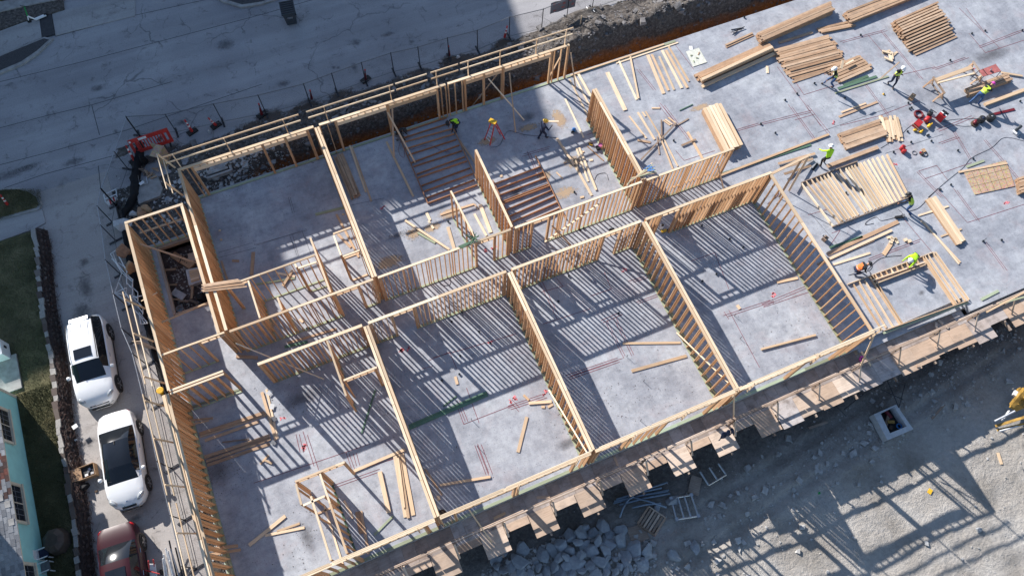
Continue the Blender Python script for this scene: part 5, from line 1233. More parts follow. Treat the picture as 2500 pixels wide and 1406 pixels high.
    bo = mesh('body', vl, fl, None, root, True, Matrix.Identity(4), mats, fm)
    hx = hdir; ff = (F - hx * F.dot(hx)).normalized(); hl = hx.cross(ff)
    adopt(MB().tube([head + ff * .085 - hx * .0, head + ff * .12 - hx * .02], .014, 5, True, [.008, .016]).build('nose', M['skin']), root)
    adopt(MB().box(head + ff * .093 + hl * .033 + hx * .022, (.012, .02, .012)).box(head + ff * .093 - hl * .033 + hx * .022, (.012, .02, .012)).box(head + ff * .09 - hx * .055, (.012, .04, .008)).build('eyes_and_mouth', M['boot']), root)
    if vest:
        idx = [i for i, q in enumerate(tor) if q]; us = sorted({j for i in idx for j in fl[i]}); mp = {j: q for q, j in enumerate(us)}; nr = {j: Vector() for j in us}
        for i in idx:
            f = fl[i]; nn = (vl[f[1]] - vl[f[0]]).cross(vl[f[2]] - vl[f[0]]).normalized()
            for j in f: nr[j] += nn
        VV = [vl[j] + nr[j].normalized() * .016 for j in us]; FF = [tuple(mp[j] for j in fl[i]) for i in idx]
        vo = mesh('safety_vest', VV, FF, M[vest], root, True, Matrix.Identity(4))
        adopt(MB().tube([pel + sd * .2 + (F * math.cos(t) * .135 + Lf * math.sin(t) * .17) for t in [i * .5236 for i in range(13)]], .013, 4, False).build('reflective_band', M['reflect']), root)
    hm = Matrix((ff, hl, hx)).transposed(); hb = head + hx * .045
    adopt(MB().lathe(hb, [(.155, -.012), (.152, .004), (.118, .01), (.118, .05), (.098, .092), (.06, .115), (.018, .122)], 14, hm).build('hard_hat', M[hat], smooth=True), root)
    adopt(MB().box(hb + ff * .15, (.09, .16, .012), hm).build('hat_peak', M[hat]), root)
    return root
A90 = math.pi / 2
WA = person('worker in black sleeves and yellow vest stepping left with a board on the shoulder', 2018, 216, R(150), .86, .45, ((-.25, .1), (.35, -.08)), ((.45, .3, .75), (.5, -.2, .8)), 'blackcloth', 'jeans', 'vest', 'white', off=(.25, .1))
WB = person('worker in yellow vest and dark trousers striding with a plank and a bucket', 2172, 208, R(-110), .92, .08, ((.22, .1), (-.16, -.1)), ((.25, -.42, 1.25), (.1, .5, .8)), 'blackcloth', 'navy', 'vest', 'white')
WC = person('worker with magenta helmet and blue jeans leaning over the timber stack', 2378, 250, R(12), .90, .72, ((-.34, .14), (.0, -.26)), ((.62, .2, .85), (.66, -.22, .8)), 'blackcloth', 'jeans', 'vest', 'magenta')
WD = person('worker in bright lime shirt and black trousers seen from behind by the leaning studs', 2006, 404, R(75), .9, .4, ((-.1, .13), (.15, -.16)), ((.5, .35, .95), (.5, -.3, .85)), 'lime', 'blackcloth', None, 'white')
WE = person('worker with dark helmet and striped vest lunging at the corner of the white stud frame', 2200, 520, R(120), .72, .75, ((-.45, .12), (.35, -.14)), ((.6, .3, .35), (.65, -.15, .35)), 'blackcloth', 'jeans', 'vest', 'black', off=(.3, .1))
WF_ = person('worker in lime shirt bending far over the header of the floor frame', 2218, 640, R(195), .82, 1.35, ((.0, .16), (-.2, -.16)), ((.55, .25, .3), (.5, -.25, .3)), 'lime', 'blackcloth', None, 'white')
WG = person('worker with black helmet and orange vest crouching at the end of the floor frame', 2085, 664, R(-15), .42, .8, ((.2, .16), (-.12, -.18)), ((.55, .2, .3), (.5, -.2, .25)), 'blackcloth', 'navy', 'orangecloth', 'black')
WH = person('worker with yellow helmet and navy clothes walking with a short plank', 1322, 340, R(10), .93, .18, ((-.2, .1), (.25, -.1)), ((.35, .22, 1.05), (.4, -.25, 1.2)), 'navy', 'navy', None, 'yellow', group=None)
WI = person('worker in black and lime vest bending to the head of the first floor frame', 1116, 318, R(190), .84, 1.2, ((.12, .14), (-.12, -.12)), ((.5, .25, .35), (.45, -.2, .3)), 'blackcloth', 'navy', 'lime', 'black')
WJ = person('worker in dark clothes crouching at the left head of the first floor frame', 972, 338, R(-35), .48, .85, ((.18, .16), (-.1, -.16)), ((.5, .2, .3), (.5, -.2, .25)), 'blackcloth', 'greycloth', None, 'black')
for wk in (WA, WB, WC, WD, WE, WF_, WG, WI, WJ):
    if 'group' in wk: del wk['group']
def held(label, a, b_, w_=.14, t=.038, mat='pine'): return tag(bar('carried_board', a, b_, w_, t, M[mat]), label, 'board')
pB = WB.location; held('plank held by the striding worker in the yellow vest', at(2150, 192, .15), at(2196, 152, 1.5), .09, .03, 'grey_wood'); held('short white plank carried on the shoulder of the worker stepping left', at(2054, 168, 1.62), at(2058, 148, 1.8), .14, .038, 'white_pine')
held('short plank carried by the worker in the yellow helmet', at(1335, 297, 1.35), at(1364, 297, 1.35), .10, .05, 'white_pine')
tag(bar('hand_saw_board', at(2193, 195, .7), at(2196, 182, 1.0), .12, .03, M['grey_wood']), 'narrow grey board hanging from the hand of the striding worker', 'board')

# ------------------------------------------------------------------ lumber lying on the slab
def lb(label, reg, x0, y0, x1, y1, w_=.14, mat='pine', z=.0, t=.038, name='board', group=None):
    p = zat(reg, x0, y0, z + t / 2 + .004); q = zat(reg, x1, y1, z + t / 2 + .004)
    return tag(bar(name, p, q, w_, t, M[mat]), label, 'board', group)
R4 = RC; R3 = RF; R2 = (620, 0, 2.93); R6 = RA; R7 = RB; R8 = RE; R10 = RD; R11 = RH; R9 = (0, 926, 2.93)
RT = (480, 600, 4.395); RS = (380, 940, 5.86); RV = (900, 420, 4.395); RU = (1180, 180, 4.395)
for a in [
 # sunlit area above the corridor, middle right
 ('lone thick board left of the crossed pair in the sun', R3, 712, 520, 840, 790, .24, 'pine', 0, .05), ('left board of the narrow crossed pair', R3, 792, 432, 922, 715, .12, 'white_pine'), ('right board of the narrow crossed pair', R3, 876, 407, 935, 705, .10, 'white_pine', .04),
 ('wide board left of the row with short blocks on it', R3, 1000, 395, 1115, 672, .20, 'pine'), ('board with small offcuts lying on it', R3, 1030, 392, 1150, 650, .14, 'pine', .0), ('narrow board alone between the two wide ones', R3, 1083, 405, 1190, 645, .12, 'white_pine'), ('wide pale board in the pair nearest the chalk sheet, left one', R3, 1103, 362, 1245, 632, .16, 'white_pine'), ('wide pale board in the pair nearest the chalk sheet, middle one', R3, 1130, 360, 1285, 630, .16, 'pine', .01), ('narrow board right of the pale pair near the chalk sheet', R3, 1150, 335, 1296, 585, .12, 'white_pine', .0),
 ('tiny reddish block alone on the slab', R3, 1030, 775, 1088, 775, .10, 'pine'), ('short dark green stick by the row of small pieces', R3, 1228, 792, 1322, 748, .05, 'green'), 
 ('ragged strip left of the three ragged strips', R3, 868, 832, 990, 990, .10, 'pine'), ('ragged strip in the middle of three', R3, 930, 805, 1050, 1000, .12, 'pine'), ('short pale piece above the ragged strips', R3, 962, 803, 985, 835, .10, 'white_pine'), ('long narrow strip crossing the grey ones', R3, 985, 798, 1085, 965, .08, 'pine'), ('long strip running down to the corridor wall top', R3, 1080, 960, 1180, 1210, .09, 'pine', .04), ('second long strip beside it near the corridor wall', R3, 1105, 975, 1215, 1190, .08, 'white_pine'),
 ('grey upright strip in the crossed heap', R3, 1098, 858, 1100, 975, .08, 'grey_wood', .05), ('small tan piece in the short row of three, left', R3, 1112, 862, 1160, 898, .09, 'pine'), ('small tan piece in the short row of three, middle', R3, 1125, 855, 1175, 892, .09, 'pine'), ('small tan piece in the short row of three, right', R3, 1148, 842, 1200, 882, .09, 'pine'), ('long grey batten crossing the strips diagonally', R3, 952, 1143, 1205, 880, .08, 'grey_wood', .08), ('short dark batten at the upper right of the crossed heap', R3, 1197, 905, 1292, 850, .09, 'grey_wood'), ('thin grey strip below the crossed heap', R3, 1068, 978, 1084, 1107, .07, 'grey_wood'), ('brown board end left of the crossed heap', R3, 928, 1003, 1020, 1020, .14, 'stack'), ('broken board crossing near the wide pale stack, lower', R3, 1285, 945, 1392, 1135, .14, 'pine'), ('short brown board laid across the broken one', R3, 1242, 1042, 1345, 998, .10, 'stack', .05),
 ('thin board lying along the foot of the studs in the sun', R3, 410, 708, 542, 985, .10, 'white_pine'), ('long board in front of the yellow helmet worker', R3, 350, 990, 480, 1190, .14, 'pine'), ('continuation of the long board below the short pieces', R3, 478, 1180, 600, 1400, .14, 'white_pine', .0), ('left board of the pale bundle by the party wall studs', R3, 490, 1060, 575, 1300, .10, 'white_pine'), ('right board of the pale bundle by the party wall studs', R3, 510, 1058, 632, 1360, .12, 'white_pine', .03), ('short block board on the pale bundle', R3, 482, 1135, 505, 1220, .09, 'white_pine', .06),
 ('leftmost of the boards leaning in striped shade by the corner post', R3, 440, 568, 580, 845, .09, 'white_pine'), ('second of the boards in striped shade by the corner post', R3, 470, 535, 612, 812, .10, 'pine', .02), ('widest of the boards in striped shade by the corner post', R3, 505, 532, 635, 765, .15, 'white_pine', .05),
 ('reddish board pointing left of the big beam bundle, upper', R3, 1557, 325, 1750, 238, .12, 'stack', .04), ('reddish board pointing left of the big beam bundle, lower', R3, 1560, 340, 1755, 252, .12, 'stack'),
 ('board pair below the small yellow tool, upper', R4, 570, 805, 745, 740, .10, 'pine'), ('board pair below the small yellow tool, lower', R4, 552, 838, 828, 730, .14, 'stack'),
 ('uppermost dark green board at the feet of the vested worker', R4, 585, 612, 760, 545, .16, 'green'), ('middle dark green board at the feet of the vested worker', R4, 545, 635, 822, 548, .16, 'green'), ('lowest dark green board at the feet of the vested worker', R4, 525, 668, 905, 548, .10, 'treated'),
 ('white board lying across the brown pile', R4, 598, 462, 655, 432, .09, 'white_pine', .30), ('lone scrap board left of the brown pile in the sun', R4, 38, 475, 42, 525, .14, 'white_pine'), ('brown board above the brown pile', R4, 120, 308, 362, 232, .16, 'stack', .03), ('loose brown board at the lower end of the brown pile', R4, 220, 590, 415, 525, .15, 'stack'),
 ('sill plate with pale top running from the crossed strips to the lime shirted worker', R4, -350, 1275, 480, 962, .13, 'pine', .04), ('dark green sill plate beside it on the chalk line', R4, -340, 1262, 350, 1035, .14, 'green'),
 ('heavy beam at the right edge beside the dark stack shadow', R4, 1595, 750, 1880, 645, .20, 'pine', .0, .16), ('narrow plank sticking out right of the red saw table', R4, 1712, 520, 1865, 545, .12, 'pine', .06), ('dark punched strip near the black reels', R4, 1650, 820, 1808, 782, .16, 'redhose_and_shade'),
 ('short green board near the strand board sheet', R4, 1465, 1195, 1590, 1150, .14, 'treated'), ('board lying along the top edge of the strand board sheet', R4, 1408, 1232, 1755, 1168, .12, 'pine', .03),
 ('brown board leaning against the lower pile below the lime shirted worker', R4, 470, 1190, 830, 1055, .22, 'stack', .05, .10), ('white offcut alone right of the white offcut heap', R4, 958, 840, 985, 915, .26, 'white_pine'),
 # right, below the dense frame
 ('upper brown board of the pair crossing the striped shadow', R8, 470, 470, 975, 238, .22, 'stack', .0), ('second brown board crossing the striped shadow', R8, 480, 505, 930, 300, .14, 'pine', .03), ('third board of the brown bundle, ending behind the sunlit studs', R8, 400, 545, 800, 370, .14, 'stack', .0), ('green board under the brown bundle', R8, 485, 425, 720, 345, .14, 'green'), ('tan board alone above the crouching worker', R8, 510, 545, 775, 462, .12, 'pine'), ('strand board offcut beside the small block heap', R8, 870, 475, 930, 385, .22, 'pine'), ('long narrow board running down right of the floor frame', R8, 1135, 225, 1420, 530, .10, 'pine'), ('second narrow board beside it', R8, 1160, 240, 1410, 540, .08, 'pine', .02), ('upper cross block under the pale board bundle', R8, 1120, 195, 1335, 128, .10, 'pine'), ('lower cross block under the pale board bundle', R8, 1280, 345, 1428, 290, .10, 'pine'), ('bright orange board lying at the foot of the sunlit studs', R8, 108, 672, 256, 640, .14, 'pine'), ('short green board near the slab edge at the right', R8, 1570, 795, 1692, 732, .15, 'treated'),
 ('loose board in the rightmost finished room', R8, -5, 1150, 385, 1048, .10, 'white_pine', .0, .09),
 # front rooms
 ('level board in the room with two loose boards', R7, 822, 1108, 1235, 1103, .12, 'white_pine'), ('slanting board in the room with two loose boards', R7, 885, 1305, 1278, 1197, .16, 'pine'), ('tiny wood block in the rightmost finished room', R7, 1640, 835, 1660, 862, .16, 'pine'), ('long dark green board in the room with the green boards, lower', R10, 1110, 350, 1672, 108, .15, 'green', 0), ('long dark green board in the room with the green boards, upper', R10, 1108, 332, 1665, 92, .12, 'green', .02), ('thin green stick above the long green boards', R10, 1355, 192, 1448, 120, .06, 'green'), ('short upright board lying alone in the room with the green boards', R11, 72, 520, 135, 268, .16, 'pine'), ('thin board by the front wall in the room with the green boards', R10, 1330, 755, 1692, 695, .12, 'pine', .03), ('board leaning out from the party wall at its foot', R10, 1225, 640, 1345, 825, .09, 'stack', .0), ('small block on the slab by the party wall', R10, 1315, 830, 1325, 862, .15, 'pine'), ('small block near the top of the room with the green boards', R6, 1440, 1345, 1455, 1400, .14, 'pine'), ('short thick board below the pink marks by the studs', R11, 150, 170, 312, 158, .14, 'pine', 0, .06), ('square block above the short thick board', R11, 112, 112, 150, 148, .12, 'pine'), ('square block below the short thick board', R11, 240, 196, 264, 196, .12, 'pine'), ('block touching the studs right of the short thick board', R11, 285, 198, 322, 178, .12, 'pine'),
 # big front room
 ('upper dark board of the upper bundle at the left studs', RS, 625, 700, 1560, 390, .16, 'stack', .06), ('lower dark board of the upper bundle at the left studs', RS, 640, 735, 1590, 420, .12, 'stack'), ('shorter dark board under the upper bundle', RS, 705, 790, 1475, 520, .14, 'stack'), ('topmost board of the lower bundle at the left studs', RS, 700, 1030, 1630, 720, .16, 'stack', .06), ('middle board of the lower bundle at the left studs', RS, 725, 1090, 1645, 765, .14, 'stack', .02), ('lowest board of the lower bundle at the left studs', RS, 735, 1145, 1630, 840, .14, 'stack'), ('thin loose board on the lower bundle', RS, 955, 815, 1330, 770, .06, 'grey_wood', .05), ('left board of the upright pair with white tags', RS, 1520, 100, 1720, 780, .14, 'pine', .03), ('right board of the upright pair with white tags', RS, 1585, 60, 1745, 760, .10, 'pine'), ('reddish board poking out from the upper left studs', RS, 330, 520, 820, 470, .10, 'stack', .3), ('second board poking out from the upper left studs', RS, 340, 600, 760, 505, .08, 'stack', .25),
 ('short crossed offcut in the big front room, lying flat', R10, 45, 605, 105, 540, .09, 'pine'), ('second short offcut crossing it', R10, 75, 575, 130, 600, .10, 'pine', .03), ('long board leaning on the header by the party wall', R10, 715, 655, 1080, 500, .14, 'pine', .02), ('thick upright board standing out alone by the closet', R10, 900, 660, 965, 950, .20, 'pine', 0, .10), ('left board of the three board bundle by the party wall', R10, 1008, 545, 1085, 985, .18, 'white_pine'), ('middle board of the three board bundle by the party wall', R10, 1035, 535, 1105, 990, .14, 'pine', .035), ('right board of the three board bundle by the party wall', R10, 1058, 530, 1140, 970, .18, 'white_pine', .0), ('short board on the three board bundle', R10, 1030, 560, 1075, 915, .10, 'pine', .075), ('green stick slanting to the front wall', R10, 862, 1110, 995, 975, .10, 'treated'), ('brown board in the closet shadow, nearest the green sill', R10, 645, 865, 710, 990, .10, 'pine'), ('wide brown board in the closet shadow', R10, 740, 945, 770, 1100, .22, 'stack'), ('long brown board reaching the front wall in the closet shadow', R10, 765, 940, 822, 1245, .12, 'stack', .02), ('long board at the lower left, top of the fan of three', R10, -35, 1185, 225, 975, .16, 'pine', 0, .05), ('middle board of the fan of three at the lower left', R10, 165, 1085, 328, 1028, .10, 'pine'), ('lowest board of the fan of three at the lower left', R10, 80, 1115, 362, 1058, .12, 'pine'), ('dark green stick leaning across the striped floor', R10, 770, 385, 868, 75, .07, 'green'), ('orange board pair poking from the left wall studs, upper', (400, 1166, 5.86), 620, 1020, 1060, 970, .14, 'stack', .25), ('orange board pair poking from the left wall studs, lower', (400, 1166, 5.86), 640, 1100, 1100, 1025, .12, 'stack', .2),
 # upper rooms
 ('green board touching the party wall in the shaded corner room', RG, 1275, 632, 1585, 556, .15, 'treated'), ('upright brown board leaning on the closet wall in the shaded room', RG, 590, 1280, 608, 1035, .18, 'stack'), ('short brown block in the shaded corner room', RG, 382, 1125, 455, 1130, .12, 'stack'), ('small square block by the left studs, upper', RG, 238, 803, 258, 803, .10, 'pine'), ('small square block by the left studs, lower', RG, 254, 902, 274, 902, .10, 'pine'), ('tiny block beside the green board', RG, 1560, 628, 1585, 628, .10, 'pine'), ('board leaning into the open closet', RG, 1500, 630, 1740, 1090, .12, 'pine'), ('short board inside the open closet', RG, 1515, 845, 1655, 985, .14, 'stack'), ('board propped by the left studs near the closet wall', RG, 265, 1130, 335, 1345, .10, 'stack'),
 ('longer board of the crossed pair in the bathroom', RT, 925, 430, 1030, 260, .13, 'pine', .05), ('shorter board of the crossed pair in the bathroom', RT, 855, 290, 1055, 330, .12, 'pine'), ('green board lying across the bathroom floor', RT, 640, 412, 1055, 348, .10, 'treated'), ('reddish block at the corridor end of the corner wall', RT, 425, 1185, 655, 1200, .16, 'stack', 0, .06), ('small pale block in the corridor stripes', RT, 1105, 790, 1140, 820, .12, 'pine'), ('red brown plank lying along the corridor', RT, 975, 1045, 1500, 890, .12, 'stack'), ('green plank end in the corridor', RT, 945, 1085, 1190, 1030, .14, 'green'),
 ('long narrow board lying alone left of the first floor frame', R2, 948, 1015, 1140, 1406, .12, 'pine'), ('left board of the pair in the room with the first floor frame', R2, 685, 1042, 800, 1375, .09, 'pine'), ('right board of the pair in the room with the first floor frame', R2, 700, 1050, 840, 1440, .10, 'stack'), ('board leaning beside the right edge of the first floor frame', R2, 1470, 1005, 1605, 1200, .10, 'stack', .02),
 ('long fallen board in the sunlit room, upper', RV, 392, 520, 865, 832, .12, 'pine', .03), ('shorter green board under the fallen one', RV, 527, 652, 715, 762, .12, 'treated'), ('pale block pair near the middle of the sunlit room, upper', RV, 622, 440, 660, 518, .15, 'white_pine'), ('pale block pair near the middle of the sunlit room, lower', RV, 645, 525, 695, 608, .12, 'white_pine'), ('pointed pale plank leaning on the corridor wall', RV, 850, 590, 925, 850, .18, 'white_pine'), ('board under the entry wall end by the sawdust', RV, 770, 458, 1130, 345, .12, 'pine'), ('wide board in the bathroom beside the straps, right', RV, 1195, 350, 1310, 650, .20, 'pine'), ('narrow board in the bathroom beside the straps, left', RV, 1135, 450, 1265, 685, .12, 'pine'), ('leaning board right of the entry wall', RV, 985, 415, 1120, 680, .16, 'pine'), ('short stub near the top of the bathroom', RV, 1135, 345, 1175, 395, .10, 'stack'),
 ('tiny white block on the slab above the second floor frame', RU, 190, 1085, 194, 1110, .14, 'white_pine'), ('small pale block near the corridor, lower', RU, 1040, 1330, 1080, 1320, .12, 'white_pine'), ('short pale offcut by the pale bundle, left', RU, 865, 955, 895, 945, .10, 'white_pine'), ('narrow offcut in the sawdust by the second floor frame', RU, 785, 1060, 850, 1125, .07, 'pine'), ('orange block by the pale bundle', RU, 1140, 930, 1175, 925, .12, 'pine'), ('short pale offcut by the pale bundle, upper', RU, 1060, 840, 1082, 838, .10, 'white_pine'), ('narrow plank lying at the studs by the black and pink bag', RU, 1115, 780, 1290, 935, .06, 'stack'),
 ]: lb(*a)

INNER = MB()
def stack(what, A, B, C, nx, nl, w_, t=.038, mat='stack', jit=.05, seed=1, taper=0, drop=0):
    """boards from A to B (ground pixels), laid side by side towards C, in layers; hidden inner ones go into one mesh"""
    a = at(*A); b_ = at(*B); c = at(*C); ac = (c - a); r_ = random.Random(seed); d = (b_ - a).normalized(); g = 'boards in ' + what
    for l in range(nl):
        k0 = int(taper * l); k1 = max(k0 + 1, nx - int(taper * l) - (drop * l)); nxt = max(int(taper * (l + 1)) + 1, nx - int(taper * (l + 1)) - drop * (l + 1)) if l < nl - 1 else 0
        for i in range(k0, k1):
            f = (i + .5) / nx; s0 = r_.uniform(-jit, jit); s1 = r_.uniform(-jit, jit); off = ac * f + Vector((r_.uniform(-.018, .018), r_.uniform(-.018, .018), 0)); tw = Vector((r_.uniform(-.025, .025), r_.uniform(-.025, .025), 0)) if l == nl - 1 else Vector(); z = t / 2 + .004 + l * (t + .003)
            p = a + off + d * s0 + tw; q = b_ + off + d * s1 - tw; p.z = q.z = z + (r_.choice((0, 0, .012, .02)) if l == nl - 1 else 0) + r_.uniform(0, .004)
            if l < nl - 1 and i < nxt and i != k1 - 1: INNER.bar(p, q, w_, t); continue
            lab = ORD[i - k0] + ' board from far side on top of ' + what if l == nl - 1 else (ORD[l] + ' step up on the near side of ' + what if i != k1 - 1 or drop else 'board on the near face of ' + what + ', ' + ORD[nl - 1 - l] + ' below the top')
            tag(bar('board', p, q, w_, t, M[mat], flip=r_.random() < .5), lab, 'board', g)
stack('the long top edge stack', (1845, 92), (2018, 18), (1856, 112), 5, 11, .15, .038, seed=2, jit=.1)
stack('the big beam bundle', (1694, 184), (1868, 106), (1718, 217), 4, 6, .19, .07, 'pine', .08, 3, .5)
stack('the cut off top stack', (2058, 38), (2235, -32), (2072, 62), 6, 7, .14, seed=4, jit=.12)
stack('the small flat pile', (1998, 70), (2080, 52), (2005, 85), 3, 2, .15, seed=5, jit=.15)
stack('the wide sloping stack', (2172, 62), (2275, 18), (2232, 140), 14, 9, .125, .045, seed=6, jit=.16, drop=1)
stack('the spread brown pile', (1886, 124), (2020, 88), (1938, 200), 15, 3, .15, seed=7, jit=.22, drop=2)
stack('the right brown pile', (2012, 172), (2094, 138), (2048, 205), 6, 3, .17, seed=8, jit=.12)
stack('the pile beside white offcuts', (2044, 330), (2142, 296), (2066, 368), 7, 3, .16, .05, seed=9, jit=.08)
stack('the saw table timber stack', (2352, 222), (2452, 186), (2362, 240), 3, 4, .15, .08, seed=10, jit=.12)
stack('the wide pale stack', (1711, 277), (1762, 378), (1756, 262), 6, 8, .17, .05, 'white_pine', .06, 11)
stack('the party wall bundle', (816, 388), (858, 488), (838, 377), 6, 4, .08, .038, 'stack', .10, 12)
stack('the pale cross block bundle', (2258, 492), (2332, 600), (2281, 482), 4, 3, .15, .05, 'white_pine', .05, 13)
stack('the cut off right stack', (2478, 440), (2530, 425), (2484, 478), 6, 6, .13, .045, 'stack', .06, 14)
stack('the white offcut heap', (2146, 292), (2158, 342), (2192, 292), 9, 2, .12, .04, 'white_pine', .25, 15)
tag(INNER.build('stacked_boards', M['stack']), 'inner boards half hidden inside the lumber stacks on the slab', 'boards', kind='stuff')
for i in range(7):
    p = at(2172 + (i * 37) % 23 - 8, 127 + (i * 53) % 22, .03 + .04 * (i % 3)); a = i * 1.1
    tag(bar('offcut', p - Vector((math.cos(a), math.sin(a), 0)) * .28, p + Vector((math.cos(a), math.sin(a), 0)) * .28, .13, .038, M['white_pine']), 'pale offcut in the loose heap behind the striding worker', 'board', 'offcuts behind the striding worker')
for i in range(9):
    p = zat(R8, 905 + (i * 31) % 66, 350 + (i * 17) % 42, .03 + .045 * (i % 2)); a = i * .8
    tag(bar('block', p - Vector((math.cos(a), math.sin(a), 0)) * .09, p + Vector((math.cos(a), math.sin(a), 0)) * .09, .13, .04, M['white_pine']), 'small cut block in the heap above the bending lime worker', 'block', 'small cut blocks above the floor frame')
for i, (x, y) in enumerate(((1028, 368), (1055, 378))): tag(MB().box(zat(R8, x, y, .05), (.2, .16, .09)).build('block', M['white_pine']), ['left one of the two cut blocks right of the block heap', 'right one of the two cut blocks right of the block heap'][i], 'block')

# frames being nailed together on the floor
def frame_thing(label, plates, studs, mat, w_=.12, t=.038, pm=None, z=.065):
    c = sum((p for pl in plates for p in pl), Vector()) / (2 * len(plates)); root = thing('floor_frame', label, 'wall frame', (c.x, c.y, 0))
    for p, q in plates: bar('plate', Vector((p.x, p.y, z)), Vector((q.x, q.y, z)), t, w_, M[pm or mat], root)
    for p, q in studs: bar('stud', Vector((p.x, p.y, z)), Vector((q.x, q.y, z)), t, w_, M[mat], root)
    return root
RQ = (920, 180, 4.395)
st = [(270, 640, 750, 480), (265, 705, 780, 540), (285, 745, 810, 600), (310, 815, 830, 655), (340, 880, 855, 715), (370, 965, 885, 775), (395, 1005, 915, 835), (430, 1085, 945, 900), (440, 1125, 965, 945), (480, 1210, 1000, 1020), (510, 1270, 1030, 1080), (535, 1340, 1050, 1145), (555, 1395, 1080, 1200)]
frame_thing('stud frame lying on the floor between the two bent workers', [(zat(RQ, 245, 690), zat(RQ, 548, 1400)), (zat(RQ, 810, 570), zat(RQ, 1120, 1240))], [(zat(RQ, *s[:2]), zat(RQ, *s[2:])) for s in st], 'redwood', .12)
st = [(120, 1190, 610, 1005), (150, 1245, 640, 1065), (175, 1310, 670, 1125), (190, 1385, 695, 1195), (205, 1400, 705, 1212), (240, 1470, 735, 1258), (270, 1540, 762, 1322), (300, 1600, 790, 1390), (330, 1660, 815, 1450), (350, 1700, 830, 1480)]
frame_thing('reddish stud frame lying on the floor right of the short party wall', [(zat(RU, 100, 1150), zat(RU, 360, 1720)), (zat(RU, 560, 890), zat(RU, 880, 1560))], [(zat(RU, *s[:2]), zat(RU, *s[2:])) for s in st], 'redwood', .12)
RX = (1880, 400, 5.86)
st = [(440, 295, 890, 905), (500, 265, 985, 860), (570, 235, 1040, 850), (645, 225, 1085, 810), (705, 205, 1130, 795), (755, 185, 1180, 775), (805, 165, 1215, 765), (860, 145, 1255, 745), (935, 150, 1350, 710), (985, 95, 1390, 690), (1070, 80, 1440, 675), (1110, 65, 1490, 660), (1150, 45, 1540, 640), (1195, 35, 1580, 625), (1250, 10, 1630, 615), (1280, 0, 1660, 600), (1330, -15, 1705, 590), (1390, -40, 1750, 575), (1450, -60, 1800, 555), (1520, -80, 1860, 530), (1590, -100, 1920, 505), (1660, -120, 1975, 490)]
frame_thing('frame of close white studs lying on the slab behind the lunging worker', [(zat(RX, 885, 912), zat(RX, 1985, 490)), (zat(RX, 440, 285), zat(RX, 1240, -20))], [(zat(RX, *s[:2]), zat(RX, *s[2:])) for s in st], 'white_pine', .14, .05, 'grey_wood', .085)
h = frame_thing('floor frame with a wide header opening by the front slab edge', [(zat(R8, 610, 690), zat(R8, 1225, 460)), (zat(R8, 870, 1020), zat(R8, 1470, 805))], [(zat(R8, *s[:2]), zat(R8, *s[2:])) for s in [(650, 690, 850, 1010), (690, 670, 885, 1000), (730, 660, 935, 995), (765, 635, 985, 978), (785, 630, 1000, 970), (1140, 490, 1370, 835), (1155, 485, 1385, 828), (1180, 478, 1410, 815), (1215, 465, 1450, 805), (1235, 460, 1475, 800)]], 'pine', .14)
bar('header', zat(R8, 790, 660, .08), zat(R8, 1165, 530, .08), .05, .16, M['pine'], h); bar('header', zat(R8, 805, 685, .08), zat(R8, 1165, 548, .08), .05, .16, M['pine'], h)
for t_ in (.1, .2, .3, .4, .5, .6, .7, .8, .9): bar('cripple_stud', lerp(zat(R8, 770, 632, .08), zat(R8, 1140, 492, .08), t_), lerp(zat(R8, 790, 658, .08), zat(R8, 1160, 525, .08), t_), .038, .13, M['pine'], h)
bar('sill_board', zat(R8, 870, 1035, .03), zat(R8, 1475, 815, .03), .10, .05, M['treated'], h)
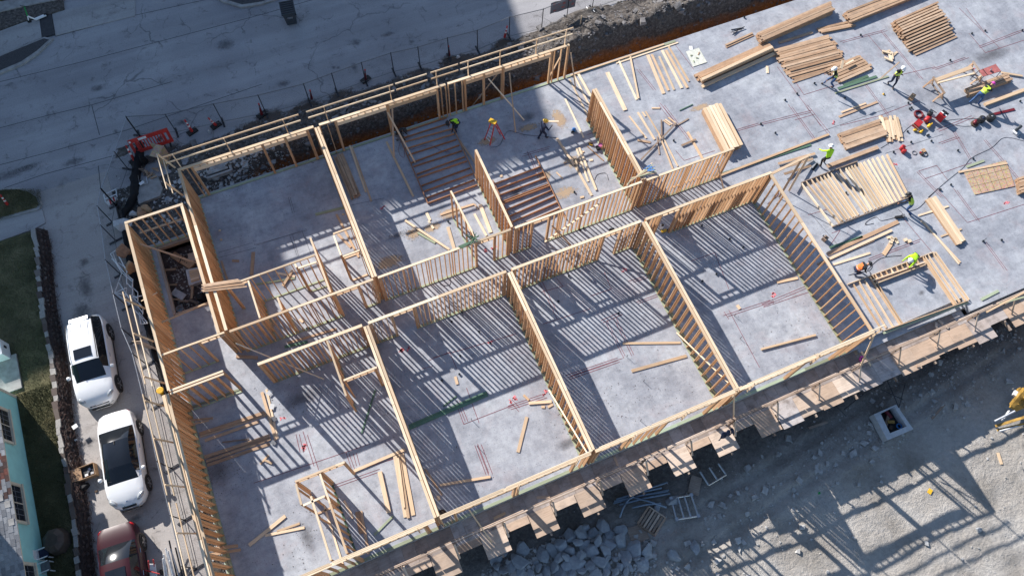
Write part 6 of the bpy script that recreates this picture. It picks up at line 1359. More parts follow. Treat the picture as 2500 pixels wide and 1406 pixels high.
# ------------------------------------------------------------------ propping braces and leaning studs
for lab, p, q, w_, mt in [
 ('diagonal brace nailed to the back wall beside the crouching dark worker', (4.6, 25.85, 2.2), (5.2, 23.6, .03), .09, 'pine'), ('second brace crossing it at the back wall', (4.9, 25.85, 2.4), (4.2, 24.4, .03), .09, 'stack'),
 ('left one of the crossed braces in the opening near the shade edge', (10.6, 25.85, 2.3), (12.1, 24.0, .03), .07, 'white_pine'), ('right one of the crossed braces in the opening near the shade edge', (11.9, 25.85, 2.2), (11.3, 23.4, .03), .07, 'pine'), ('brace dropping into the trench behind the crossed braces', (11.4, 26.05, 2.4), (9.9, 26.7, -.9), .07, 'stack'),
 ('thin vertical brace behind the corner post at the lit end of the back wall', (15.7, 25.8, 2.3), (15.9, 25.0, .03), .07, 'pine'), ('diagonal brace inside the end bay of the back wall', (15.2, 25.99, 2.1), (14.6, 26.0, .5), .09, 'pine'),
 ('brace running from the left wall into the stair pit, upper', (-9.6, 23.0, 2.0), (-7.3, 21.9, -.3), .09, 'stack'), ('brace running across the stair pit, lower', (-9.65, 18.6, 1.6), (-7.2, 19.7, -.05), .09, 'pine'),
 ('long pale brace on the studs of the room with green boards', at(1340, 952, .05), at(1435, 1108, 2.7), .06, 'white_pine'), ('long pale brace on the studs of the room with two loose boards', at(1652, 812, .05), at(1782, 938, 2.5), .06, 'white_pine'),
 ('thin brace from the corner of the corridor to the floor of the front room', at(576, 838, 2.6), at(790, 925, .05), .05, 'white_pine'), ('brace leaning from the front wall onto the form deck near the party wall', (.9, 4.4, 2.6), (1.4, 3.0, -.3), .06, 'pine'), ('upright brace on the form deck beside the hanging jacket', (14.2, 4.4, 2.6), (14.6, 3.4, -.3), .09, 'pine'),
 ('diagonal brace at the framed corner above the form deck', (22.0, 4.4, 2.7), (21.6, 3.5, .9), .09, 'pine'), ('pale brace leaning beside the magenta ring on the form deck', at(2103, 858, .6), at(2126, 892, -.3), .09, 'white_pine'), ('brace in the corridor below the second floor frame doorway', (11.2, 15.5, .03), (10.2, 16.15, 1.9), .09, 'pine'), ('long diagonal brace on the corridor studs below the second floor frame', (9.9, 16.15, .2), (12.9, 16.15, 2.4), .09, 'white_pine'), ('brace at the right end of the upper corridor wall', (20.0, 16.1, 2.2), (20.6, 15.1, .05), .09, 'pine'), ('horizontal bracing plank on the upper corridor studs at the right', (17.6, 16.36, .7), (20.2, 16.36, .8), .09, 'pine'), ('long plank leaning to the deck rail at the right edge', at(2408, 762, .9), at(2510, 708, 1.6), .09, 'white_pine'), ('mint green plank leaning to the deck rail at the right edge', at(2440, 742, 1.0), at(2510, 722, 1.2), .09, 'treated'), ('pole across the shaded wall studs at the left, white with dark tip', at(345, 735, 1.6), at(384, 714, 1.6), .05, 'white_pine')]:
    brace(lab, p, q, w_, mt)
for i, (a, b_, lab) in enumerate([((1902, 482), (1958, 388), 'left leaning stud at the right end of the lower corridor wall'), ((1926, 466), (1975, 380), 'right leaning stud at the right end of the lower corridor wall')]):
    brace(lab, at(*a, .05), at(*b_, 2.6), .12, 'pine')
tag(bar('beam', at(1885, 424, 2.7), at(1978, 378, 2.55), .14, .07, M['pine']), 'loose top beam resting on the leaning studs by the lime shirted worker', 'beam')
for k, (x0, y0, x1, y1) in enumerate(((1900, 400, 1990, 375), (1905, 412, 1985, 388), (1915, 425, 1980, 405))): tag(bar('board', at(x0, y0, .1 + .3 * k), at(x1, y1, .1), .14, .04, M['stack']), ['topmost board behind the leaning studs at the corridor end', 'middle board behind the leaning studs at the corridor end', 'lowest board behind the leaning studs at the corridor end'][k], 'board')
# bundle of thin strips lying over the wall junction, bundle over the closet wall
for i in range(7): tag(bar('strip', at(1530 + i * 2, 452 - i * 3, 2.93 + .01 * (i % 3)), at(1592 + i * 2, 398 + i * 4, 2.97 + .012 * (i % 3)), .05, .02, M['treated' if i % 2 else 'pine']), 'thin strip in the bundle lying over the wall junction, blue strap beside it', 'strip', 'thin strips over the wall junction')
for i in range(8): tag(bar('strip', at(492 + (i % 3) * 3, 696 + i * 2.2, 2.93 + .02 * (i % 3)), at(582 + i * 3, 682 + i * 2.5, 2.95 + .02 * (i % 3)), .06, .025, M['stack']), 'weathered strip in the bundle lying across the pit wall top', 'strip', 'strips across the pit wall top')
sp_b = thing('metal_straps', 'tangle of dark green metal straps lying on the end of the bathroom wall', 'metal straps', at(1158, 583, 2.95)); mb = MB(); r_ = random.Random(3)
for i in range(16): p = at(1158, 583, 2.95); q = p + Vector((r_.uniform(-.4, .25), r_.uniform(-.35, .35), r_.uniform(0, .3))); mb.bar(p + Vector((r_.uniform(-.1, .1), r_.uniform(-.1, .1), 0)), q, .04, .01)
for i in range(6): mb.bar(at(1158, 585, 2.95), at(1118 + i * 2, 602 + i, 2.92), .03, .012)
adopt(mb.build('strap_bundle', M['green']), sp_b)
bs_ = MB()
for i in range(8): bs_.bar(at(1578, 415, 2.95) + Vector((r_.uniform(-.15, .15), r_.uniform(-.1, .1), 0)), at(1590, 412, 3.0) + Vector((r_.uniform(-.1, .2), r_.uniform(-.2, .2), .1)), .04, .012)
tag(bs_.build('blue_strap', M['blue']), 'blue plastic strap tangle beside the strip bundle on the wall junction', 'strap')

# ------------------------------------------------------------------ ladder, saw horses, saw table
ld = thing('step_ladder', 'red step ladder with a yellow top standing open in the shaded room', 'ladder', at(1208, 335))
def lp(a, b_, n_, m_, r_=.03): adopt(MB().tube([a, b_], r_, 6).build(n_, M[m_]), ld)
tp = at(1210, 312, 0); T = Vector((10.75, 23.0, 1.72)); T = at(1203, 298, 1.72)
f1, f2, f3, f4 = at(1183, 341, .02), at(1196, 355, .02), at(1232, 340, .02), at(1221, 328, .02)
ta = T + Vector((-.14, -.05, 0)); tb = T + Vector((.02, -.2, 0)); tc = T + Vector((.14, .05, 0)); td = T + Vector((.05, .14, 0))
for a, b_ in ((f1, ta), (f2, tb), (f3, tc), (f4, td)): lp(a, b_, 'rail', 'red', .034)
for i in range(1, 6): t = i / 6; lp(lerp(f1, ta, t), lerp(f2, tb, t), 'step', 'steel', .028); 
for i in (2, 4): t = i / 6; lp(lerp(f3, tc, t), lerp(f4, td, t), 'rear_bar', 'steel', .018)
adopt(MB().box(T + Vector((0, 0, .03)), (.42, .26, .1), Matrix.Rotation(-.9, 3, 'Z')).build('ladder_top', M['yellow']), ld)
def sawhorse(label, a, b_, h=.75):
    root = thing('saw_horse', label, 'saw horse', ((a + b_) / 2)); u = (b_ - a).normalized(); n_ = Vector((-u.y, u.x, 0)); up = Vector((0, 0, h))
    bar('beam', a + up, b_ + up, .09, .09, M['grey_wood'], root)
    for e in (a + u * .1, b_ - u * .1):
        for s in (-1, 1): bar('leg', e + up * .95, e + n_ * s * .32, .09, .038, M['stack'], root)
        bar('tie', e + n_ * .2 + up * .35, e - n_ * .2 + up * .35, .09, .03, M['grey_wood'], root)
    bar('brace', a + n_ * .25 + up * .2, b_ + n_ * .25 + up * .2, .09, .03, M['grey_wood'], root)
    return root
sawhorse('left brown saw horse under the two sunlit beams', at(2262, 208), at(2290, 248)); sawhorse('right brown saw horse under the two sunlit beams', at(2358, 170), at(2382, 206))
tag(bar('beam', at(2286, 196, .86), at(2372, 165, .86), .24, .09, M['pine']), 'wider upper beam lying across the two saw horses', 'beam'); tag(bar('beam', at(2290, 203, .85), at(2378, 180, .85), .09, .09, M['white_pine']), 'narrower lower beam lying across the two saw horses', 'beam')
sw_ = thing('saw_table', 'faded red steel saw table on thin legs beside the timber stack', 'saw table', at(2420, 195))
q4 = [at(2391, 172, .85), at(2431, 157, .85), at(2444, 174, .85), at(2402, 187, .85)]
adopt(mesh('table_top', q4 + [v - Vector((0, 0, .05)) for v in q4], [(3, 2, 1, 0), (0, 1, 5, 4), (1, 2, 6, 5), (2, 3, 7, 6), (3, 0, 4, 7), (4, 5, 6, 7)], M['redtop']), sw_)
for v_ in q4: adopt(MB().tube([v_, Vector((v_.x, v_.y, 0)) + (v_ - (q4[0] + q4[2]) / 2) * .1 - Vector((0, 0, .085))], .02, 5).build('leg', M['darksteel']), sw_)
adopt(MB().bar(lerp(q4[0], q4[1], .2) + Vector((0, 0, .012)), lerp(q4[3], q4[2], .2) + Vector((0, 0, .012)), .03, .02).build('fence_bar', M['darksteel']), sw_)
adopt(MB().box((q4[0] + q4[2]) / 2 + Vector((0, 0, .06)), (.16, .05, .12), Matrix.Rotation(.6, 3, 'Z')).build('saw_blade', M['steel']), sw_)

# ------------------------------------------------------------------ tools and machines on the slab
def T1(name, label, cat, px, py, parts, z=0, rz=0):
    p = at(px, py, z); root = thing(name, label, cat, p); Rz = Matrix.Rotation(rz, 3, 'Z')
    for n_, kind, c, d, m_ in parts:
        m = MB(); c = p + Rz @ Vector(c)
        if kind == 'box': m.box(c, d, Rz)
        elif kind == 'cyl': m.lathe(c, [(d[0] * .9, -d[1] / 2), (d[0], -d[1] / 2 + .01), (d[0], d[1] / 2 - .01), (d[0] * .9, d[1] / 2)], 14, Rz)
        elif kind == 'cylx': m.lathe(c, [(d[0] * .7, -d[1] / 2), (d[0], -d[1] / 2 + .04), (d[0], d[1] / 2 - .04), (d[0] * .7, d[1] / 2)], 12, Rz @ Matrix.Rotation(math.pi / 2, 3, 'Y'))
        elif kind == 'cyly': m.lathe(c, [(d[0] * .7, -d[1] / 2), (d[0], -d[1] / 2 + .03), (d[0], d[1] / 2 - .03), (d[0] * .7, d[1] / 2)], 14, Rz @ Matrix.Rotation(math.pi / 2, 3, 'X'))
        elif kind == 'ring': m.ring(c, d[0], d[0], d[1], 18, 6, Rz)
        adopt(m.build(n_, M[m_], smooth=kind not in ('box',)), root)
    return root
rc = T1('air_hose_coil', 'coil of dark red air hose lying flat by the compressors', 'hose', 2242, 281, [('hose_turn', 'ring', (0, 0, .03 + .035 * (i % 3)), (.20 + .028 * (i % 4), .018), 'redhose_and_shade') for i in range(8)])
T1('air_compressor', 'red air compressor with dark motor next to the hose coil', 'compressor', 2262, 291, [('tank', 'cylx', (-.12, -.05, .18), (.15, .5), 'redpaint'), ('motor', 'cyl', (.1, .05, .38), (.14, .24), 'darksteel'), ('pump', 'box', (.16, .1, .45), (.18, .2, .22), 'bin'), ('handle', 'box', (.3, 0, .5), (.03, .4, .03), 'black'), ('wheel', 'cyly', (-.3, -.16, .09), (.09, .05), 'rubber'), ('wheel', 'cyly', (.2, -.16, .09), (.09, .05), 'rubber')], rz=.4)
T1('generator', 'red, white and black generator standing right of the compressor', 'generator', 2293, 291, [('red_housing', 'box', (-.14, 0, .3), (.16, .42, .46), 'redpaint'), ('white_band', 'box', (-.02, 0, .31), (.08, .42, .48), 'reflect'), ('black_housing', 'box', (.13, 0, .29), (.22, .42, .46), 'black'), ('handle', 'box', (0, 0, .58), (.36, .05, .04), 'black')], rz=.3)
T1('tool_box', 'red tool box with a pale label below the hose coil', 'tool box', 2237, 307, [('box_body', 'box', (0, 0, .14), (.46, .34, .26), 'redpaint'), ('lid', 'box', (0, 0, .28), (.48, .36, .04), 'redpaint'), ('label', 'box', (.08, -.185, .16), (.2, .01, .08), 'reflect')], rz=.35)
T1('nail_gun', 'yellow nail gun pair standing below the compressor', 'nail gun', 2267, 309, [('gun_body', 'cylx', (-.08, 0, .14), (.09, .28), 'yellow'), ('magazine', 'box', (.1, -.02, .1), (.26, .08, .14), 'yellow'), ('grip', 'box', (.02, .1, .12), (.08, .16, .06), 'black')], rz=.4)
T1('nail_gun', 'yellow nail gun lying alone left of the pair', 'nail gun', 2248, 323, [('gun_body', 'cylx', (0, 0, .09), (.08, .26), 'yellow'), ('magazine', 'box', (.08, -.05, .08), (.2, .07, .08), 'black'), ('grip', 'box', (-.08, .06, .06), (.07, .14, .06), 'yellow')], rz=.5)
T1('nail_gun', 'brown yellow nail gun touching the red tool box', 'nail gun', 2233, 320, [('gun_body', 'cylx', (0, 0, .08), (.07, .22), 'yellow'), ('grip', 'box', (0, .06, .06), (.07, .14, .06), 'boot')], rz=-.4)
tag(bar('stick', at(2228, 302, .34), at(2247, 320, .1), .03, .02, M['pine']), 'thin stick leaning on the red tool box', 'stick')
T1('cord_reel', 'black cord reel, left of the two beside the punched strip', 'cord reel', 2393, 296, [('reel_body', 'cyl', (0, 0, .16), (.2, .3), 'black'), ('hub', 'cyl', (.0, 0, .32), (.07, .04), 'navy'), ('stand', 'box', (-.22, 0, .1), (.04, .3, .2), 'darksteel')])
T1('cord_reel', 'black cord reel, right of the two beside the punched strip', 'cord reel', 2415, 292, [('reel_body', 'cyl', (0, 0, .17), (.23, .3), 'black'), ('hub', 'cyl', (.0, 0, .33), (.05, .03), 'steel'), ('stand', 'box', (.25, 0, .1), (.04, .3, .2), 'darksteel')])
T1('miter_saw', 'brown and dark bench saw left of the black reels', 'saw', 2378, 304, [('saw_base', 'cyl', (0, 0, .06), (.22, .1), 'boot'), ('motor', 'cylx', (0, .05, .2), (.1, .3), 'redhose_and_shade'), ('arm', 'box', (-.2, -.05, .12), (.3, .05, .04), 'darksteel')], rz=.6)
T1('chop_saw', 'grey chop saw near the right picture edge on the slab', 'saw', 2480, 322, [('saw_base', 'box', (-.05, -.12, .06), (.4, .3, .1), 'steel'), ('blade_guard', 'cyly', (0, .05, .28), (.2, .16), 'bin'), ('motor', 'cyl', (.12, .05, .32), (.1, .2), 'darksteel'), ('table', 'box', (-.22, 0, .14), (.12, .3, .03), 'white')], rz=.2)
T1('fuel_can', 'pair of bright red fuel cans standing together in the sun', 'fuel can', 2202, 370, [('can', 'cyl', (0, -.08, .14), (.12, .26), 'redpaint'), ('can', 'cyl', (.04, .14, .16), (.13, .3), 'redpaint'), ('spout', 'box', (.02, .14, .34), (.05, .05, .07), 'black')])
T1('tool_belt', 'brown leather tool belt dropped right of the red fuel cans', 'tool belt', 2252, 374, [('pouch', 'box', (-.1, -.02, .05), (.2, .18, .09), 'boot'), ('pouch', 'box', (.14, .1, .05), (.18, .22, .08), 'card'), ('red_flap', 'box', (-.16, .05, .1), (.1, .1, .02), 'redpaint'), ('strap', 'ring', (.05, -.1, .03), (.18, .02), 'boot')])
T1('rope_coil', 'loop of dark rope between the fuel cans and the tool belt', 'rope', 2232, 374, [('rope_turn', 'ring', (0, 0, .02), (.13, .02), 'greycloth')])
T1('carton', 'small tan carton on the slab in the shadow of the striding worker', 'carton', 2224, 241, [('carton_body', 'box', (0, 0, .13), (.4, .26, .25), 'card'), ('flap', 'box', (-.22, -.05, .2), (.12, .22, .02), 'card')], rz=.5)
T1('tape_measure', 'small yellow tape measure alone on the slab', 'tape measure', 2157, 231, [('case', 'cyl', (0, 0, .03), (.07, .05), 'yellow'), ('centre', 'cyl', (.01, .0, .06), (.04, .02), 'black')])
T1('power_saw', 'blue circular saw lying on the sunlit floor by the studs', 'saw', 1400, 321, [('saw_base', 'box', (0, 0, .03), (.36, .22, .03), 'steel'), ('motor', 'cyl', (.02, .02, .12), (.12, .14), 'blue'), ('blade_guard', 'cyly', (-.06, -.09, .1), (.1, .04), 'darksteel')], rz=-.3)
T1('tool_bag', 'black and pink tool bag at the foot of the party wall studs', 'bag', 1462, 362, [('bag_body', 'box', (-.08, -.02, .1), (.2, .24, .18), 'black'), ('pink_bag', 'cyl', (.1, .05, .12), (.14, .2), 'pinkcloth')])
T1('nailer', 'brown and yellow nailer lying left of the pink bag', 'nail gun', 1441, 352, [('gun_body', 'cylx', (0, 0, .08), (.08, .26), 'boot'), ('magazine', 'box', (.06, -.06, .06), (.2, .08, .08), 'yellow')], rz=-.8)
T1('cordless_drill', 'black drill lying in the corridor stripes near the middle doorway', 'drill', 1493, 563, [('drill_body', 'cylx', (0, 0, .1), (.1, .28), 'black'), ('battery', 'box', (.02, -.08, .06), (.14, .1, .1), 'black'), ('yellow_trim', 'box', (-.08, -.04, .1), (.06, .1, .14), 'yellow')])
T1('water_jug', 'white and brown water jug standing just inside the right doorway', 'jug', 1618, 562, [('jug_body', 'cyl', (-.04, .12, .2), (.11, .36), 'white'), ('jug_lid', 'cyl', (-.04, .12, .4), (.08, .06), 'boot'), ('tool', 'box', (.0, -.1, .08), (.3, .12, .12), 'yellow'), ('tool_grip', 'box', (.2, -.1, .06), (.24, .06, .06), 'black')])
T1('work_light', 'dark floor lamp box between the striped shadow and the brown bundle', 'work light', 2012, 585, [('lamp_box', 'box', (0, 0, .13), (.28, .24, .22), 'grey_wood'), ('lamp_face', 'box', (.02, -.03, .245), (.18, .14, .012), 'black'), ('handle', 'box', (-.05, .16, .28), (.05, .05, .12), 'black')], rz=.3)
T1('nail_gun_case', 'dark flat tool lying at the lunging worker\'s feet', 'tool', 2195, 531, [('tool_body', 'box', (0, 0, .06), (.5, .14, .1), 'black'), ('tool_head', 'box', (.22, .02, .1), (.12, .16, .14), 'greycloth')], rz=-.25)
T1('dark_rail_piece', 'short dark metal angle on the floor left of the lime shirted worker', 'metal angle', 1990, 408, [('angle_web', 'box', (0, 0, .03), (.55, .12, .05), 'darksteel'), ('angle_flange', 'box', (0, .06, .08), (.55, .02, .12), 'darksteel')], rz=.5)
T1('magenta_ring', 'magenta strap roll lying on the form deck near the corner brace', 'strap roll', 2105, 878, [('roll', 'ring', (0, 0, .06), (.14, .06), 'magenta')], z=-.33)
T1('paint_can', 'rusty round lid at the foot of the party wall by the front wall', 'lid', 1080, 1254, [('lid', 'cyl', (0, 0, .05), (.2, .1), 'boot'), ('rim', 'ring', (0, 0, .1), (.18, .02), 'boot')])
# sheets
M['creamsheet'] = plain('cream_sheet', (.62, .62, .54), .7, var=.2)
cs_ = [at(1675, 127, .01), at(1706, 118, .01), at(1726, 153, .01), at(1692, 164, .01)]
tag(mesh('white_sheet', cs_ + [v + Vector((0, 0, .02)) for v in cs_], [(0, 1, 2, 3), (7, 6, 5, 4), (0, 4, 5, 1), (1, 5, 6, 2), (2, 6, 7, 3), (3, 7, 4, 0)], M['creamsheet']), 'white plan sheet weighted with small blocks left of the beam bundle', 'sheet')
for i, (x, y, mt) in enumerate(((1688, 136, 'treated'), (1694, 150, 'treated'), (1702, 142, 'treated'), (1706, 131, 'stack'))):
    p = at(x, y, .046); tag(MB().box(p, (.24 if i == 3 else .14, .07, .03), Matrix.Rotation(i * 1.3, 3, 'Z')).build('block', M[mt]), ['block holding down the upper left of the white sheet', 'block holding down the lower middle of the white sheet', 'block in the middle of the white sheet', 'brown block at the upper right of the white sheet', 'green block at the lower left of the white sheet'][i], 'block')
tag(MB().box(at(1687, 118, .03), (.3, .2, .02), Matrix.Rotation(1.2, 3, 'Z')).build('paper_scrap', M['paper']), 'small white scrap above the white plan sheet', 'paper')
os_ = thing('strand_board_sheet', 'sheet of strand board with ruled cut lines lying near the right edge', 'strand board', at(2410, 440)); ob = at(2352, 420, .012); oc = at(2455, 392, .012); od = at(2477, 455, .012); oe = at(2380, 476, .012); up_ = Vector((0, 0, .03))
adopt(mesh('sheet', [ob, oc, od, oe] + [v + up_ for v in (ob, oc, od, oe)], [(3, 2, 1, 0), (4, 5, 6, 7), (0, 1, 5, 4), (1, 2, 6, 5), (2, 3, 7, 6), (3, 0, 4, 7)], M['osb']), os_)
mb = MB()
for t in (.17, .33, .5, .67, .83): mb.bar(lerp(ob, oc, t) + up_ * 1.1, lerp(oe, od, t) + up_ * 1.1, .014, .003)
for t in (.33, .66): mb.bar(lerp(ob, oe, t) + up_ * 1.1, lerp(oc, od, t) + up_ * 1.1, .014, .003)
adopt(mb.build('ruled_lines', M['boot']), os_)
for i, (x0, y0, x1, y1) in enumerate(((1785, 73, 1815, 68), (1788, 78, 1812, 72), (1790, 84, 1808, 70), (1784, 80, 1818, 66))): tag(MB().tube([at(x0, y0, .03 + .02 * i), at(x1, y1, .03 + .02 * i)], .022, 6).build('steel_rod', M['darksteel']), 'short grey rod in the loose handful on the slab at the top', 'rod', 'short grey rods at the top of the slab')
for i, (px, py) in enumerate(((658, 958), (664, 992), (669, 1022), (668, 1080))):
    tag(MB().box(at(px, py, .12 - .02 * i), (.26, .2, .012), Matrix.Rotation(.5 + i * .6, 3, 'Z') @ Matrix.Rotation(.25, 3, 'X')).build('paper', M['paper'] if i < 2 else M['greycloth']), ['topmost white paper on the upright board pair', 'second white paper on the upright board pair', 'grey metal box cover on the upright board pair', 'grey cover standing at the end of the lower bundle'][i], 'paper' if i < 2 else 'cover')

# pipe stubs and stakes cast into the slab
stubs = [(R4, t) for t in [(375, 600), (165, 720), (250, 675), (590, 705), (1045, 740), (1055, 782), (1068, 775), (1040, 945), (1190, 970), (1180, 974), (1210, 1012), (1065, 1020), (1400, 1080), (95, 955), (1345, 435), (1860, 222), (1595, 225), (1500, 245), (705, 255), (1845, 728), (1350, 1325), (1510, 1140), (940, 1092), (1270, 1360)]] + [(R7, t) for t in [(790, 895), (435, 630), (415, 595), (1390, 665), (1490, 615), (1585, 365), (1680, 425), (1385, 270), (360, 810), (515, 300), (540, 290)]] + [(R6, t) for t in [(1610, 1028), (1415, 955), (1690, 1110), (1475, 1200), (1345, 1375), (1470, 1330), (1390, 240), (1488, 890), (530, 955), (380, 1005), (395, 1000), (700, 240)]] + [(R3, t) for t in [(1808, 890), (1185, 1010), (475, 1378), (1690, 130)]] + [(R8, t) for t in [(1580, 380), (1712, 372), (1275, 12), (600, 35)]]
sm0 = MB().lathe((0, 0, 0), [(.05, 0), (.05, .05), (.062, .05), (.062, .085), (.045, .085), (.04, .05)], 10); sme_ = bpy.data.meshes.new('pipe_stub'); sme_.from_pydata([tuple(v) for v in sm0.v], [], sm0.f); sme_.materials.append(M['bin'])
def room(p):
    if p.x > 22: return 'on the open slab ' + ('near the front edge' if p.y < 9 else 'among the tools' if p.y < 17 else 'near the big stacks') + (', right part' if p.x > 30 else ', left part')
    if p.y > 16.3: return 'in the sunlit upper area' if p.x > 8 else 'in the upper rooms'
    if p.y > 14.2: return 'in the corridor'
    return 'in the big front room' if p.x < -.5 else 'in the room with the green boards' if p.x < 6.9 else 'in the room with two loose boards' if p.x < 14.4 else 'in the rightmost finished room'
cnt_ = {}
for reg, (x, y) in sorted(stubs, key=lambda t: zat(t[0], *t[1]).x):
    o = bpy.data.objects.new('pipe_stub', sme_); link(o); o.location = zat(reg, x, y, 0); rm_ = room(o.location); cnt_[rm_] = cnt_.get(rm_, 0) + 1; tag(o, 'pipe stub, ' + ORD[cnt_[rm_] - 1] + ' from the left ' + rm_, 'pipe stub', 'capped pipe stubs cast in the slab')
for reg, x, y in [(R10, 1556, 288), (R10, 1598, 480), (R10, 1450, 488), (R7, 1660, 1075), (R7, 1620, 912), (R7, 850, 1205), (R7, 970, 1380), (R8, 1585, 375), (R11, 948, 295)]:
    p = zat(reg, x, y, 0); tag(MB().tube([p, p + Vector((0, 0, .3))], .014, 5).build('steel_stake', M['darksteel']), 'thin steel stake standing out of the sunlit slab', 'stake', 'thin steel stakes in the slab')
def cord(label, reg, ptsl, r_=.009, mat='cord', z=.014, cat='cord'):
    P = [zat(reg, ptsl[i], ptsl[i + 1], z) for i in range(0, len(ptsl), 2)]; Q = []
    for i in range(len(P) - 1):
        p0, p1, p2, p3 = P[max(i - 1, 0)], P[i], P[i + 1], P[min(i + 2, len(P) - 1)]
        for k in range(5):
            t = k / 5; Q.append(.5 * ((2 * p1) + (p2 - p0) * t + (2 * p0 - 5 * p1 + 4 * p2 - p3) * t * t + (3 * p1 - p0 - 3 * p2 + p3) * t ** 3))
    Q.append(P[-1]); return tag(MB().tube(Q, r_, 5).build(cat.replace(' ', '_'), M[mat], smooth=True), label, cat)
cord('long dark cord winding from the saw at the right edge to the white stud frame', R4, [1875, 1010, 1735, 985, 1640, 1060, 1500, 1130, 1440, 1200, 1330, 1290, 1260, 1350, 1190, 1410])
cord('dark cord from the generator to the black reels, upper', R4, [1290, 870, 1380, 855, 1500, 850, 1560, 850]); cord('dark cord from the generator to the brown saw, lower', R4, [1300, 870, 1380, 895, 1450, 905, 1515, 900]); cord('cord from the red tool box to the brown pile', R4, [1080, 890, 1040, 920, 990, 970, 900, 1030, 850, 1060])
cord('air hose across the shaded floor from the ladder to the yellow helmet worker', R3, [-130, 1055, -60, 1040, 0, 940, 120, 965, 240, 975, 350, 990]); cord('thin cord looping at the head of the first floor frame', R2, [1055, 1000, 1035, 1060, 1045, 1110, 1075, 1125, 1080, 1060, 1130, 1070, 1250, 1040, 1330, 1075, 1400, 1090], .01, 'redhose_and_shade', .08); cord('cord looping by the lunging worker', R8, [975, 150, 1000, 190, 860, 230, 820, 205, 760, 230, 740, 260, 800, 250], .01); cord('cord winding round the floor frame head', R8, [620, 620, 700, 600, 770, 585, 790, 550, 760, 545, 755, 580, 850, 500, 1000, 480], .01); cord('cord running up from the pale bundle', R8, [1040, 165, 1120, 140, 1200, 60, 1260, 0], .01); cord('cord near the shaded corner trench', R2, [345, 1145, 360, 1100, 400, 1085, 390, 1150, 430, 1165], .012, 'cord', .02); cord('thin cord in the corridor by the first party wall end', R6, [1320, 660, 1340, 690, 1400, 690, 1405, 640], .01); cord('thin cord below the pale bundle', R3, [620, 1290, 640, 1250, 700, 1240, 720, 1290], .01)
cord('red hose on the floor of the right end wall', R8, [40, 110, 105, 60, 120, 30], .01, 'redhose_and_shade')
# small dark crumbs swept on the slab
r_ = random.Random(31); sp_ = []
for (cx, cy, n_, sx, sy) in [(740, 970, 90, 50, 30), (540, 1140, 140, 35, 40), (745, 1310, 70, 25, 45), (1460, 1010, 60, 60, 60), (1660, 930, 90, 90, 60), (1600, 960, 60, 60, 50), (700, 880, 60, 70, 50), (560, 460, 60, 60, 20), (2050, 860, 60, 90, 50), (1950, 780, 60, 70, 50), (1130, 1210, 40, 60, 60), (1360, 960, 24, 20, 40), (1380, 1030, 30, 20, 30), (1000, 570, 80, 22, 8), (1250, 340, 60, 70, 60), (2150, 500, 40, 60, 60), (900, 1010, 50, 50, 40)]:
    for i in range(n_):
        p = at(cx + r_.gauss(0, 1) * sx, cy + r_.gauss(0, 1) * sy, 0); 
        if p.y > 4.9: sp_.append((p.x, p.y, .0, r_.uniform(.007, .022)))
rubble('floor_crumbs', 'dark crumbs and splinters strewn over the slab', sp_, M['boot'])

# ------------------------------------------------------------------ hanging clothes on the deck rail
jk = thing('jacket', 'dark blue jacket hanging over the form deck rail', 'jacket', at(1768, 1062, .4)); jc = at(1768, 1050, .76)
jb = MB(); r_ = random.Random(6)
for (ox, top_, ln, wd) in ((-.12, .02, .75, .26), (.14, .03, .6, .24), (.36, .0, .42, .18)):
    b0 = len(jb.v)
    for i in range(6):
        t = i / 5
        for s in (-1, -.3, .4, 1): jb.v.append(jc + Vector((ox + s * wd / 2 * (1 + .25 * t) + r_.uniform(-.03, .03), -.05 - .18 * math.sin(t * 2) - .05 * (s * s), top_ + .06 - ln * t + r_.uniform(-.03, .03))))
    for i in range(5):
        for j in range(3): a = b0 + i * 4 + j; jb.f.append((a, a + 1, a + 5, a + 4))
cl = adopt(jb.build('cloth', M['navy'], smooth=True), jk); sd_ = cl.modifiers.new('thick', 'SOLIDIFY'); sd_.thickness = .03
tag(bar('board', (1.9, 3.95, -.33), (2.5, 3.98, -.33), .12, .03, M['pine']), 'short board lying on the form deck below the front wall, left part', 'board'); 
for a in [('short board on the form deck left of the party wall end', 485, 590, 625, 580), ('upright short board on the form deck under the studs', 1320, 155, 1355, 250)]:
    p = zat((1200, 1080, 4.395), a[1], a[2], -.33); q = zat((1200, 1080, 4.395), a[3], a[4], -.33); tag(bar('board', p, q, .12, .03, M['form']), a[0], 'board')
for i, (x, y) in enumerate(((500, 665), (565, 620), (490, 760), (660, 695), (510, 975), (240, 1250))): p = zat((2200, 680, 5.86), x, y, -.31); tag(MB().box(p, (.3 if i < 3 else .14, .12, .06), Matrix.Rotation(.9 + i, 3, 'Z')).build('block', M['form']), 'wood offcut lying on the form deck right of the framed block', 'block', 'wood offcuts on the form deck')

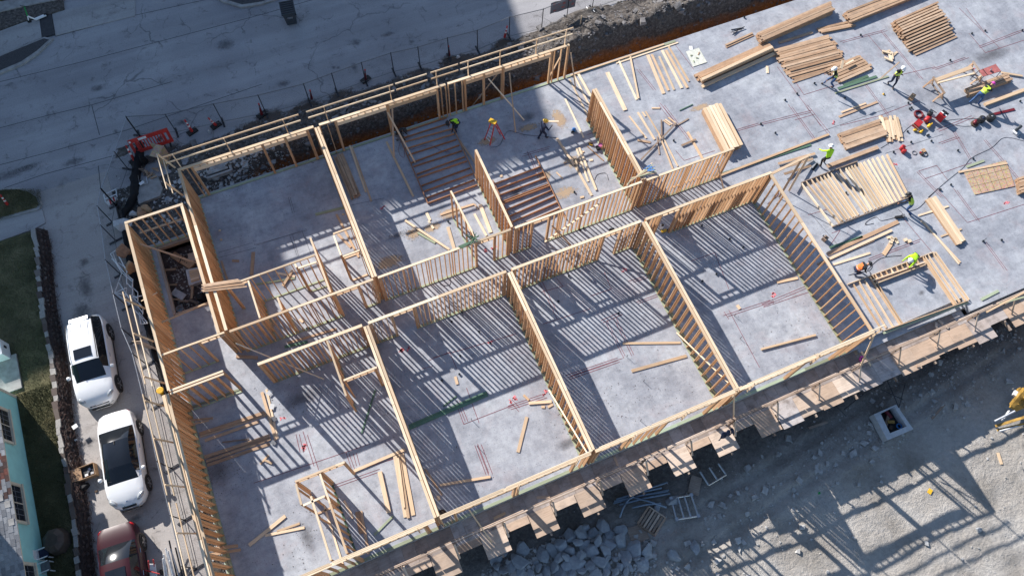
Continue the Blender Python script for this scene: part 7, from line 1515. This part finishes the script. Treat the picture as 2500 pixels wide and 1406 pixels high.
# ------------------------------------------------------------------ things round the top left corner and beside the left wall
vb = thing('utility_vault', 'open concrete utility vault lid and trough in the corner by the back wall', 'utility vault', at(535, 410, -.5)); va = at(507, 417, -.3); vc = at(552, 402, -.3); M0 = Matrix.Rotation(math.atan2((vc - va).y, (vc - va).x), 3, 'Z'); vm = (va + vc) / 2
adopt(MB().box(vm, (1.15, .62, .12), M0).build('lid', M['curb']), vb); adopt(MB().box(vm + M0 @ Vector((0, -.5, -.05)), (1.4, .12, .25), M0).build('side_wall', M['curb']), vb); adopt(MB().box(vm + M0 @ Vector((.72, -.1, -.03)), (.14, .9, .3), M0).build('end_wall', M['curb']), vb); adopt(MB().box(vm + M0 @ Vector((0, -.37, -.02)), (1.1, .08, .1), M0).build('trough', M['black']), vb)
pb = thing('plywood_box', 'open upright box of brown plywood standing by the red barrier', 'box', at(385, 400, -.5)); b0, b1, b2 = at(370, 405, -.5), at(404, 413, -.5), at(392, 385, -.5)
u0 = (b1 - b0); u0.z = 0; hgt = Vector((0, 0, 1.15)); n0 = Vector((-u0.y, u0.x, 0)).normalized() * .8
adopt(MB().bar(b1 + hgt * .5 - n0 * .02, b1 + hgt * .5 + n0, .02, 1.15, ).build('side_panel', M['osb']), pb); adopt(MB().bar(b0 + hgt * .5 + n0, b1 + hgt * .5 + n0, .02, 1.15).build('back_panel', M['osb']), pb); adopt(MB().bar(lerp(b0, b1, .45) + hgt + n0 * .5, b1 + hgt + n0 * .5, .8, .02).build('top_panel', M['osb']), pb); bar('edge_batten', b0 + hgt * .3 + n0, b1 + hgt + n0, .04, .04, M['pine'], pb)
cb = MB(); pcb = [at(x, y, -.42) for x, y in ((335, 470), (352, 440), (385, 428), (398, 462), (392, 480), (340, 500))]
tag(MB().prism([(v.x, v.y) for v in reversed(pcb)], -.6, -.33).build('concrete_lump', M['curb']), 'broken flat concrete lump on the soil at the top left corner', 'concrete lump')
r_ = random.Random(12)
for i, (x, y, s) in enumerate(((362, 487, .2), (383, 482, .12), (410, 488, .25), (432, 492, .22), (350, 458, .15), (378, 495, .1), (425, 462, .1))):
    o = bpy.data.objects.new('concrete_chunk', RM[i]); link(o); p = at(x, y, -.45); o.location = (p.x, p.y, -.42); o.scale = (s, s * .8, s * .6); o.rotation_euler = (0, 0, i); tag(o, 'broken concrete chunk on the soil above the stair pit', 'concrete chunk', 'concrete chunks at the top left corner')
bl = thing('scrap_blocks', 'heap of short brown wood offcuts beside the plywood box', 'scrap heap', at(358, 420, -.5))
for i in range(14):
    p = at(340 + (i * 29) % 42, 410 + (i * 17) % 24, -.42 + .05 * (i % 4)); a = i * .9; bar('offcut', p - Vector((math.cos(a), math.sin(a), 0)) * .17, p + Vector((math.cos(a), math.sin(a), 0)) * .17, .09, .04, M['stack'] if i % 3 else M['grey_wood'], bl)
tr = thing('wire_tray', 'open steel frame tray with a white paper on the concrete lump', 'tray', at(345, 435, -.35))
for p, q in (((334, 418), (341, 450)), ((341, 450), (360, 448)), ((360, 448), (357, 432))): adopt(MB().tube([at(*p, -.25), at(*q, -.25)], .02, 5).build('frame_tube', M['steel']), tr)
adopt(MB().box(at(346, 447, -.24), (.28, .18, .02), Matrix.Rotation(.4, 3, 'Z')).build('paper', M['paper']), tr)
def sackbag(label, px, py, r0, mat, z=-.5, name='bulk_bag', h=.5, seed=0):
    p = at(px, py, z + .2); me = rock_mesh(200 + seed, 2, 1).copy(); me.materials.clear(); me.materials.append(M[mat]); o = bpy.data.objects.new(name, me); link(o); o.location = (p.x, p.y, z + h * .45); o.scale = (r0, r0 * .8, h * .75); o.rotation_euler = (0, 0, seed); return tag(o, label, 'bag')
sackbag('crumpled brown and white sack above the stair pit head wall', 345, 520, .48, 'bag', seed=1); sackbag('second brown paper sack touching it at the pit head wall', 358, 515, .36, 'card', seed=2, h=.6); sackbag('milky white plastic bag at the outer corner of the pit head wall', 300, 550, .62, 'poly', seed=3, h=.55); sackbag('white and red sack end beside the crumpled sack', 326, 523, .26, 'poly', seed=6, h=.4)
sackbag('open bulk bag of brown soil beside the white steel frames, upper', 306, 617, .52, 'bag', seed=4, h=.8); sackbag('pale brown bulk bag beside the white steel frames, lower', 318, 655, .46, 'card', seed=5, h=.8); sackbag('black rubbish bag heap behind the plywood box', 353, 393, .3, 'fabric', seed=7, h=.8, name='rubbish_bag')
# white steel truss frames leaning on the wall
tf = thing('steel_trusses', 'pile of white welded steel truss frames beside the stair pit wall', 'steel frames', at(300, 710, -.4)); RY = (230, 580, 3.516)
for a in [(140, 140, 235, 300), (185, 110, 285, 300), (140, 140, 185, 110), (150, 180, 275, 320), (160, 130, 210, 260), (185, 205, 240, 280), (205, 215, 275, 260), (275, 260, 280, 400), (235, 300, 330, 380), (280, 320, 335, 365), (330, 365, 330, 490), (235, 310, 175, 475), (175, 475, 285, 490), (175, 475, 280, 430), (210, 385, 300, 520), (180, 480, 310, 570), (280, 440, 260, 530), (330, 430, 375, 470), (375, 470, 375, 545), (320, 490, 370, 520), (310, 515, 410, 500), (340, 520, 420, 600), (420, 600, 415, 660), (350, 560, 420, 650), (385, 640, 455, 730), (400, 740, 460, 735), (400, 690, 440, 740), (385, 650, 400, 740), (345, 620, 420, 700), (280, 390, 320, 430), (330, 380, 325, 430)]:
    adopt(MB().tube([zat(RY, a[0], a[1], -.02), zat(RY, a[2], a[3], .12)], .026, 5).build('truss_bar', M['whitesteel']), tf)
tag(MB().bar(zat(RY, 415, 930, -.25), zat(RY, 490, 930, .25), .02, 1.2).build('plywood_sheet', M['form']), 'brown plywood sheet leaning beside the left wall under the rail', 'plywood sheet')
tag(MB().box(zat(RY, 350, 918, -.4), (.12, .1, .1)).build('litter', M['paper']), 'white litter on the soil by the leaning plywood sheet', 'litter')
tag(MB().lathe(at(397, 957, -.5), [(.16, 0), (.18, .35), (.15, .36)], 12).build('yellow_bucket', M['yellow']), 'yellow bucket in the gap between fence and wall corner', 'bucket')
pk = thing('metal_posts', 'bundle of white and dark metal posts leaning by the red sedan', 'metal posts', at(415, 1380, -.5))
RZ9 = R9
for i, (x0, y0, x1, y1, m_) in enumerate([(1210, 1150, 1270, 1430, 'darksteel'), (1255, 1200, 1310, 1430, 'darksteel'), (1280, 1235, 1330, 1430, 'black'), (1185, 1205, 1240, 1430, 'whitesteel'), (1170, 1250, 1200, 1430, 'whitesteel'), (1200, 1225, 1255, 1430, 'whitesteel'), (1220, 1210, 1290, 1430, 'steel'), (1165, 1280, 1185, 1430, 'whitesteel'), (1212, 1295, 1245, 1430, 'whitesteel')]):
    adopt(MB().tube([zat(RZ9, x0, y0, .1), zat(RZ9, x1, y1, -.45)], .035, 6).build('metal_post', M[m_]), pk)
ct = thing('hand_truck', 'red and white hand truck standing between the sedan and the posts', 'hand truck', at(372, 1390, -.5))
for p, q in (((362, 1368), (368, 1410)), ((374, 1365), (382, 1410))): adopt(MB().tube([at(*p, .5), at(*q, -.3)], .03, 6).build('side_tube', M['redpaint']), ct)
adopt(MB().bar(at(371, 1376, .3), at(376, 1410, -.2), .3, .03).build('back_plate', M['whitesteel']), ct); adopt(MB().tube([at(350, 1390, .1), at(390, 1400, .1)], .03, 6).build('axle', M['redpaint']), ct)
for p in ((346, 1392), (394, 1396)): adopt(MB().lathe(at(*p, -.38), [(.05, -.03), (.13, -.03), (.13, .03), (.05, .03)], 12, Matrix.Rotation(math.pi / 2, 3, 'Y')).build('wheel', M['rubber']), ct)
bxx = thing('trash_box', 'open cardboard box of trash standing at the foot of the stone wall', 'box', at(212, 1155, -.5)); pbx = at(213, 1153, -.3)
for dx, dy, sx, sy in ((-.42, 0, .02, .6), (.42, 0, .02, .6), (0, -.3, .84, .02), (0, .3, .84, .02)): adopt(MB().box(pbx + Vector((dx, dy, .02)), (sx, sy, .4)).build('side', M['card']), bxx)
adopt(MB().box(pbx + Vector((-.4, 0, .24)), (.45, .6, .015), Matrix.Rotation(.35, 3, 'Y')).build('flap', M['card']), bxx); adopt(MB().box(pbx + Vector((.05, 0, -.02)), (.7, .5, .2)).build('trash', M['black']), bxx)
for i in range(5): adopt(MB().box(pbx + Vector((.0 + .09 * i, -.15 + .11 * (i % 3), .1)), (.14, .1, .08), Matrix.Rotation(i, 3, 'Z')).build('trash_piece', M[('paper', 'greycloth', 'navy', 'poly', 'black')[i]]), bxx)
sackbag('small black rubbish bag beside the trash box', 209, 1188, .26, 'fabric', seed=8, h=.4, name='rubbish_bag')
tag(MB().box(at(183, 1041, -.05), (.24, .2, .05), Matrix.Rotation(.3, 3, 'Z')).build('litter', M['paper']), 'white card lying on the driveway edge at the stone wall, upper', 'litter'); tag(MB().box(at(185, 1074, -.42), (.13, .1, .06)).build('litter', M['paper']), 'small white scrap at the stone wall, lower', 'litter'); tag(MB().box(at(235, 1199, -.47), (.12, .1, .05)).build('litter', M['boot']), 'tiny dark scrap on the driveway near the rubbish bag', 'litter')
# down in the stair pit
RPT = (370, 540, 4.395); zp = -.8
pl = thing('wrapped_pallet', 'wooden pallet with milky wrapping in the stair pit', 'pallet', zat(RPT, 460, 575, zp)); pc = [zat(RPT, *q, zp + .25) for q in ((365, 520), (520, 490), (545, 640), (400, 690))]
adopt(mesh('wrap', pc + [v + Vector((0, 0, -.3)) for v in pc], [(3, 2, 1, 0), (0, 1, 5, 4), (1, 2, 6, 5), (2, 3, 7, 6), (3, 0, 4, 7)], M['poly']), pl)
for i in range(6): t = .16 + i * .135; bar('slat', lerp(lerp(pc[0], pc[3], t), lerp(pc[1], pc[2], t), .22) + Vector((0, 0, .03)), lerp(lerp(pc[0], pc[3], t), lerp(pc[1], pc[2], t), .85) + Vector((0, 0, .03)), .10, .025, M['pine'], pl)
bxp = thing('cardboard_sheet', 'printed brown cardboard carton lying tied in the stair pit', 'carton', zat(RPT, 320, 430, zp)); q0, q1, q2 = zat(RPT, 195, 378, zp + .2), zat(RPT, 250, 325, zp + .2), zat(RPT, 460, 455, zp + .2)
dv = q2 - q1; cq = [q0, q1, q1 + dv, q0 + dv]; adopt(mesh('carton', cq + [v - Vector((0, 0, .2)) for v in cq], [(0, 1, 2, 3), (0, 4, 5, 1), (1, 5, 6, 2), (2, 6, 7, 3), (3, 7, 4, 0)], M['card']), bxp)
adopt(MB().bar(lerp(q0, q0 + dv, .5) + Vector((0, 0, .01)), lerp(q1, q1 + dv, .4) + Vector((0, 0, .01)), .06, .01).build('tie_band', M['black']), bxp)
mb = MB()
for i in range(6): mb.bar(lerp(lerp(q0, q1, .5), lerp(q0, q1, .5) + dv, .2 + i * .1) + Vector((0, 0, .006)), lerp(lerp(q0, q1, .5), lerp(q0, q1, .5) + dv, .26 + i * .1) + Vector((0, 0, .006)), .05, .004)
adopt(mb.build('print', M['boot']), bxp)
for lab, x0, y0, x1, y1, w_, mt in [('brown board sticking out of the pit wall, upper', 110, 525, 260, 515, .12, 'stack'), ('brown board sticking out of the pit wall, middle', 155, 685, 270, 680, .10, 'stack'), ('brown board sticking out of the pit wall, lower', 195, 835, 300, 840, .10, 'stack'), ('grey block in the lower part of the pit, left', 290, 855, 395, 858, .10, 'grey_wood'), ('grey block in the lower part of the pit, right', 402, 845, 510, 885, .12, 'grey_wood'), ('wide dark plank on the pit floor by the pallet', 440, 700, 430, 830, .12, 'stack'), ('box like brown board at the upper right of the pit', 395, 395, 500, 370, .5, 'form'), ('brown block at the bottom left of the pit', 225, 945, 300, 940, .1, 'stack')]:
    tag(bar('board', zat(RPT, x0, y0, zp + .08), zat(RPT, x1, y1, zp + .08), w_, .05, M[mt]), lab, 'board')
tag(MB().box(zat(RPT, 290, 785, zp + .05), (.75, .38, .05), Matrix.Rotation(-.9, 3, 'Z')).build('plastic_sheet', M['poly']), 'grey wrapped sheet lying on the floor of the stair pit', 'plastic sheet')
sackbag('black rubbish bag in the lower right corner of the stair pit', 500, 730, .42, 'fabric', z=-.85, seed=9, h=.7, name='rubbish_bag'); sackbag('white and blue trash bag behind the pallet in the pit', 500, 705, .25, 'poly', z=-.8, seed=10, h=.5, name='rubbish_bag')
tag(MB().lathe(zat(RPT, 322, 960, zp), [(.17, 0), (.19, .3), (.17, .31), (.155, .1)], 14).build('bucket', M['poly']), 'pale bucket at the bottom end of the stair pit', 'bucket')
r_ = random.Random(44); sp_ = []
for i in range(420): x = r_.uniform(-9.3, -7.2); y = r_.uniform(19.7, 23.6); sp_.append((x, y, -.95 + .2 * fbm(x * 1.4, y * 1.4, 21) + .1 * fbm(x * 5, y * 5, 22), r_.uniform(.015, .06)))
rubble('pit_rubble', 'bits of soil and trash on the stair pit floor', sp_, M['rubble'])
# flat debris near the back-left wall outside and white bag at a delineator
sackbag('white plastic bag at the foot of the second delineator', 510, 320, .12, 'poly', seed=11, h=.25); sackbag('white bag on the bank at the back guard rail gap', 1118, 138, .16, 'poly', seed=12, h=.25)
st_ = at(1416, 65, .1); tag(MB().tube([st_, st_ + Vector((0, 0, .9))], .025, 6).build('survey_stake', M['white_pine']), 'white survey stake standing on the earth heap', 'stake')
fs_ = thing('fence_stand', 'steel foot frame of the fence standing on the bank at the top edge', 'fence foot', at(1445, 30, -.3))
for p, q in (((1432, 18), (1440, 32)), ((1445, 22), (1452, 30)), ((1436, 30), (1452, 22))): adopt(MB().tube([at(*p, -.2), at(*q, -.2)], .025, 5).build('foot_bar', M['steel']), fs_)
